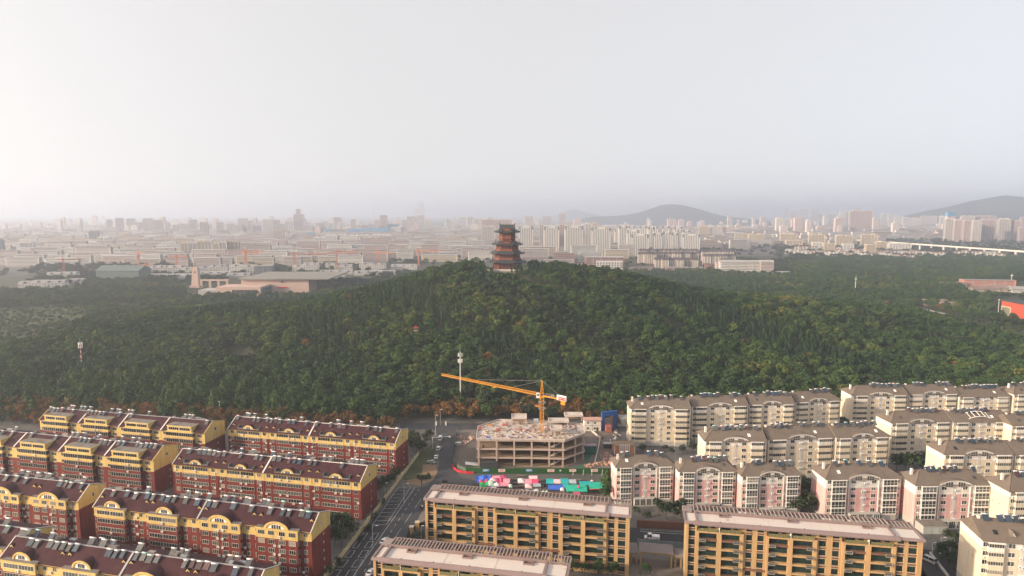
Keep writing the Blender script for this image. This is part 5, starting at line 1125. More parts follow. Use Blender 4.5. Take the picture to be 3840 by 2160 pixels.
# ---- people
def person(px, z, label, shirt, trousers, pose='stand', rz=0.0, h=1.7):
    """one continuous skinned figure; clothing colours are bands of its material, hair is a child"""
    s = h / 1.7
    if pose == 'sit':
        J = [(0, 0, .78, .15), (0, .02, 1.02, .15), (0, .05, 1.25, .17), (0, .08, 1.42, .06), (0, .1, 1.56, .10), (0, .1, 1.68, .085),
             (.19, .05, 1.32, .06), (.25, .2, 1.12, .045), (.22, .42, 1.05, .035), (-.19, .05, 1.32, .06), (-.25, .2, 1.12, .045), (-.22, .42, 1.05, .035),
             (.12, .05, .76, .09), (.17, .4, .72, .07), (.16, .34, .32, .05), (.16, .48, .28, .04), (-.12, .05, .76, .09), (-.17, .4, .72, .07), (-.16, .34, .32, .05), (-.16, .48, .28, .04)]
    else:
        J = [(0, 0, .92, .14), (0, 0, 1.12, .13), (0, .01, 1.32, .16), (0, .01, 1.46, .06), (0, .03, 1.57, .095), (0, .03, 1.66, .085),
             (.2, 0, 1.38, .06), (.26, .03, 1.12, .045), (.25, .12, .88, .035), (-.2, 0, 1.38, .06), (-.26, -.02, 1.12, .045), (-.25, .06, .88, .035),
             (.10, 0, .88, .09), (.12, .06, .48, .065), (.12, .02, .09, .045), (.12, .16, .04, .04), (-.10, 0, .88, .09), (-.12, -.06, .48, .065), (-.12, -.1, .09, .045), (-.12, .04, .04, .04)]
    E_ = [(0, 1), (1, 2), (2, 3), (3, 4), (4, 5), (2, 6), (6, 7), (7, 8), (2, 9), (9, 10), (10, 11), (0, 12), (12, 13), (13, 14), (14, 15), (0, 16), (16, 17), (17, 18), (18, 19)]
    me_ = bpy.data.meshes.new('body'); me_.from_pydata([(a * s, b * s, c * s) for a, b, c, r in J], E_, [])
    m = bpy.data.materials.new('clothed_figure'); m.use_nodes = True; nn_ = m.node_tree; b_ = nn_.nodes['Principled BSDF']; b_.inputs['Roughness'].default_value = .85
    tc = nn_.nodes.new('ShaderNodeTexCoord'); sp = nn_.nodes.new('ShaderNodeSeparateXYZ'); rp_ = nn_.nodes.new('ShaderNodeValToRGB'); dv = nn_.nodes.new('ShaderNodeMath'); dv.operation = 'DIVIDE'; dv.inputs[1].default_value = 2.0
    nn_.links.new(tc.outputs['Object'], sp.inputs[0]); nn_.links.new(sp.outputs[2], dv.inputs[0]); nn_.links.new(dv.outputs[0], rp_.inputs[0]); nn_.links.new(rp_.outputs[0], b_.inputs['Base Color'])
    cr_ = rp_.color_ramp; cr_.interpolation = 'CONSTANT'; cr_.elements[0].color = (.02, .02, .02, 1); cr_.elements[1].position = .06 * s; cr_.elements[1].color = (*trousers, 1)
    e = cr_.elements.new((.92 if pose == 'stand' else .80) * s / 2); e.color = (*shirt, 1); e = cr_.elements.new(1.44 * s / 2); e.color = (.45, .27, .19, 1)
    me_.materials.append(m)
    p = P(*px, z); t = thing('person', label, 'person', (p.x, p.y, z), rz, 'people'); o = place('body', me_, t)
    mo = o.modifiers.new('Skin', 'SKIN'); sk = me_.skin_vertices
    if not sk: 
        bpy.context.view_layer.objects.active = o
        import bmesh
        bm = bmesh.new(); bm.from_mesh(me_); lay = bm.verts.layers.skin.verify(); bm.verts.ensure_lookup_table()
        for i, v in enumerate(bm.verts): v[lay].radius = (J[i][3] * s, J[i][3] * s); v[lay].use_root = i == 0
        bm.to_mesh(me_); bm.free()
    su_ = o.modifiers.new('Subdivision', 'SUBSURF'); su_.levels = 1; su_.render_levels = 1
    hx = J[5]; hb = MB()
    for k in range(8):
        for j in range(3):
            a0, a1 = 2 * math.pi * k / 8, 2 * math.pi * (k + 1) / 8; b0, b1 = j * math.pi / 6, (j + 1) * math.pi / 6
            f_ = lambda a, b: (hx[0] + .112 * math.cos(a) * math.cos(b), hx[1] - .015 + .112 * math.sin(a) * math.cos(b), (hx[2] - .04 + .115 * math.sin(b)))
            hb.quad(*[tuple(c * s for c in f_(a, b)) for a, b in ((a0, b0), (a1, b0), (a1, b1), (a0, b1))])
    hb.build('hair', M('dark_hair', (.015, .012, .01), .7, .1, 2), t)
    return t
DK = (.03, .03, .04)
person(cS(1508, 575), 8.72, 'worker in dark clothes standing on the upper slab of the unfinished building', DK, (.04, .04, .05), h=1.75)
person(c3(1950, 745), 0, 'person in dark clothes walking on the site path', (.02, .02, .025), DK)
person(c6(463, 345), .02, 'person in dark clothes beside the scooter on the street', DK, (.05, .05, .06), rz=.4)
person(c3(1345, 808), 8.72, 'worker in white shirt inside the upper floor of the unfinished building', (.7, .7, .66), DK)
person(c6(478, 346), .12, 'rider in white shirt on the scooter on the street', (.7, .7, .68), DK, 'sit', .3)
def scooter(px, rz, label):
    p = P(*px); t = thing('scooter', label, 'scooter', (p.x, p.y, .02), rz); body = M('scooter_dark', (.03, .03, .035), .4, .1, 1)
    MB().hexa([(-.14, -.75, .45), (.14, -.75, .45), (.14, .1, .40), (-.14, .1, .40), (-.12, -.8, .72), (.12, -.8, .72), (.12, .05, .70), (-.12, .05, .70)]).build('seat', body, t)
    MB().box(-.13, .13, .0, .5, .26, .34).build('footboard', body, t); MB().hexa([(-.16, .48, .3), (.16, .48, .3), (.12, .6, .3), (-.12, .6, .3), (-.13, .55, .95), (.13, .55, .95), (.1, .62, .95), (-.1, .62, .95)]).build('front_shield', body, t)
    MB().bar((-.32, .52, 1.02), (.32, .52, 1.02), .025).build('handlebar', m_grey, t); MB().box(-.07, .07, .62, .68, .8, .92).build('headlight', m_hl, t)
    for yy in (-.6, .72): MB().bar((-.05, yy, .24), (.05, yy, .24), .24, n=12).build('wheel', m_tyre, t)
scooter(c6(478, 346), .3, 'dark scooter with a rider in a white shirt on the street'); scooter(cS(658, 318), 1.2, 'dark scooter parked at the lamp by the cross street')
# ------------------------------------------------------------------ trees and forest
def leaf_mat(name, cols, rough=.75, patch=.012):
    """foliage: a ramp of real leaf colours picked by broad patches over the hill and by the single tree"""
    m = bpy.data.materials.new(name); m.use_nodes = True; n = m.node_tree.nodes; l = m.node_tree.links; b = n['Principled BSDF']
    b.inputs['Roughness'].default_value = rough; b.inputs['Specular IOR Level'].default_value = .2
    oi = n.new('ShaderNodeObjectInfo'); t = n.new('ShaderNodeTexNoise'); t.inputs['Scale'].default_value = patch; t.inputs['Detail'].default_value = 3; l.new(oi.outputs['Location'], t.inputs['Vector'])
    a = n.new('ShaderNodeMath'); a.operation = 'MULTIPLY_ADD'; a.inputs[1].default_value = 1.5; a.inputs[2].default_value = -.58; l.new(t.outputs[0], a.inputs[0])
    c = n.new('ShaderNodeMath'); c.operation = 'MULTIPLY_ADD'; c.inputs[1].default_value = .62; l.new(oi.outputs['Random'], c.inputs[0]); l.new(a.outputs[0], c.inputs[2])
    r = n.new('ShaderNodeValToRGB'); l.new(c.outputs[0], r.inputs[0]); e = r.color_ramp.elements
    for k, (p, q) in enumerate(cols):
        if k < 2: e[k].position = p; e[k].color = (*q, 1)
        else: z = r.color_ramp.elements.new(p); z.color = (*q, 1)
    g = n.new('ShaderNodeNewGeometry'); t2 = n.new('ShaderNodeTexNoise'); t2.inputs['Scale'].default_value = 1.1; l.new(g.outputs['Position'], t2.inputs['Vector'])
    mr = n.new('ShaderNodeMapRange'); mr.inputs[1].default_value = .3; mr.inputs[2].default_value = .7; mr.inputs[3].default_value = .7; mr.inputs[4].default_value = 1.3; l.new(t2.outputs[0], mr.inputs[0])
    v = n.new('ShaderNodeVectorMath'); v.operation = 'SCALE'; l.new(r.outputs[0], v.inputs[0]); l.new(mr.outputs[0], v.inputs['Scale']); l.new(v.outputs[0], b.inputs['Base Color'])
    return m
m_leaf = leaf_mat('broad_leaf', [(0, (.020, .046, .014)), (1, (.13, .13, .025)), (.35, (.029, .062, .016)), (.65, (.044, .082, .018)), (.85, (.076, .104, .020))])
m_con = leaf_mat('conifer_needle', [(0, (.014, .035, .015)), (1, (.036, .070, .020)), (.5, (.022, .048, .017))])
m_aut = leaf_mat('autumn_leaf', [(0, (.12, .06, .022)), (1, (.19, .135, .03)), (.4, (.185, .09, .025)), (.7, (.11, .075, .025))])
m_drk = leaf_mat('dark_leaf', [(0, (.016, .030, .014)), (1, (.045, .060, .02)), (.5, (.028, .045, .018))])
m_bark = M('bark', (.075, .055, .04), .95, .25, 2)
def crown_mesh(seed, kind, m):
    r = random.Random(seed); mb = MB()
    def leaf(c, nrm, s):
        nrm = (nrm + Vector((r.gauss(0, .45), r.gauss(0, .45), r.gauss(0, .45)))).normalized(); u = nrm.orthogonal().normalized(); u.rotate(__import__('mathutils').Quaternion(nrm, r.uniform(0, 6.28))); v = nrm.cross(u)
        a, b = s * r.uniform(.7, 1.2), s * r.uniform(.45, .8)
        mb.quad(c - u * a, c - v * b + nrm * .1 * s, c + u * a, c + v * b - nrm * .1 * s)
    if kind == 'broad':
        n = r.randrange(13, 18)
        for k in range(n):
            th = r.uniform(0, 6.283); ph = r.uniform(-.35, 1.0); rr = 2.7 * math.sqrt(max(0, 1 - max(0, ph) ** 2 * .8)) * r.uniform(.55, 1.05)
            c = Vector((rr * math.cos(th), rr * math.sin(th), 5.4 + 2.6 * ph + r.uniform(-.4, .4))); cr_ = r.uniform(1.0, 1.75)
            for j in range(24):
                d = Vector((r.gauss(0, 1), r.gauss(0, 1), r.gauss(.35, .9))).normalized(); leaf(c + d * cr_ * r.uniform(.75, 1.08), d, r.uniform(.42, .68))
    elif kind == 'conifer':
        for k in range(240):
            f = r.random() ** .75; z = 1.2 + 9.2 * f; rr = 2.1 * (1 - f) ** .8 * (.8 + .25 * math.sin(z * 3.1)) + .1; th = r.uniform(0, 6.283)
            d = Vector((math.cos(th), math.sin(th), .45)); leaf(Vector((rr * math.cos(th), rr * math.sin(th), z)), d, r.uniform(.38, .6))
    elif kind == 'poplar':
        for k in range(300):
            f = r.random(); z = 2.0 + 11.5 * f; rr = (2.3 * math.sin(math.pi * (.12 + .83 * f)) ** .7 + .1) * r.uniform(.7, 1.08); th = r.uniform(0, 6.283)
            leaf(Vector((rr * math.cos(th), rr * math.sin(th), z)), Vector((math.cos(th), math.sin(th), .5)), r.uniform(.4, .65))
    else:   # shrub
        for k in range(7):
            c = Vector((r.gauss(0, .8), r.gauss(0, .8), r.uniform(.6, 1.5))); cr_ = r.uniform(.6, 1.0)
            for j in range(22):
                d = Vector((r.gauss(0, 1), r.gauss(0, 1), r.gauss(.4, .8))).normalized(); leaf(c + d * cr_, d, r.uniform(.25, .4))
    return mb.mesh('crown', m)
def trunk_mesh(seed, kind):
    r = random.Random(seed); mb = MB(); hh = {'broad': 4.6, 'conifer': 9.0, 'poplar': 11.0, 'shrub': .9}[kind]
    mb.bar((0, 0, -.4), (0, 0, hh), .2 if kind != 'shrub' else .07, n=6, r2=.06)
    if kind in ('broad', 'poplar'):
        for k in range(5):
            th = k * 1.26 + r.uniform(-.3, .3); z = hh * r.uniform(.45, .8); mb.bar((0, 0, z), (1.7 * math.cos(th), 1.7 * math.sin(th), z + r.uniform(1.2, 2.2)), .09, n=5, r2=.03)
    return mb.mesh('trunk', m_bark)
TK = {}
for nm, kd, mt, cnt in (('leafy', 'broad', m_leaf, 4), ('conifer', 'conifer', m_con, 3), ('poplar', 'poplar', m_leaf, 2), ('autumn', 'broad', m_aut, 3), ('dark', 'broad', m_drk, 3), ('shrub', 'shrub', m_drk, 2)):
    TK[nm] = [(crown_mesh(100 * len(TK) + i, kd, mt), trunk_mesh(i, kd)) for i in range(cnt)]
NAMES = {'leafy': ('leafy_tree', 'tree'), 'conifer': ('conifer_tree', 'tree'), 'poplar': ('poplar_tree', 'tree'), 'autumn': ('autumn_tree', 'tree'), 'dark': ('evergreen_tree', 'tree'), 'shrub': ('shrub', 'shrub')}
FIRST = {}
def tree(kind, x, y, z, h, label, group=None, wide=1.0):
    """one tree of the given height: empty > trunk, crown"""
    v = R.randrange(len(TK[kind])); base = {'leafy': 9.2, 'conifer': 10.4, 'poplar': 13.5, 'autumn': 9.2, 'dark': 9.2, 'shrub': 2.3}[kind]
    nm, cat = NAMES[kind]; t = thing(nm, label, cat, (x, y, z), R.uniform(0, 6.28), group); s = h / base; t.scale = (s * wide, s * wide, s)
    c = place('crown', TK[kind][v][0], t); place('trunk', TK[kind][v][1], t); FIRST.setdefault((kind, v), c)
    return t
def trees_at(cropf, lst, kind, where, h, wide=1.0, group='trees between the buildings'):
    for k, (X, Y) in enumerate(lst):
        p = P(*cropf(X, Y)); tree(kind, p.x, p.y, 0, h * R.uniform(.85, 1.15), where % ordn(k) if '%s' in where else where, group, wide)
trees_at(c2, [(1120, 800), (1160, 770), (1215, 725), (1235, 690)], 'dark', 'dark tree behind the gable of the middle street block, %s from the left', 6.5)
trees_at(c2, [(735, 1110), (770, 1075), (850, 1090), (880, 1150), (815, 1215), (760, 1200)], 'dark', 'dark courtyard tree beside the large red block, %s counting from the left', 7.5)
trees_at(cS, [(190, 560), (240, 640), (300, 600), (350, 690), (420, 640), (220, 460), (480, 520), (300, 500), (540, 430)], 'dark', 'dark tree on the grass verge by the parked cars, %s in the clump', 6.5)
trees_at(cS, [(430, 1140), (490, 1130), (385, 1130)], 'shrub', 'low shrub at the edge of the bare earth, %s of three', 2.2, 1.3)
trees_at(cS, [(810, 1235)], 'shrub', 'brown bush at the corner of the market lot', 1.8)
trees_at(c2, [(965, 1180), (1020, 1090), (785, 1370), (720, 1440), (1065, 990), (1140, 880)], 'shrub', 'young street sapling at the boundary wall, %s along it', 3.0, .6)
trees_at(c3, [(1985, 1390), (2010, 1330), (2040, 1270)], 'leafy', 'yellow green tree between the market and the leftmost pink block, %s', 8.0)
trees_at(c4, [(505, 725), (705, 720), (770, 745), (865, 735), (960, 720)], 'dark', 'round tree at the foot of the leftmost rear beige unit, %s from the left', 5.0)
trees_at(c4, [(655, 1290), (720, 1315), (790, 1330), (850, 1300)], 'dark', 'large tree below the second pink block, %s from the left', 7.5)
trees_at(c4, [(450, 1260), (545, 1300)], 'shrub', 'thin shrub at the foot of the leftmost pink block, %s', 2.6, .7)
trees_at(c4, [(1830, 1260), (1900, 1270), (1980, 1265)], 'dark', 'large round tree at the right foot of the third pink block, %s', 7.5, 1.2)
trees_at(c4, [(1960, 1070), (2010, 1100), (1990, 1170)], 'dark', 'dark tree in the gap between pink blocks, %s from the back', 7.5)
trees_at(c5, [(690, 700), (750, 715), (820, 720), (870, 690)], 'leafy', 'tall green tree between the middle row and the right rows, %s from the left', 9.5)
trees_at(c5, [(300, 385), (345, 392)], 'dark', 'dark tree at the gap in the rear row, %s', 6.0)
trees_at(c5, [(20, 880), (60, 900), (20, 985), (60, 1000)], 'dark', 'dark tree left of the larger pink block, %s', 7.5)
trees_at(c5, [(1400, 1050), (1450, 1075), (1500, 1060)], 'dark', 'dark tree between the rightmost pink block and the right edge, %s', 6.5)
trees_at(c5, [(1010, 1330), (1060, 1300), (1120, 1330), (1100, 1400), (1040, 1390)], 'dark', 'dark garden tree left of the cream corner block, %s', 6.0)
trees_at(c5, [(1530, 300), (1570, 310)], 'dark', 'dark tree by the forest at the right edge, %s', 7.0)
trees_at(c5, [(1060, 1160), (1110, 1170)], 'shrub', 'shrub before the garages, %s', 2.5, 1.2)
trees_at(c6, [(1800, 935), (1900, 945), (2020, 950), (2150, 955), (2440, 970)], 'leafy', 'garden tree at the foot of the middle tan building, %s from the left', 5.5)
trees_at(c2, [(1440, 1130), (1400, 1160)], 'shrub', 'garden shrub inside the railing by the middle tan building, %s', 2.2, 1.3)
# ---- the forest: thousands of trees, the nearest ones built singly, the rest as masses
def edge_y(x):
    if x < -140: return 331 + (-140 - x) * .2
    if x < -62: return 319 + (-58 - x) * .235
    if x < 50: return 366
    if x < 182: return 353 + (x - 60) * .13
    return 375
def far_edge_px(px):
    pts = [(-800, 1094), (270, 1094), (330, 1052), (660, 1048), (690, 1090), (705, 1118), (1150, 1112), (1300, 1080), (1700, 1030), (2250, 1030), (2400, 1018), (2900, 1018), (2960, 990), (3150, 972), (3500, 962), (3900, 960), (5000, 960)]
    for (a, b), (c, d) in zip(pts, pts[1:]):
        if a <= px <= c: return b + (d - b) * (px - a) / (c - a)
    return 1090
CLEAR = [[(-200, 1165), (330, 1150), (330, 1215), (120, 1290), (-200, 1330)], [(3430, 1148), (3560, 1172), (3700, 1205), (3960, 1262), (3960, 1312), (3680, 1246), (3540, 1208), (3420, 1172)], [(3600, 1055), (3860, 1060), (3860, 1120), (3640, 1110)], [(3720, 1120), (4200, 1120), (4200, 1225), (3720, 1195)], [(1815, 1000), (1990, 1000), (1990, 1022), (1815, 1022)]]
pts = {k: [] for k in ('leafy', 'conifer', 'poplar', 'autumn', 'dark')}
FR = random.Random(11); cand = []
yy = 352.0
def noise2(x, y): return math.sin(x * .021 + 1.3 * math.sin(y * .013)) * math.cos(y * .018 + .7 * math.sin(x * .017)) + .5 * math.sin(x * .05 + y * .043)
while yy < 1760:
    st = 4.9 if yy < 560 else (5.6 if yy < 800 else (7.5 if yy < 1200 else 10.0))
    x = -yy * .86 - 30
    while x < yy * .86 + 40:
        X = x + FR.uniform(-.5, .5) * st; Y = yy + FR.uniform(-.5, .5) * st; x += st
        if Y < edge_y(X): continue
        z = hill(X, Y); q = PROJ(X, Y, z)
        if q[0] < -60 or q[0] > 3920: continue
        if q[1] < far_edge_px(q[0]) and z < 6: continue
        if abs(X - HX) < 20 and -16 < Y - HY < 27: continue
        if Y > HY + 45 and abs(X - HX) < 250 and z > 8: continue        # the back of the hill stays unseen
        if any(inpoly(q[0], q[1], c) for c in CLEAR): 
            if FR.random() > (.62 if q[0] < 400 else .30): continue
            cl = .5
        else: cl = 1.0
        if noise2(X * 1.7 + 40, Y * 1.7) > 1.18 and Y > 400: continue        # small glades
        nv = noise2(X, Y) + FR.uniform(-.5, .5); e = Y - edge_y(X)
        oran = e < (36 if X < -62 else 21) and not (95 < X < 175)
        if oran and FR.random() < .72: k = 'autumn'; h = FR.uniform(5.2, 7.6)
        elif e < 45 and FR.random() < .12: k = 'autumn'; h = FR.uniform(5, 7)
        elif Y > 420 and nv > .42 and abs(X + 10) < 330: k = 'conifer'; h = FR.uniform(6.0, 10.5)
        elif nv < -.95: k = 'dark'; h = FR.uniform(5, 9.5)
        elif X < -90 and e < 90 and FR.random() < .35: k = 'poplar'; h = FR.uniform(9, 15)
        elif FR.random() < .03: k = 'poplar'; h = FR.uniform(9, 12)
        elif FR.random() < .004: k = 'autumn'; h = FR.uniform(5, 8)
        else: k = 'leafy'; h = 4.6 + 6.4 * FR.random() ** 1.7
        cand.append((Y, X, z, k, h * cl))
    yy += st * .9
cand.sort(); ni = {}
LIM = 215
GL = {'leafy': 'green broadleaf tree in the front fringe of the hillside forest', 'conifer': 'dark conifer in the front fringe of the hillside forest', 'poplar': 'tall slim poplar in the front fringe of the hillside forest', 'autumn': 'orange brown autumn tree in the row along the cross street', 'dark': 'dark evergreen tree in the front fringe of the hillside forest'}
SEG = [(-999, 'left of the far left block'), (-238, 'behind the far left boxed-dormer block'), (-144, 'behind the farther arched-dormer street block'), (-54, 'at the end of the street'), (-22, 'behind the unfinished building'), (36, 'behind the site office and blue gate'), (58, 'behind the rear beige row'), (182, 'behind the far right beige row')]
ind = []
for i, (Y, X, z, k, h) in enumerate(cand):
    if len(ind) < LIM and abs(X) < Y * .8: ind.append((X, Y, z, k, h))
    else: pts[k].append((X, Y, z - .15, h))
ind.sort(); SN = {}
GL = {'leafy': 'green broadleaf tree', 'conifer': 'dark conifer', 'poplar': 'tall slim poplar', 'autumn': 'orange brown autumn tree', 'dark': 'dark evergreen tree'}
for (X, Y, z, k, h) in ind:
    sg = [q for q in SEG if X >= q[0]][-1][1]; j = SN.get((k, sg), 0); SN[(k, sg)] = j + 1
    tree(k, X, Y, z - .1, h, '%s %s, %s from the left' % (GL[k], sg, ordn(j)), 'front trees of the forest')
for (k, v), c in list(FIRST.items()): pass
BH = {'leafy': 9.2, 'conifer': 10.4, 'poplar': 13.5, 'autumn': 9.2, 'dark': 9.2}
FN = {'leafy': 'broadleaf_forest', 'conifer': 'conifer_forest', 'poplar': 'poplar_wood', 'autumn': 'autumn_wood', 'dark': 'evergreen_forest'}
FLB = {'leafy': 'green broadleaf trees covering the hill', 'conifer': 'dark pointed conifers covering the middle of the hill', 'poplar': 'tall poplars scattered through the hillside forest', 'autumn': 'orange and yellow autumn trees scattered through the forest', 'dark': 'dark evergreen trees in patches on the hill'}
def scatter(name, plist, src, base, label, wide=(.95, 1.6)):
    me_ = bpy.data.meshes.new(name); me_.from_pydata([p[:3] for p in plist], [], [])
    a = me_.attributes.new('tsize', 'FLOAT_VECTOR', 'POINT'); b = me_.attributes.new('trot', 'FLOAT_VECTOR', 'POINT')
    sv = []; rv = []
    for p in plist:
        s = p[3] / base; w_ = s * FR.uniform(*wide); sv += [w_, w_, s]; rv += [FR.uniform(-.06, .06), FR.uniform(-.06, .06), FR.uniform(0, 6.28)]
    a.data.foreach_set('vector', sv); b.data.foreach_set('vector', rv)
    o = place(name, me_); stuff(o); tag(o, label, 'forest')
    ng = bpy.data.node_groups.new(name, 'GeometryNodeTree'); ng.interface.new_socket('Geometry', in_out='INPUT', socket_type='NodeSocketGeometry'); ng.interface.new_socket('Geometry', in_out='OUTPUT', socket_type='NodeSocketGeometry')
    N = ng.nodes; gi = N.new('NodeGroupInput'); go = N.new('NodeGroupOutput'); ip = N.new('GeometryNodeInstanceOnPoints'); ob = N.new('GeometryNodeObjectInfo'); ob.inputs['Object'].default_value = src; ob.transform_space = 'ORIGINAL'
    ob.inputs['As Instance'].default_value = True
    n1 = N.new('GeometryNodeInputNamedAttribute'); n1.data_type = 'FLOAT_VECTOR'; n1.inputs['Name'].default_value = 'tsize'; n2 = N.new('GeometryNodeInputNamedAttribute'); n2.data_type = 'FLOAT_VECTOR'; n2.inputs['Name'].default_value = 'trot'
    ng.links.new(gi.outputs[0], ip.inputs['Points']); ng.links.new(ob.outputs['Geometry'], ip.inputs['Instance']); ng.links.new(n1.outputs['Attribute'], ip.inputs['Scale']); ng.links.new(n2.outputs['Attribute'], ip.inputs['Rotation']); ng.links.new(ip.outputs[0], go.inputs[0])
    mo = o.modifiers.new('Scatter', 'NODES'); mo.node_group = ng
    return o
for k, pl in pts.items():
    vs_ = [v for (kk, v) in FIRST if kk == k] 
    if not vs_:
        X, Y, z, h = pl.pop(); tree(k, X, Y, z, h, GL[k] + ' standing in the hillside forest', 'front trees of the forest'); vs_ = [v for (kk, v) in FIRST if kk == k]
    for i, v in enumerate(vs_):
        sub = pl[i::len(vs_)]
        if sub: scatter(FN[k], sub, FIRST[(k, v)], BH[k], FLB[k] if i == 0 else FLB[k] + ', ' + ['', 'second', 'third', 'fourth'][i] + ' mixed share')
print('FOREST', {k: len(v) for k, v in pts.items()})
# ------------------------------------------------------------------ pagoda on the hill top
m_pgw = M('pagoda_timber', (.215, .068, .038), .75, .15, .4); m_pgd = M('pagoda_lattice', (.095, .04, .03), .8, .2, .6)
m_pgr = M('pagoda_tile', (.042, .044, .052), .7, .2, .6); m_pgt = M('pagoda_green_tile', (.036, .048, .050), .75, .2, .6); m_pgs = M('white_stone', (.66, .63, .58), .8, .1, .6)
PZ = hill(HX, HY + 4) + 1.2
pg = thing('pagoda', 'red timber pagoda with dark tiled tiers on the hill top', 'pagoda', (HX + .5, HY + 6, PZ), rad(-6))
def octa(w, d, c=.24):
    """plan with cut corners, counter-clockwise from front left"""
    a, b = w / 2, d / 2; e = w * c
    return [(-a + e, -b), (a - e, -b), (a, -b + e), (a, b - e), (a - e, b), (-a + e, b), (-a, b - e), (-a, -b + e)]
def tier_roof(w_e, w_i, z0, z1, mat, up=.9):
    mb = MB(); O, I = octa(w_e, w_e * .92), octa(w_i, w_i * .92); S = 4; RR = [0, .45, .8, 1.0]
    def pt(k, s, r):
        o = Vector((*O[k], 0)).lerp(Vector((*O[(k + 1) % 8], 0)), s); i = Vector((*I[k], 0)).lerp(Vector((*I[(k + 1) % 8], 0)), s); q = i.lerp(o, r)
        q.z = z1 + (z0 - z1) * (1 - (1 - r) ** 1.6) + up * (abs(s - .5) * 2) ** 3 * r ** 3; return tuple(q)
    for k in range(8):
        for j in range(S):
            for r in range(3):
                mb.quad(pt(k, j / S, RR[r + 1]), pt(k, (j + 1) / S, RR[r + 1]), pt(k, (j + 1) / S, RR[r]), pt(k, j / S, RR[r]))
            a, b = pt(k, j / S, 1), pt(k, (j + 1) / S, 1); mb.quad((a[0], a[1], a[2] - .35), (b[0], b[1], b[2] - .35), b, a)
            ia, ib = pt(k, j / S, .35), pt(k, (j + 1) / S, .35); zi = z0 - .5
            mb.quad((ia[0], ia[1], zi), (ib[0], ib[1], zi), (b[0], b[1], b[2] - .35), (a[0], a[1], a[2] - .35))
    o = mb.build('tier_roof', mat, pg)
    for k in range(8):   # hip ridges
        a, b = pt(k, 0, 1), pt(k, 0, 0); MB().bar((a[0], a[1], a[2] + .12), (b[0], b[1], b[2] + .12), .18).build('hip_ridge', mat, o)
    return o
def tier_wall(w, z0, z1, balcony=True, n=3):
    Q = octa(w, w * .92); MB().prism([Vector(q) for q in Q], z0, z1).build('tier_wall', m_pgd, pg)
    for k in range(8):
        a, b = Vector((*Q[k], 0)), Vector((*Q[(k + 1) % 8], 0)); d = b - a; L_ = d.length; d.normalize(); nn = Vector((d.y, -d.x, 0)); q_ = max(1, round(L_ / 3.2))
        for j in range(q_):
            p = a + d * (L_ * j / q_) + nn * .25; MB().bar((p.x, p.y, z0 + .01), (p.x, p.y, z1 + .3), .32, n=8).build('column', m_pgw, pg)
        for zz, hh in ((z0, .9 if balcony else .5), (z1 - .7, .7)):
            s0, s1 = a + nn * (.9 if zz == z0 and balcony else .12), b + nn * (.9 if zz == z0 and balcony else .12)
            r_ = [s0 + nn * .12, s1 + nn * .12, s1 - nn * .1, s0 - nn * .1]; MB().hexa([(v.x, v.y, zz) for v in r_] + [(v.x, v.y, zz + hh) for v in r_]).build('railing' if zz == z0 else 'beam', m_pgw, pg)
    if balcony: MB().prism([Vector(q) for q in octa(w + 2.2, w * .92 + 2.2)], z0 - .4, z0 - .002).build('balcony_floor', m_pgw, pg)
MB().prism([Vector(q) for q in octa(40, 38)], -6, 0.3).build('terrace', m_conc, pg)
tier_wall(25.5, .31, 7.0, False); tier_roof(36, 24, 7.0, 10.0, m_pgr)
tier_wall(22.8, 10.3, 15.2); tier_roof(32.6, 21, 15.4, 18.2, m_pgr)
tier_wall(19.6, 18.6, 23.4); tier_roof(29.0, 13.5, 23.8, 27.3, m_pgr)
tier_wall(13.6, 27.0, 30.0, False); tier_wall(13.8, 30.3, 35.2)
tier_roof(24.0, 12.5, 35.6, 38.4, m_pgt, 1.0)
tr = MB(); tr.extx([(-5.2, 37.6), (5.2, 37.6), (.35, 42.2), (-.35, 42.2)], -7.2, 7.2); o = tr.build('top_roof', m_pgt, pg)
MB().box(-7.3, 7.3, -.4, .4, 42.1, 42.9).build('ridge', m_pgt, o)
for s in (-1, 1):
    f = MB(); f.hexa([(s * 7.0 - .5, -.35, 42.8), (s * 7.0 + .5, -.35, 42.8), (s * 7.0 + .5, .35, 42.8), (s * 7.0 - .5, .35, 42.8), (s * 7.6 - .5, -.25, 44.3), (s * 7.6 + .3, -.25, 44.3), (s * 7.6 + .3, .25, 44.3), (s * 7.6 - .5, .25, 44.3)]); f.build('ridge_ornament', m_pgt, o)
    MB().bar((s * 1.2, 0, 42.8), (s * 1.2, 0, 44.6), .15).build('finial', m_pgt, o)
def gable_front(z, w, h, y):   # red triangular gable with tiled verges facing the front
    g = MB(); g.extx([(0, 0)] * 3, 0, 0) if False else None
    g.hexa([(-w / 2, y, z), (w / 2, y, z), (w / 2, y + 3, z), (-w / 2, y + 3, z), (-.1, y, z + h), (.1, y, z + h), (.1, y + 3, z + h), (-.1, y + 3, z + h)]); o = g.build('gable_front', m_pgw, pg)
    for s in (-1, 1): MB().bar((s * (w / 2 + .6), y - .2, z - .2), (0, y - .2, z + h + .25), .3).build('verge', m_pgt, o)
gable_front(37.2, 8.5, 3.6, -8.2); gable_front(25.2, 9.5, 2.6, -11.3)
for s in (-1, 1):
    g = MB(); g.hexa([(s * 11.3, -2.5, 25.0), (s * 11.3 + .3, -2.5, 25.0), (s * 11.3 + .3, 2.5, 25.0), (s * 11.3, 2.5, 25.0), (s * 11.3, -.3, 29.8), (s * 11.3 + .3, -.3, 29.8), (s * 11.3 + .3, .3, 29.8), (s * 11.3, .3, 29.8)]); g.build('side_gable', m_pgt, pg)
Q = octa(39.5, 37.5)
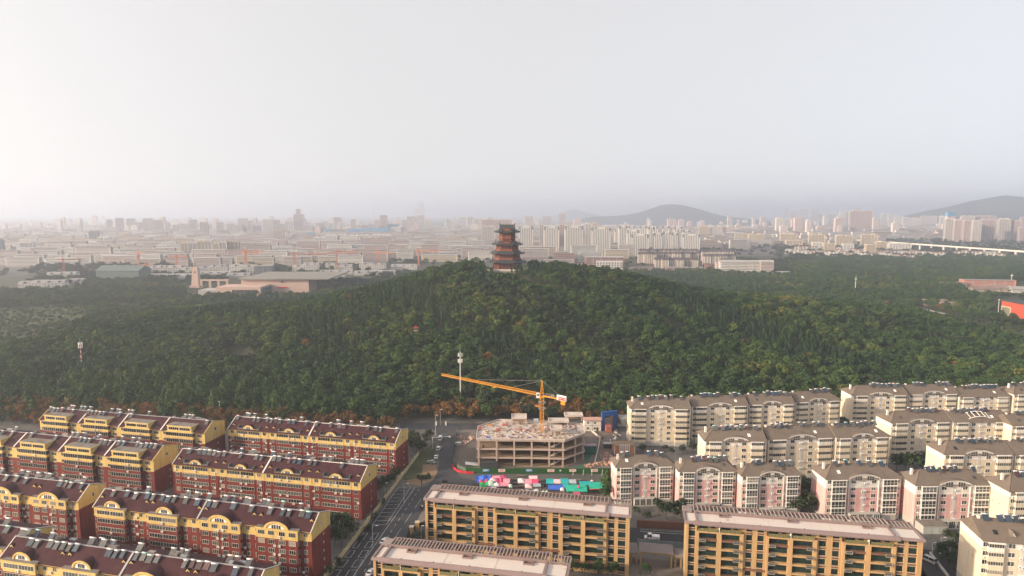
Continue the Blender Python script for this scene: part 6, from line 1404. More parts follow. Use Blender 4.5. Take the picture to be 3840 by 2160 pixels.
for k in range(8):
    a, b = Vector((*Q[k], 0)), Vector((*Q[(k + 1) % 8], 0)); d = b - a; L_ = d.length; d.normalize(); q_ = max(2, round(L_ / 2.0))
    for j in range(q_):
        p = a + d * (L_ * j / q_); o = MB().box(p.x - .18, p.x + .18, p.y - .18, p.y + .18, .31, 1.7).build('balustrade_post', m_pgs, pg)
        s0, s1 = p + d * .19, p + d * (L_ / q_ - .19); nn = Vector((d.y, -d.x, 0)) * .08; r_ = [s0 + nn, s1 + nn, s1 - nn, s0 - nn]; MB().hexa([(v.x, v.y, .31) for v in r_] + [(v.x, v.y, 1.25) for v in r_]).build('balustrade_panel', m_pgs, pg)
# small pavilions in the forest
def pavilion(px, z, s, label):
    p = P(*px, z); t = thing('pavilion', label, 'pavilion', (p.x, p.y, z - 1.0)); red = M('pavilion_red', (.20, .04, .035), .8, .15, .6)
    for sx in (-1, 1):
        for sy in (-1, 1): MB().bar((sx * s * .8, sy * s * .8, 0), (sx * s * .8, sy * s * .8, 3.4 * s / 2.5), .18).build('column', red, t)
    mb = MB(); z0, z1 = 3.4 * s / 2.5, 5.6 * s / 2.5; mb.hexa([(-s * 1.3, -s * 1.3, z0), (s * 1.3, -s * 1.3, z0), (s * 1.3, s * 1.3, z0), (-s * 1.3, s * 1.3, z0), (-s * .2, -s * .2, z1), (s * .2, -s * .2, z1), (s * .2, s * .2, z1), (-s * .2, s * .2, z1)]); mb.build('roof', red, t)
    MB().box(-s * .9, s * .9, -s * .9, s * .9, 0, .5).build('base', m_conc, t)
pavilion((1560, 1236), 30 + 3, 1.7, 'small red pavilion half hidden in the forest below the pagoda'); pavilion((512, 1268), 6, 1.8, 'small red pavilion in the forest on the left')
pavilion((3325, 1150), 3, 3.4, 'red-roofed pavilion at the right forest edge')
# ---- telecom masts
m_rw = M('mast_red', (.42, .05, .04), .7, .1, .5); m_mst = M('mast_pale', (.55, .55, .54), .6, .08, .5)
def mast(px, z, h, label, bands=False, arms=2, r=.45):
    p = P(*px, z); t = thing('telecom_mast', label, 'mast', (p.x, p.y, z - 1))
    n = 10 if bands else 1
    for k in range(n): MB().bar((0, 0, h * .86 * k / n), (0, 0, h * .86 * (k + 1) / n - .005), r * (1 - .5 * k / n), n=8, r2=r * (1 - .5 * (k + 1) / n)).build('mast_section', m_rw if bands and k % 2 else m_mst, t)
    MB().bar((0, 0, h * .86), (0, 0, h), .07).build('lightning_rod', m_mst, t)
    for j in range(arms):
        z_ = h * (.68 + .1 * j)
        for k in range(6):
            a = k * math.pi / 3 + j * .4; x, y = 1.25 * math.cos(a), 1.25 * math.sin(a)
            MB().bar((0, 0, z_ + .9), (x, y, z_ + .9), .05).build('bracket', m_mst, t); MB().box(x - .17, x + .17, y - .17, y + .17, z_, z_ + 2.0).build('antenna', m_white, t)
    return t
mast((1727, 1505), 4, 37, 'tall pale telecom mast behind the crane jib'); mast((307, 1375), 6, 22, 'red and white telecom mast on the left with crossbar', True)
mast((3207, 1088), 4, 25, 'pale telecom mast in the woods on the right', arms=1, r=.5); mast((3792, 1062), 2, 19, 'pale mast behind the pink building at the right edge', arms=1, r=.5)
# ---- memorial tower and hall on the left
m_mem = M('pink_stone', (.46, .335, .29), .85, .1, .2)
p = P(737, 1078); t = thing('memorial_tower', 'tall pink stone memorial tower topped by a statue', 'memorial', (p.x, p.y, 0))
MB().hexa([(-6.2, -5, 0), (6.2, -5, 0), (6.2, 5, 0), (-6.2, 5, 0), (-4.0, -3.2, 33), (4.0, -3.2, 33), (4.0, 3.2, 33), (-4.0, 3.2, 33)]).build('shaft', m_mem, t); MB().box(-8, 8, -7, 7, 0, 4).build('plinth', m_mem, t)
MB().bar((0, -3.5, 25), (0, -4.0, 25), 1.4, n=12).build('emblem', m_pgd, t)
mb = MB(); mb.bar((-.8, 0, 33), (-.3, 0, 37), .7, n=6, r2=.5); mb.bar((-.3, 0, 37), (1.2, 0, 40.5), .35, n=5, r2=.2); mb.bar((-.3, 0, 37), (-1.8, 0, 38.5), .3, n=5, r2=.2); mb.bar((-.3, 0, 37), (-.2, 0, 38.6), .45, n=6, r2=.4); mb.build('statue', m_gry, t)
cH = crop(600, 960, 4.025)
def fbox(par, name, px0, px1, yb, z0, z1, depth, m, y_off=0):
    a = P(*cH(px0, yb), 0); b = P(*cH(px1, yb), 0); return MB().box(a.x, b.x, a.y + y_off, a.y + y_off + depth, z0, z1).build(name, m, par)
t = thing('memorial_hall', 'long pink memorial hall with a broad grey roof left of the hill', 'hall')
fbox(t, 'front_block', 850, 1520, 605, 0, 13, 40, m_mem); fbox(t, 'low_wing', 580, 848, 600, 0, 8, 30, M('grey_stone', (.34, .33, .33), .85, .1, .2))
fbox(t, 'rear_block', 1060, 2120, 605, 0, 20, 40, m_mem, 40.01); fbox(t, 'roof', 1040, 2450, 605, 20.01, 21.5, 120, M('hall_roof', (.21, .20, .18), .9, .1, .05), 36)
for k in range(14):
    a = P(*cH(1105 + 25 * k, 605), 0); MB().box(a.x - .9, a.x + .9, a.y - .3, a.y - .002, 3, 9).build('window', m_pane, t)
a = P(*cH(1510, 605), 0); MB().box(a.x + .02, a.x + 3.5, a.y + .3, a.y + 36, 2, 11).build('side_glazing', M('teal_glass', (.05, .12, .12), .3, .1, .2), t)
a = P(*cH(1640, 605), 0); b = P(*cH(1780, 605), 0); MB().box(a.x, b.x, a.y + 38.5, a.y + 40, 7.5, 9.0).build('red_banner', m_redp, t); MB().bar((a.x + 6, a.y + 39, 16.5), (a.x + 6, a.y + 39.9, 16.5), 1.6, n=12).build('emblem', m_pgd, t)
pf = MB()
t2 = thing('stone_portico', 'pink stone portico between the memorial tower and hall', 'portico')
for k in range(4): fbox(t2, 'pier', 610 + 130 * k, 640 + 130 * k, 480, 0, 11, 3, m_mem)
fbox(t2, 'lintel', 605, 1040, 480, 11.01, 13.2, 3.4, m_mem)
# ---- red cultural building and the pink slab at the right edge
m_or2 = M('orange_cladding', (.42, .075, .04), .7, .12, .25, stretch=(3, 3, .1))
a = P(3752, 1184, 4); b = P(3900, 1216, 4); rz = math.atan2(b.y - a.y, b.x - a.x); L_ = (b - a).length
t = thing('red_hall', 'orange red clad hall on stilts at the right edge', 'hall', (a.x, a.y, 0), rz)
MB().box(0, L_, 0, 45, 4, 21).build('wall', m_or2, t); MB().box(-.5, L_, -.5, 45.5, 21.01, 22).build('roof', m_gry, t)
MB().box(.8, 15, -.6, -.002, 6, 15.5).build('window_frame', m_sill, t); MB().box(1.6, 14.2, -.75, -.602, 6.8, 14.7).build('window', M('dull_green_glass', (.16, .16, .12), .3, .1, .2), t)
for k in range(5): MB().box(2 + k * 9, 3.2 + k * 9, 3, 4.2, 0, 3.99).build('stilt', m_sill, t)
for k in range(10): MB().box(16 + k * 3.2, 16.25 + k * 3.2, -.2, -.001, 4.2, 20.8).build('cladding_rib', m_or2, t)
p = P(3745, 1188); t = thing('flag_pole', 'white light pole beside the orange red hall', 'pole', (p.x - 1, p.y, 0)); MB().bar((0, 0, 0), (0, 0, 20), .25, n=6, r2=.15).build('shaft', m_white, t); MB().box(-.8, .8, -.2, .2, 19.5, 20.3).build('lamp_head', m_white, t)
# ------------------------------------------------------------------ the city beyond
CR = random.Random(5)
def zat(ypx, Y): return CAMZ + Y * math.tan(math.atan((1080 - ypx) / FPX) - PITCH)
f_wht = M('tower_white', (.60, .58, .55), .85, .06, .02); f_gry = M('tower_grey', (.17, .18, .20), .85, .1, .02); f_pal = M('pale_facade', (.50, .46, .43), .9, .08, .02, obvar=.12)
f_pnk = M('pinkish_facade', (.44, .35, .335), .9, .08, .02, obvar=.12); f_bge = M('buff_facade', (.50, .42, .32), .9, .08, .02, obvar=.12); f_brn = M('dark_roof', (.10, .085, .09), .9, .15, .05)
f_win = M('far_window', (.10, .11, .125), .5, .15, .05); f_red = M('far_red_brick', (.30, .165, .14), .9, .12, .02, obvar=.1); f_teal = M('green_netting', (.115, .145, .145), .9, .1, .02); f_blu = M('blue_netting', (.09, .28, .46), .9, .1, .02)
f_rrd = M('far_red_roof', (.215, .155, .14), .9, .2, .02, obvar=.15); f_grr = M('far_grey_roof', (.30, .29, .29), .9, .15, .02, obvar=.15)
OCC = []
def geo(cf, x0, x1, yt, yb):
    X0, Y1 = cf(x0, yb); X1, Y0 = cf(x1, yt); a = P(X0, Y1); b = P(X1, Y1); z = zat(Y0, a.y); return a, b, z
def shell(name, label, cat, cf, x0, x1, yt, yb, depth, group):
    a, b, z = geo(cf, x0, x1, yt, yb); w_ = b.x - a.x
    t = thing(name, label, cat, ((a.x + b.x) / 2, a.y, 0), CR.uniform(-.03, .03) - math.atan2((a.x + b.x) / 2, a.y) * .35, group)
    OCC.append(((a.x + b.x) / 2, a.y + depth / 2, max(w_, depth) * .6 + 6))
    return t, w_, z
def bands(t, w_, z, depth, n, m, base=3, frac=.45, x=None):
    """one dark window strip per storey on front and flanks, far too small to pick apart"""
    mb = MB(); fh = (z - base) / n
    for k in range(n):
        z0 = base + k * fh + fh * .3; z1 = z0 + fh * frac
        mb.box(-w_ / 2 + w_ * .04, w_ / 2 - w_ * .04, -.12, -.005, z0, z1)
        mb.box(-w_ / 2 - .12, -w_ / 2 - .005, depth * .1, depth * .9, z0, z1); mb.box(w_ / 2 + .005, w_ / 2 + .12, depth * .1, depth * .9, z0, z1)
    stuff(mb.build('window_strips', m, t))
def strip_tower(cf, x0, x1, yt, yb, label, nf=9, depth=16, group='striped white and grey tower blocks'):
    t, w_, z = shell('striped_tower', label, 'tower block', cf, x0, x1, yt, yb, depth, group)
    MB().box(-w_ / 2, w_ / 2, 0, depth, 0, z - 3).build('wall', f_gry, t)
    for k in range(nf):
        xx = -w_ / 2 + w_ * (k + .5) / nf; hw = w_ / nf * (.26 if k not in (0, nf - 1) else .32); zt = z - 8 if k in (0, nf - 1) else z
        MB().box(xx - hw, xx + hw, -.9, -.003, 0, zt).build('fin', f_wht, t)
    for k in range(3): MB().box(-w_ / 2 - .8, -w_ / 2 - .003, depth * (.1 + .3 * k), depth * (.28 + .3 * k), 0, z - 5).build('side_fin', f_wht, t)
    for s in (-1, 1): MB().box(s * w_ * .38 - w_ * .12, s * w_ * .38 + w_ * .12, .2, depth - .2, z - 2.99, z + 2).build('roof_frame', f_gry, t); MB().box(s * w_ * .38 - w_ * .13, s * w_ * .38 + w_ * .13, 0, depth, z + 2.01, z + 3).build('roof_cap', f_wht, t)
    MB().box(-w_ * .22, w_ * .22, 2, depth - 2, z - 2.98, z + 2.4).build('lift_house', f_wht, t)
def tower(cf, x0, x1, yt, yb, label, m=None, depth=18, n=None, group='hazy tower blocks', cap=True, cat='tower block', name='tower_block', vert=True):
    t, w_, z = shell(name, label, cat, cf, x0, x1, yt, yb, depth, group); m = m or f_pal
    MB().box(-w_ / 2, w_ / 2, 0, depth, 0, z).build('wall', m, t); n = n or max(3, int(z / 3.1)); bands(t, w_, z - 1, depth, n, f_win)
    if vert:
        q = max(2, int(w_ / 9))
        for k in range(q + 1):
            xx = -w_ / 2 + w_ * k / q; hw = .9 if 0 < k < q else 1.3; MB().box(xx - hw, xx + hw, -.5, -.13, 0, z).build('pier', m, t)
    if cap:
        for s in (-.25, .25): MB().box(w_ * s - w_ * .12, w_ * s + w_ * .12, depth * .2, depth * .8, z + .01, z + 3.5).build('lift_house', m, t)
    MB().box(-w_ / 2 - .3, w_ / 2 + .3, -.3, depth + .3, z + .002, z + .8).build('parapet', m, t)
    return t
def slab(cf, x0, x1, yt, yb, label, m=None, roof=None, depth=13, group='hazy apartment slabs', n=None, pitched=True):
    t, w_, z = shell('apartment_slab', label, 'apartment slab', cf, x0, x1, yt, yb, depth, group); m = m or f_pal
    MB().box(-w_ / 2, w_ / 2, 0, depth, 0, z).build('wall', m, t); bands(t, w_, z - .5, depth, n or max(3, int(z / 3.0)), f_win, 1)
    rf = MB(); rf.extx([(-1, z + .01), (depth + 1, z + .01), (depth / 2, z + (4 if pitched else .6))], -w_ / 2 - .5, w_ / 2 + .5); rf.build('roof', roof or f_grr, t)
    q = max(2, int(w_ / 14))
    for k in range(1, q): MB().box(-w_ / 2 + w_ * k / q - .7, -w_ / 2 + w_ * k / q + .7, -.4, -.13, 0, z).build('stair_bay', roof or f_grr, t)
    return t
# striped towers right of the pagoda
for i, a in enumerate(((388, 537, 405, 668), (643, 797, 407, 697), (853, 1037, 405, 702), (1118, 1312, 418, 702))):
    strip_tower(cN, *a, 'striped tower, %s to the right of the pagoda' % ordn(i), nf=(8, 9, 11, 11)[i])
for i, a in enumerate(((1353, 1400, 430, 612), (1395, 1480, 400, 640), (1475, 1600, 442, 662), (1520, 1695, 486, 700), (1690, 1750, 408, 640), (1745, 1835, 472, 660), (1835, 1920, 456, 660), (1925, 1990, 468, 640), (1985, 2030, 440, 640), (2038, 2210, 486, 660), (1490, 1560, 398, 560), (1600, 1680, 400, 570), (1720, 1790, 405, 570), (1830, 1905, 402, 570), (1945, 2035, 408, 575), (2040, 2115, 440, 580))):
    strip_tower(cN, *a, 'striped tower in the dense cluster, %s one by position' % ordn(i), nf=max(4, int((a[1] - a[0]) / 17)))
for i, a in enumerate(((600, 640, 380, 660), (803, 850, 385, 660), (1060, 1118, 375, 640), (455, 535, 300, 420), (625, 720, 300, 420), (795, 860, 270, 420), (850, 920, 360, 560), (1060, 1180, 370, 560), (20, 150, 400, 590), (20, 320, 335, 560), (1960, 2005, 238, 335), (2200, 2300, 400, 520), (2330, 2440, 400, 520), (2440, 2480, 410, 520), (2480, 2576, 460, 520))):
    tower(cN, *a, 'hazy tower behind the pagoda skyline, %s by position' % ordn(i), (f_pal, f_pnk, f_pal, f_bge)[i % 4])
# dark-roofed dense quarter
i = 0
for (xa, xb, y0, n) in ((1592, 1780, 770, 3), (1600, 2200, 735, 7), (1680, 2210, 765, 6), (1760, 2200, 828, 6), (2235, 2560, 745, 4), (2250, 2576, 790, 4)):
    for k in range(n):
        w0 = (xb - xa) / n; t, w_, z = shell('dark_roofed_block', 'dark-roofed block with pale piers in the dense quarter, %s from the left back' % ordn(i), 'apartment block', cN, xa + w0 * k, xa + w0 * (k + .92), y0 - 92, y0 + CR.uniform(-6, 6), 14, 'dark-roofed blocks'); i += 1
        MB().box(-w_ / 2, w_ / 2, 0, 14, 0, z).build('wall', f_brn, t)
        for q in range(5): xx = -w_ / 2 + w_ * (q + .5) / 5; MB().box(xx - w_ * .055, xx + w_ * .055, -.7, -.003, 0, z - 1).build('pier', f_bge if q % 2 else f_wht, t)
        MB().box(-w_ / 2 - .7, -w_ / 2 - .003, 2, 12, 0, z - 1).build('gable_panel', f_pnk, t); bands(t, w_, z - 1, 14, max(4, int(z / 3)), f_win, 1)
        rf = MB(); rf.extx([(-1, z), (15, z), (7, z + 4)], -w_ / 2 - .5, w_ / 2 + .5); rf.build('roof', f_brn, t)
        for q in (-.3, .25): MB().box(w_ * q - 1.5, w_ * q + 1.5, 3, 9, z + 1, z + 5).build('chimney', f_brn, t)
# school and red brick buildings below the towers
slab(cN, 1060, 1450, 712, 835, 'red and white college building with gridded front right of the pagoda', f_red, f_grr, 40, 'college buildings', 5, False)
a, b, z = geo(cN, 1168, 1430, 745, 838); t = thing('gridded_facade', 'white gridded office front before the college building', 'office', (a.x, a.y - 4, 0)); w_ = b.x - a.x
MB().box(0, w_, 0, 3, 0, z).build('wall', f_wht, t)
for r_ in range(3):
    for k in range(9): MB().box(w_ * (k + .2) / 9, w_ * (k + .8) / 9, -.2, -.002, z * (.25 + .22 * r_), z * (.38 + .22 * r_)).build('window', f_win, t)
for i, a in enumerate(((420, 670, 715, 775), (500, 760, 765, 805), (740, 950, 672, 760), (640, 940, 735, 790), (820, 1065, 780, 832), (1140, 1240, 790, 838), (1500, 1740, 808, 838), (1880, 2240, 815, 845), (2260, 2400, 780, 832), (2385, 2500, 765, 845))):
    slab(cN, *a, 'low red brick college wing, %s from the pagoda' % ordn(i), f_red if i % 3 else f_pnk, f_grr if i % 2 else f_rrd, 22, 'low red college wings', 4, False)
# right-hand town
for i, a in enumerate(((245, 365, 405, 487), (515, 642, 402, 502), (755, 880, 407, 512), (988, 1112, 417, 518), (1200, 1325, 407, 512))): tower(cR, *a, 'buff tower in the evenly spaced row near the viaduct, %s from the left' % ordn(i), f_bge, group='evenly spaced buff towers')
for i, a in enumerate(((300, 425, 457, 500), (565, 695, 457, 512), (785, 862, 472, 547), (885, 966, 482, 562), (1045, 1127, 487, 562), (1240, 1312, 492, 577), (1440, 1610, 482, 545), (1330, 1430, 470, 535), (55, 190, 390, 440), (130, 250, 400, 470), (440, 500, 405, 445))): tower(cR, *a, 'short buff block in front of the tower row, %s by position' % ordn(i), f_bge if i % 2 else f_wht, group='short blocks by the viaduct', cap=False)
for i, a in enumerate(((1010, 1060, 215, 345), (1062, 1104, 222, 345))): tower(cR, *a, 'white slim tower left of the big pinkish tower, %s' % ('left' if i == 0 else 'right'), f_wht)
tower(cR, 1100, 1277, 207, 405, 'big pinkish grey tower slab standing over the right town', f_pnk, 24); tower(cR, 1135, 1185, 180, 330, 'hazy tower top rising behind the big pinkish slab', f_pal)
for i, a in enumerate(((1365, 1412, 230, 330), (1425, 1476, 236, 335), (1480, 1546, 250, 345), (1550, 1672, 265, 358), (1700, 1826, 248, 350), (1860, 1926, 250, 380))): tower(cR, *a, 'white tower in the far row under the right hill, %s from the left' % ordn(i), f_wht if i != 4 else f_pal)
for i, a in enumerate(((1908, 1984, 275, 462), (1984, 2034, 285, 466), (2064, 2128, 290, 470), (2138, 2200, 292, 472), (2204, 2310, 285, 468), (2315, 2360, 300, 450), (2362, 2444, 275, 462), (2446, 2530, 292, 462), (2538, 2620, 350, 470), (2040, 2140, 250, 400), (2165, 2320, 248, 400), (2545, 2600, 262, 380))): tower(cR, *a, 'pinkish tower in the cluster at the right edge, %s by position' % ordn(i), f_pnk if i % 3 else f_pal, 20)
a, b, z = geo(cR, 1925, 2030, 225, 440); t = thing('netted_tower', 'unfinished tower top wrapped in blue netting at the right', 'tower block', ((a.x + b.x) / 2, a.y + 25, 0)); MB().box(-18, 18, 0, 18, 0, z).build('wall', f_pnk, t); MB().box(-18.6, 18.6, -.6, 18.6, z - 14, z + 3).build('netting', f_blu, t)
for i, a in enumerate(((20, 110, 190, 262), (115, 250, 186, 262), (255, 340, 200, 262), (340, 385, 160, 262), (440, 520, 175, 262), (535, 582, 178, 280), (590, 660, 215, 285), (668, 742, 190, 300), (775, 832, 195, 300), (830, 900, 225, 300), (905, 985, 235, 310), (540, 640, 285, 345), (570, 620, 245, 300))): tower(cR, *a, 'faint tower on the right skyline, %s from the left' % ordn(i), f_pal if i % 2 else f_pnk)
slab(cR, 2078, 2480, 792, 858, 'long pink building with balconies at the right edge of the forest', M('coral_render', (.58, .25, .19), .85, .1, .1), f_grr, 14, 'coral buildings', 5, False)
for i, a in enumerate(((2150, 2330, 868, 905), (2280, 2480, 858, 892), (1890, 2080, 832, 858), (1740, 1930, 985, 1010), (1890, 2030, 1008, 1035), (0, 360, 640, 740), (345, 450, 640, 745), (410, 590, 735, 752), (2480, 2620, 870, 900))): slab(cR, *a, 'low building beyond the right forest, %s by position' % ordn(i), (f_pnk, f_bge, f_wht)[i % 3], f_rrd if i < 5 else f_grr, 14, 'low buildings beyond the right forest')
# white town houses between the woods and the viaduct
hn = 0
for (xa, xb, yb0, yb1) in ((560, 900, 572, 584), (900, 1330, 588, 606), (1280, 1640, 606, 622), (1330, 1900, 580, 596), (2000, 2420, 578, 604), (640, 1250, 545, 560), (980, 1600, 566, 578)):
    x = xa
    while x < xb:
        w0 = CR.uniform(34, 58); yb_ = yb0 + (yb1 - yb0) * (x - xa) / (xb - xa) + CR.uniform(-4, 4)
        t, w_, z = shell('town_house', 'white town house between the woods and the viaduct, %s by position' % ordn(hn), 'town house', cR, x, x + w0, yb_ - CR.uniform(24, 36), yb_, 12, 'white town houses'); hn += 1; x += w0 + CR.uniform(4, 22)
        MB().box(-w_ / 2, w_ / 2, 0, 12, 0, z).build('wall', CR.choice((f_wht, f_wht, f_bge, f_pal)), t); bands(t, w_, z - .3, 12, max(3, int(z / 3)), f_win, .8)
        rf = MB(); rf.extx([(-.8, z + .01), (12.8, z + .01), (6, z + 4)], -w_ / 2 - .5, w_ / 2 + .5); rf.build('roof', CR.choice((f_grr, f_brn, f_rrd)), t)
        MB().box(-w_ * .12, w_ * .12, -1.2, -.2, 0, z + 1.5).build('gable_bay', f_wht, t)
# left-hand towers
for i, a in enumerate(((1825, 1900, 572, 727), (1900, 1992, 568, 727), (1996, 2066, 552, 727), (2066, 2136, 550, 727), (2150, 2210, 574, 730), (2212, 2284, 560, 740), (2286, 2402, 552, 735))): tower(cL, *a, 'buff tower in the cluster left of centre, %s from the left' % ordn(i), f_bge if i % 2 == 0 else f_pal)
tower(cL, 905, 987, 455, 570, 'grey green tower standing alone in the left haze', f_gry); tower(cL, 985, 1098, 510, 572, 'cream slab beside the lone grey green tower', f_wht); tower(cL, 215, 330, 565, 660, 'pale hazy slab on the far left', f_pal); tower(cL, 625, 765, 425, 490, 'white hazy block on the far left', f_wht); tower(cL, -30, 22, 540, 720, 'grey tower cut by the left edge', f_gry)
mbx, bbx, z = geo(cL, 970, 1400, 835, 962); t = thing('teal_warehouse', 'teal grey wrapped hall beyond the left forest', 'hall', (mbx.x, mbx.y, 0)); w_ = bbx.x - mbx.x
MB().box(0, w_, 0, 40, 0, z - 2).build('wall', f_teal, t); rf = MB(); rf.extx([(-1, z - 2), (41, z - 2), (20, z + 6)], -1, w_ + 1); rf.build('roof', f_teal, t)
# white stepped blocks behind the memorial
def stepped(cf, x0, x1, yt, yb, label):
    t, w_, z = shell('stepped_block', label, 'apartment block', cf, x0, x1, yt, yb, 16, 'white stepped apartment blocks'); n = max(2, int(z / 3.2)); fh = z / n
    MB().box(-w_ / 2, w_ / 2, 0, 16, 0, z - fh).build('wall', f_wht, t); MB().hexa([(-w_ / 2, .0, z - fh + .01), (w_ / 2, 0, z - fh + .01), (w_ / 2, 16, z - fh + .01), (-w_ / 2, 16, z - fh + .01), (-w_ / 2, 4, z), (w_ / 2, 4, z), (w_ / 2, 15, z), (-w_ / 2, 15, z)]).build('roof', f_grr, t)
    mb = MB(); q = max(3, int(w_ / 4.5))
    for i_ in range(n - 1):
        for k in range(q): x = -w_ / 2 + w_ * (k + .5) / q; mb.box(x - 1.0, x + 1.0, -.2, -.003, i_ * fh + .9, i_ * fh + 2.3)
    stuff(mb.build('windows_small', f_win, t))
    for k in range(max(1, q // 3)):
        x = -w_ / 2 + w_ * (k + .5) / max(1, q // 3); MB().box(x - 1.8, x + 1.8, .6, 3.5, z - fh + .02, z - .5).build('attic_opening', f_win, t)
    for i_ in range(1, n): MB().box(-w_ / 2 - .2, w_ / 2 + .2, -.5, -.201, i_ * fh - .25, i_ * fh).build('balcony_edge', f_wht, t)
SB = [(cL, a) for a in ((190, 312, 955, 1032), (325, 452, 945, 1032), (455, 642, 945, 1032), (485, 752, 862, 935), (660, 830, 930, 985), (1412, 1520, 815, 890), (1520, 1662, 797, 890), (1690, 1818, 797, 890), (1818, 1942, 815, 890), (2005, 2120, 800, 875), (2122, 2272, 787, 875), (2310, 2440, 785, 880), (2440, 2566, 790, 885), (1420, 1660, 882, 935), (1660, 1930, 882, 932), (2005, 2312, 858, 912), (2312, 2510, 872, 915))]
SB += [(cM, a) for a in ((528, 640, 787, 862), (642, 790, 770, 870), (860, 998, 768, 840), (1000, 1126, 785, 842), (1200, 1330, 768, 848), (1330, 1464, 770, 848), (1518, 1776, 785, 838), (420, 590, 872, 932), (590, 752, 862, 925), (752, 1050, 878, 922), (792, 960, 842, 882), (960, 1130, 842, 882), (1150, 1340, 850, 895), (1340, 1562, 845, 892))]
for i, (cf, a) in enumerate(SB): stepped(cf, *a, 'white stepped block behind the memorial, %s from the left' % ordn(i))
slab(cM, 150, 320, 800, 910, 'grey unfinished block between the stepped blocks', f_gry, f_grr, 20, 'grey blocks', 5, False)
# middle-left skyline
for i, a in enumerate(((745, 860, 512, 590), (860, 975, 490, 590), (975, 1080, 490, 588), (1105, 1205, 492, 588), (1205, 1302, 490, 588), (1330, 1420, 488, 588), (1420, 1516, 488, 588))): tower(cM, *a, 'bright white slab under the blue netted buildings, %s from the left' % ordn(i), f_wht, group='bright white slabs')
tower(cM, 545, 640, 280, 460, 'tall stepped skyscraper on the left skyline', f_pnk, 30); tower(cM, 572, 612, 228, 450, 'rounded crown of the tall stepped skyscraper', f_pnk, 20); tower(cM, 1788, 1857, 155, 345, 'tallest pale skyscraper left of the pagoda', f_wht, 30); tower(cM, 1752, 1790, 215, 345, 'shoulder tower attached to the tallest pale skyscraper', f_wht, 30); tower(cM, 340, 432, 445, 570, 'round cornered buff tower on the left', f_bge, 30)
a, b, z = geo(cM, 1340, 1360, 75, 330); t = thing('broadcast_mast', 'faint lattice broadcast mast on the left skyline', 'mast', (a.x, a.y, 0)); mb = MB(); lattice(mb, (0, 0, 0), (0, 0, z * .85), 16, 3, step=14, r=.7); mb.build('lattice_tower', f_gry, t); MB().bar((0, 0, z * .85), (0, 0, z), 1.2, n=6, r2=.4).build('spire', f_gry, t)
for i, a in enumerate(((735, 862, 405, 470), (660, 745, 470, 530), (862, 990, 430, 490), (1095, 1290, 425, 490), (1290, 1500, 420, 495), (1480, 1602, 382, 470), (420, 540, 402, 440), (2010, 2060, 470, 520))):
    t = tower(cM, *a, 'building wrapped in blue netting, %s from the left' % ordn(i), f_pal, group='blue netted buildings', cap=False); a_, b_, z_ = geo(cM, *a); w_ = b_.x - a_.x; MB().box(-w_ / 2 - .8, w_ / 2 + .8, -1.0, 19, z_ * .45, z_ + 1.2).build('netting', f_blu, t)
for i in range(46):
    x = 5 + 2560 * i / 46 + CR.uniform(-20, 20); w_ = CR.uniform(45, 95); yt = CR.choice((300, 320, 340, 350, 360, 380, 400)) + CR.uniform(-15, 15); tower(cM, x, x + w_, yt, CR.uniform(430, 500), 'faint tower on the middle skyline, %s from the left' % ordn(i), CR.choice((f_pal, f_pal, f_pnk, f_wht)), 20)
for i in range(16):
    x = 1100 + 1450 * i / 16 + CR.uniform(-20, 20); tower(cL, x, x + CR.uniform(40, 90), 345 + CR.uniform(-30, 50), 470 + CR.uniform(-20, 40), 'faint tower on the left skyline, %s from the left' % ordn(i), CR.choice((f_pal, f_pnk)), 20)
for i, a in enumerate(((1925, 2110, 600, 680), (2120, 2345, 600, 680), (2365, 2500, 600, 680), (1870, 2050, 545, 615), (2090, 2260, 555, 620), (2300, 2450, 548, 615), (1550, 1700, 590, 640), (1100, 1350, 590, 640))): slab(cM, *a, 'cream six-storey slab left of the pagoda, %s by position' % ordn(i), f_pal if i % 2 else f_wht, f_grr, 13, 'cream slabs left of the pagoda', 5)
# distant orange site cranes
for i, (cf, X, yt, yb, jl) in enumerate(((cL, 650, 722, 900, 60), (cL, 1403, 658, 830, 30), (cL, 1465, 780, 920, 20), (cL, 1785, 690, 880, 40), (cL, 2478, 660, 830, 70), (cM, 62, 640, 840, 70), (cM, 555, 665, 860, 200), (cM, 985, 640, 840, 60), (cM, 1400, 655, 830, 60), (cM, 1803, 635, 800, 90))):
    a, b, z = geo(cf, X - 4, X + 4, yt, yb); t = thing('distant_crane', 'hazy orange site crane beyond the hill, %s from the left' % ordn(i), 'crane', (a.x, a.y, 0), CR.uniform(-.5, .5), 'distant orange cranes'); mo = M('hazy_orange', (.50, .19, .10), .8, .1, .1)
    mb = MB(); lattice(mb, (0, 0, 0), (0, 0, z), 2.6, step=4, r=.3); mb.build('mast', mo, t); mb = MB(); lattice(mb, (-10, 0, z - 2), (jl * .6, 0, z - 2), 1.6, step=4, r=.25); mb.build('jib', mo, t); MB().bar((0, 0, z), (0, 0, z + 5), .6).build('apex', mo, t)
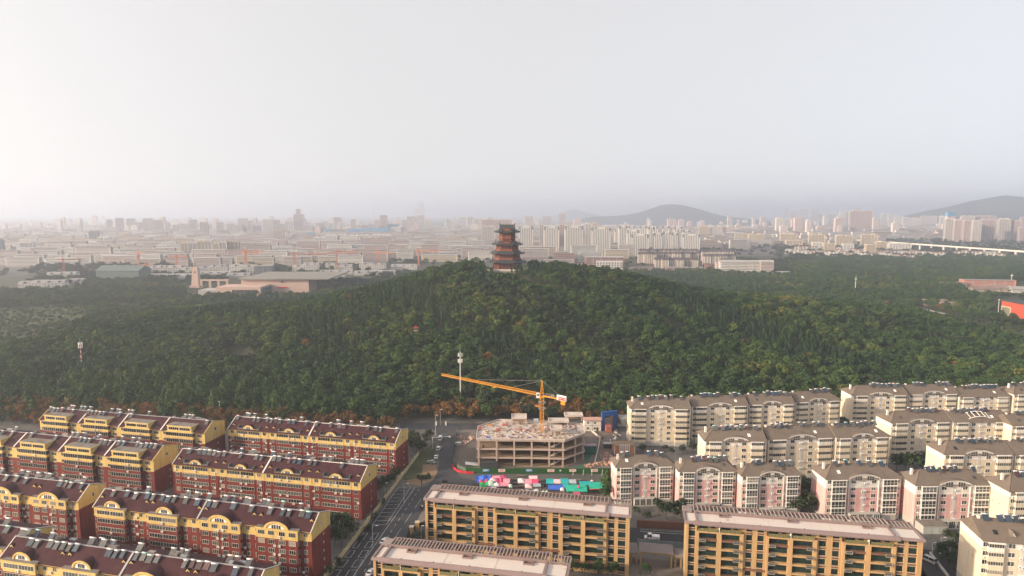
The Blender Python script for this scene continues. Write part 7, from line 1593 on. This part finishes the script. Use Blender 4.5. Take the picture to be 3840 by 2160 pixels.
# viaduct
v0, v1 = Vector((1385, 1520, 0)), Vector((1262, 3500, 0)); t = thing('viaduct', 'long pale railway viaduct crossing the right side', 'viaduct'); d = v1 - v0; L_ = d.length; d.normalize(); nn = Vector((d.y, -d.x, 0))
n_ = 36
for k in range(n_):
    a, b = v0 + d * (L_ * k / n_ + .02), v0 + d * (L_ * (k + 1) / n_ - .02); q = [a + nn * 5.5, b + nn * 5.5, b - nn * 5.5, a - nn * 5.5]
    MB().hexa([(v.x, v.y, 14.5) for v in q] + [(v.x, v.y, 17.5) for v in q]).build('girder', f_wht, t)
    q = [a - nn * 5.51, b - nn * 5.51, b - nn * 5.9, a - nn * 5.9]; MB().hexa([(v.x, v.y, 16.5) for v in q] + [(v.x, v.y, 19.0) for v in q]).build('parapet', f_wht, t)
    MB().box(a.x - 1.6, a.x + 1.6, a.y - 3, a.y + 3, 0, 14.48).build('pier', f_wht, t)
# far hills
def far_hill(name, prof, Y, m, dep):
    mb = MB(); rows = []
    for j in range(9):
        v = -1 + 2 * j / 8; g = math.cos(v * math.pi / 2) ** 1.3 if abs(v) < 1 else 0; rows.append([((px - 1920) / FPX * Y * 1.005, Y + v * dep, max(-1, (zat(py, Y)) * g - (.5 if abs(v) == 1 else 0))) for px, py in prof])
    for j in range(8):
        for k in range(len(prof) - 1): mb.quad(rows[j][k], rows[j][k + 1], rows[j + 1][k + 1], rows[j + 1][k])
    struct(mb.build(name, m, smooth=True))
m_hill = M('hill_scrub', (.04, .052, .048), 1, .45, .006)
def sp(cf, L): return [cf(*q) for q in L]
far_hill('central_hill', sp(cN, [(1000, 330), (1150, 300), (1340, 295), (1450, 285), (1550, 268), (1640, 245), (1720, 215), (1800, 186), (1900, 176), (2000, 182), (2120, 214), (2250, 258), (2340, 285), (2450, 300), (2700, 330)]), 7600, m_hill, 1200)
far_hill('small_far_hill', sp(cN, [(700, 300), (820, 265), (880, 240), (950, 230), (1010, 240), (1080, 262), (1250, 300)]), 13500, m_hill, 900)
far_hill('right_hill', sp(cR, [(1450, 290), (1620, 252), (1750, 220), (1850, 196), (1950, 172), (2050, 150), (2200, 108), (2290, 85), (2352, 72), (2400, 82), (2500, 118), (2600, 155), (2800, 220), (3000, 290)]), 6600, m_hill, 1200)
far_hill('right_foothill', sp(cR, [(1700, 262), (1850, 235), (2000, 222), (2200, 216), (2400, 222), (2700, 235), (3000, 290)]), 6000, m_hill, 500)
# low town filling: rows of slabs; the nearest singly, the rest as one mass
rows = []
Y = 1130.0
while Y < 5200:
    x = -Y * .84
    while x < Y * .84:
        L_ = CR.uniform(28, 70) * (1 + Y / 6000); gap = CR.uniform(6, 26); X = x + L_ / 2; x += L_ + gap
        q = PROJ(X, Y, 0)
        if q[0] < -80 or q[0] > 3920: continue
        if q[1] > far_edge_px(q[0]) - 3: continue
        if 2350 < q[0] and q[1] > 940 and q[0] < 3000: continue
        if q[0] > 2950 and q[1] > 925: continue
        if 1380 < X < 1200: continue
        if abs(X - 1330) < 60 and Y < 3500: continue
        if 3300 < q[0] < 3900 and q[1] > 900: continue
        if 1350 < q[0] < 2350 and q[1] > 985: continue
        if q[0] < 1800 and q[1] > 1003: continue
        if any((X - a) ** 2 + (Y - b) ** 2 < (r + L_ * .45) ** 2 for a, b, r in OCC): continue
        if CR.random() < (.22 if q[0] < 1900 else .35): continue
        rows.append((Y, X, L_, CR.uniform(15, 23) * (1.0 if CR.random() < .8 else 1.5), CR.randrange(7)))
    Y += CR.uniform(24, 30) * (1 + Y / 4200)
WM = [f_pal, f_wht, f_bge, f_pnk, f_pnk, f_pal, f_wht]; RM = [f_rrd, f_grr, f_grr, f_grr, f_rrd, f_grr, f_grr]
rows.sort(); big = MB(); cnt = {}
NEAR = 190
near = sorted(rows[:NEAR], key=lambda r: (round(PROJ(r[1], r[0], 0)[1] / 12), r[1]))
lastrow = None; rn = -1; kn = 0
for (Y, X, L_, h, c) in near:
    row = round(PROJ(X, Y, 0)[1] / 12)
    if row != lastrow: rn += 1; kn = 0; lastrow = row
    t = thing('town_slab', 'hazy low slab in the plain, %s row from the skyline, %s from left' % (ordn(rn), ordn(kn)), 'apartment slab', (X, Y, 0), CR.uniform(-.05, .05), 'low slabs in the hazy plain'); kn += 1
    MB().box(-L_ / 2, L_ / 2, 0, 12, 0, h).build('wall', WM[c], t); bands(t, L_, h - .3, 12, max(3, int(h / 3)), f_win, .8)
    rf = MB(); rf.extx([(-.8, h + .01), (12.8, h + .01), (6, h + 2.0)], -L_ / 2 - .4, L_ / 2 + .4); rf.build('roof', RM[c], t)
mm = [f_pal, f_wht, f_bge, f_pnk, f_red, f_rrd, f_grr, f_win]
for (Y, X, L_, h, c) in rows[NEAR:]:
    big.box(X - L_ / 2, X + L_ / 2, Y, Y + 12, 0, h, [0, 1, 2, 3, 3, 0, 1][c]); i0 = [5, 6, 5, 6, 5, 6, 6][c]
    big.extx([(Y - .8, h + .01), (Y + 12.8, h + .01), (Y + 6, h + 2.0)], X - L_ / 2 - .5, X + L_ / 2 + .5, i0)
    if Y < 4200:
        for k in range(max(2, int(h / 3.2))): big.box(X - L_ / 2 + 1, X + L_ / 2 - 1, Y - .15, Y - .005, .9 + k * 3.2, 2.3 + k * 3.2, 7)
o = stuff(big.build('far_town', mm)); tag(o, 'hazy mass of low town buildings in the plain', 'town')
# far towers lost in the haze
tw = MB()
for k in range(260):
    Y = CR.uniform(3400, 8000); q = CR.uniform(-100, 3940); X = (q - 1920) / FPX * Y; w_ = CR.uniform(18, 45); h = CR.uniform(35, 95) * CR.choice((.6, 1, 1)); tw.box(X - w_ / 2, X + w_ / 2, Y, Y + 20, 0, h, CR.randrange(2))
    tw.box(X - w_ * .2, X + w_ * .2, Y + 4, Y + 16, h + .01, h + 4, 0)
o = stuff(tw.build('far_towers', [f_pal, f_pnk])); tag(o, 'faint far towers dissolving in the haze', 'towers')
# trees among the houses
tl = []
for k in range(14000):
    Y = 1080 * (3.2 ** CR.random()); X = CR.uniform(-.84, .84) * Y; q = PROJ(X, Y, 0)
    if q[1] > far_edge_px(q[0]) + 4 or not (-50 < q[0] < 3900): continue
    if noise2(X * .6, Y * .5) + CR.uniform(-.4, .4) < .15 and q[0] < 2900: continue
    if any((X - a) ** 2 + (Y - b) ** 2 < (r * .75) ** 2 for a, b, r in OCC): continue
    tl.append((X, Y, -.2, CR.uniform(7, 12)))
for i in range(2): scatter('town_trees', tl[i::2], FIRST[('dark', [v for (kk, v) in FIRST if kk == 'dark'][i])], 9.2, 'trees between the far houses' + (', second share' if i else ''), (1.3, 2.0))
print('CITY', len(rows), len(tl))
# ------------------------------------------------------------------ haze
hz = MB().box(-24500, 24500, -600, 28500, -1.5, 330).mesh('haze', [])
hm = bpy.data.materials.new('haze_air'); hm.use_nodes = True; hn = hm.node_tree; hn.nodes.clear()
pv = hn.nodes.new('ShaderNodeVolumePrincipled'); pv.inputs['Color'].default_value = (.71, .79, .945, 1); pv.inputs['Density'].default_value = .00018
pv.inputs['Anisotropy'].default_value = .45
pv.inputs['Density Attribute'].default_value = ''; pv.inputs['Color Attribute'].default_value = ''; pv.inputs['Temperature Attribute'].default_value = ''
ho = hn.nodes.new('ShaderNodeOutputMaterial'); hn.links.new(pv.outputs[0], ho.inputs['Volume'])
hz.materials.append(hm); stuff(place('haze', hz))
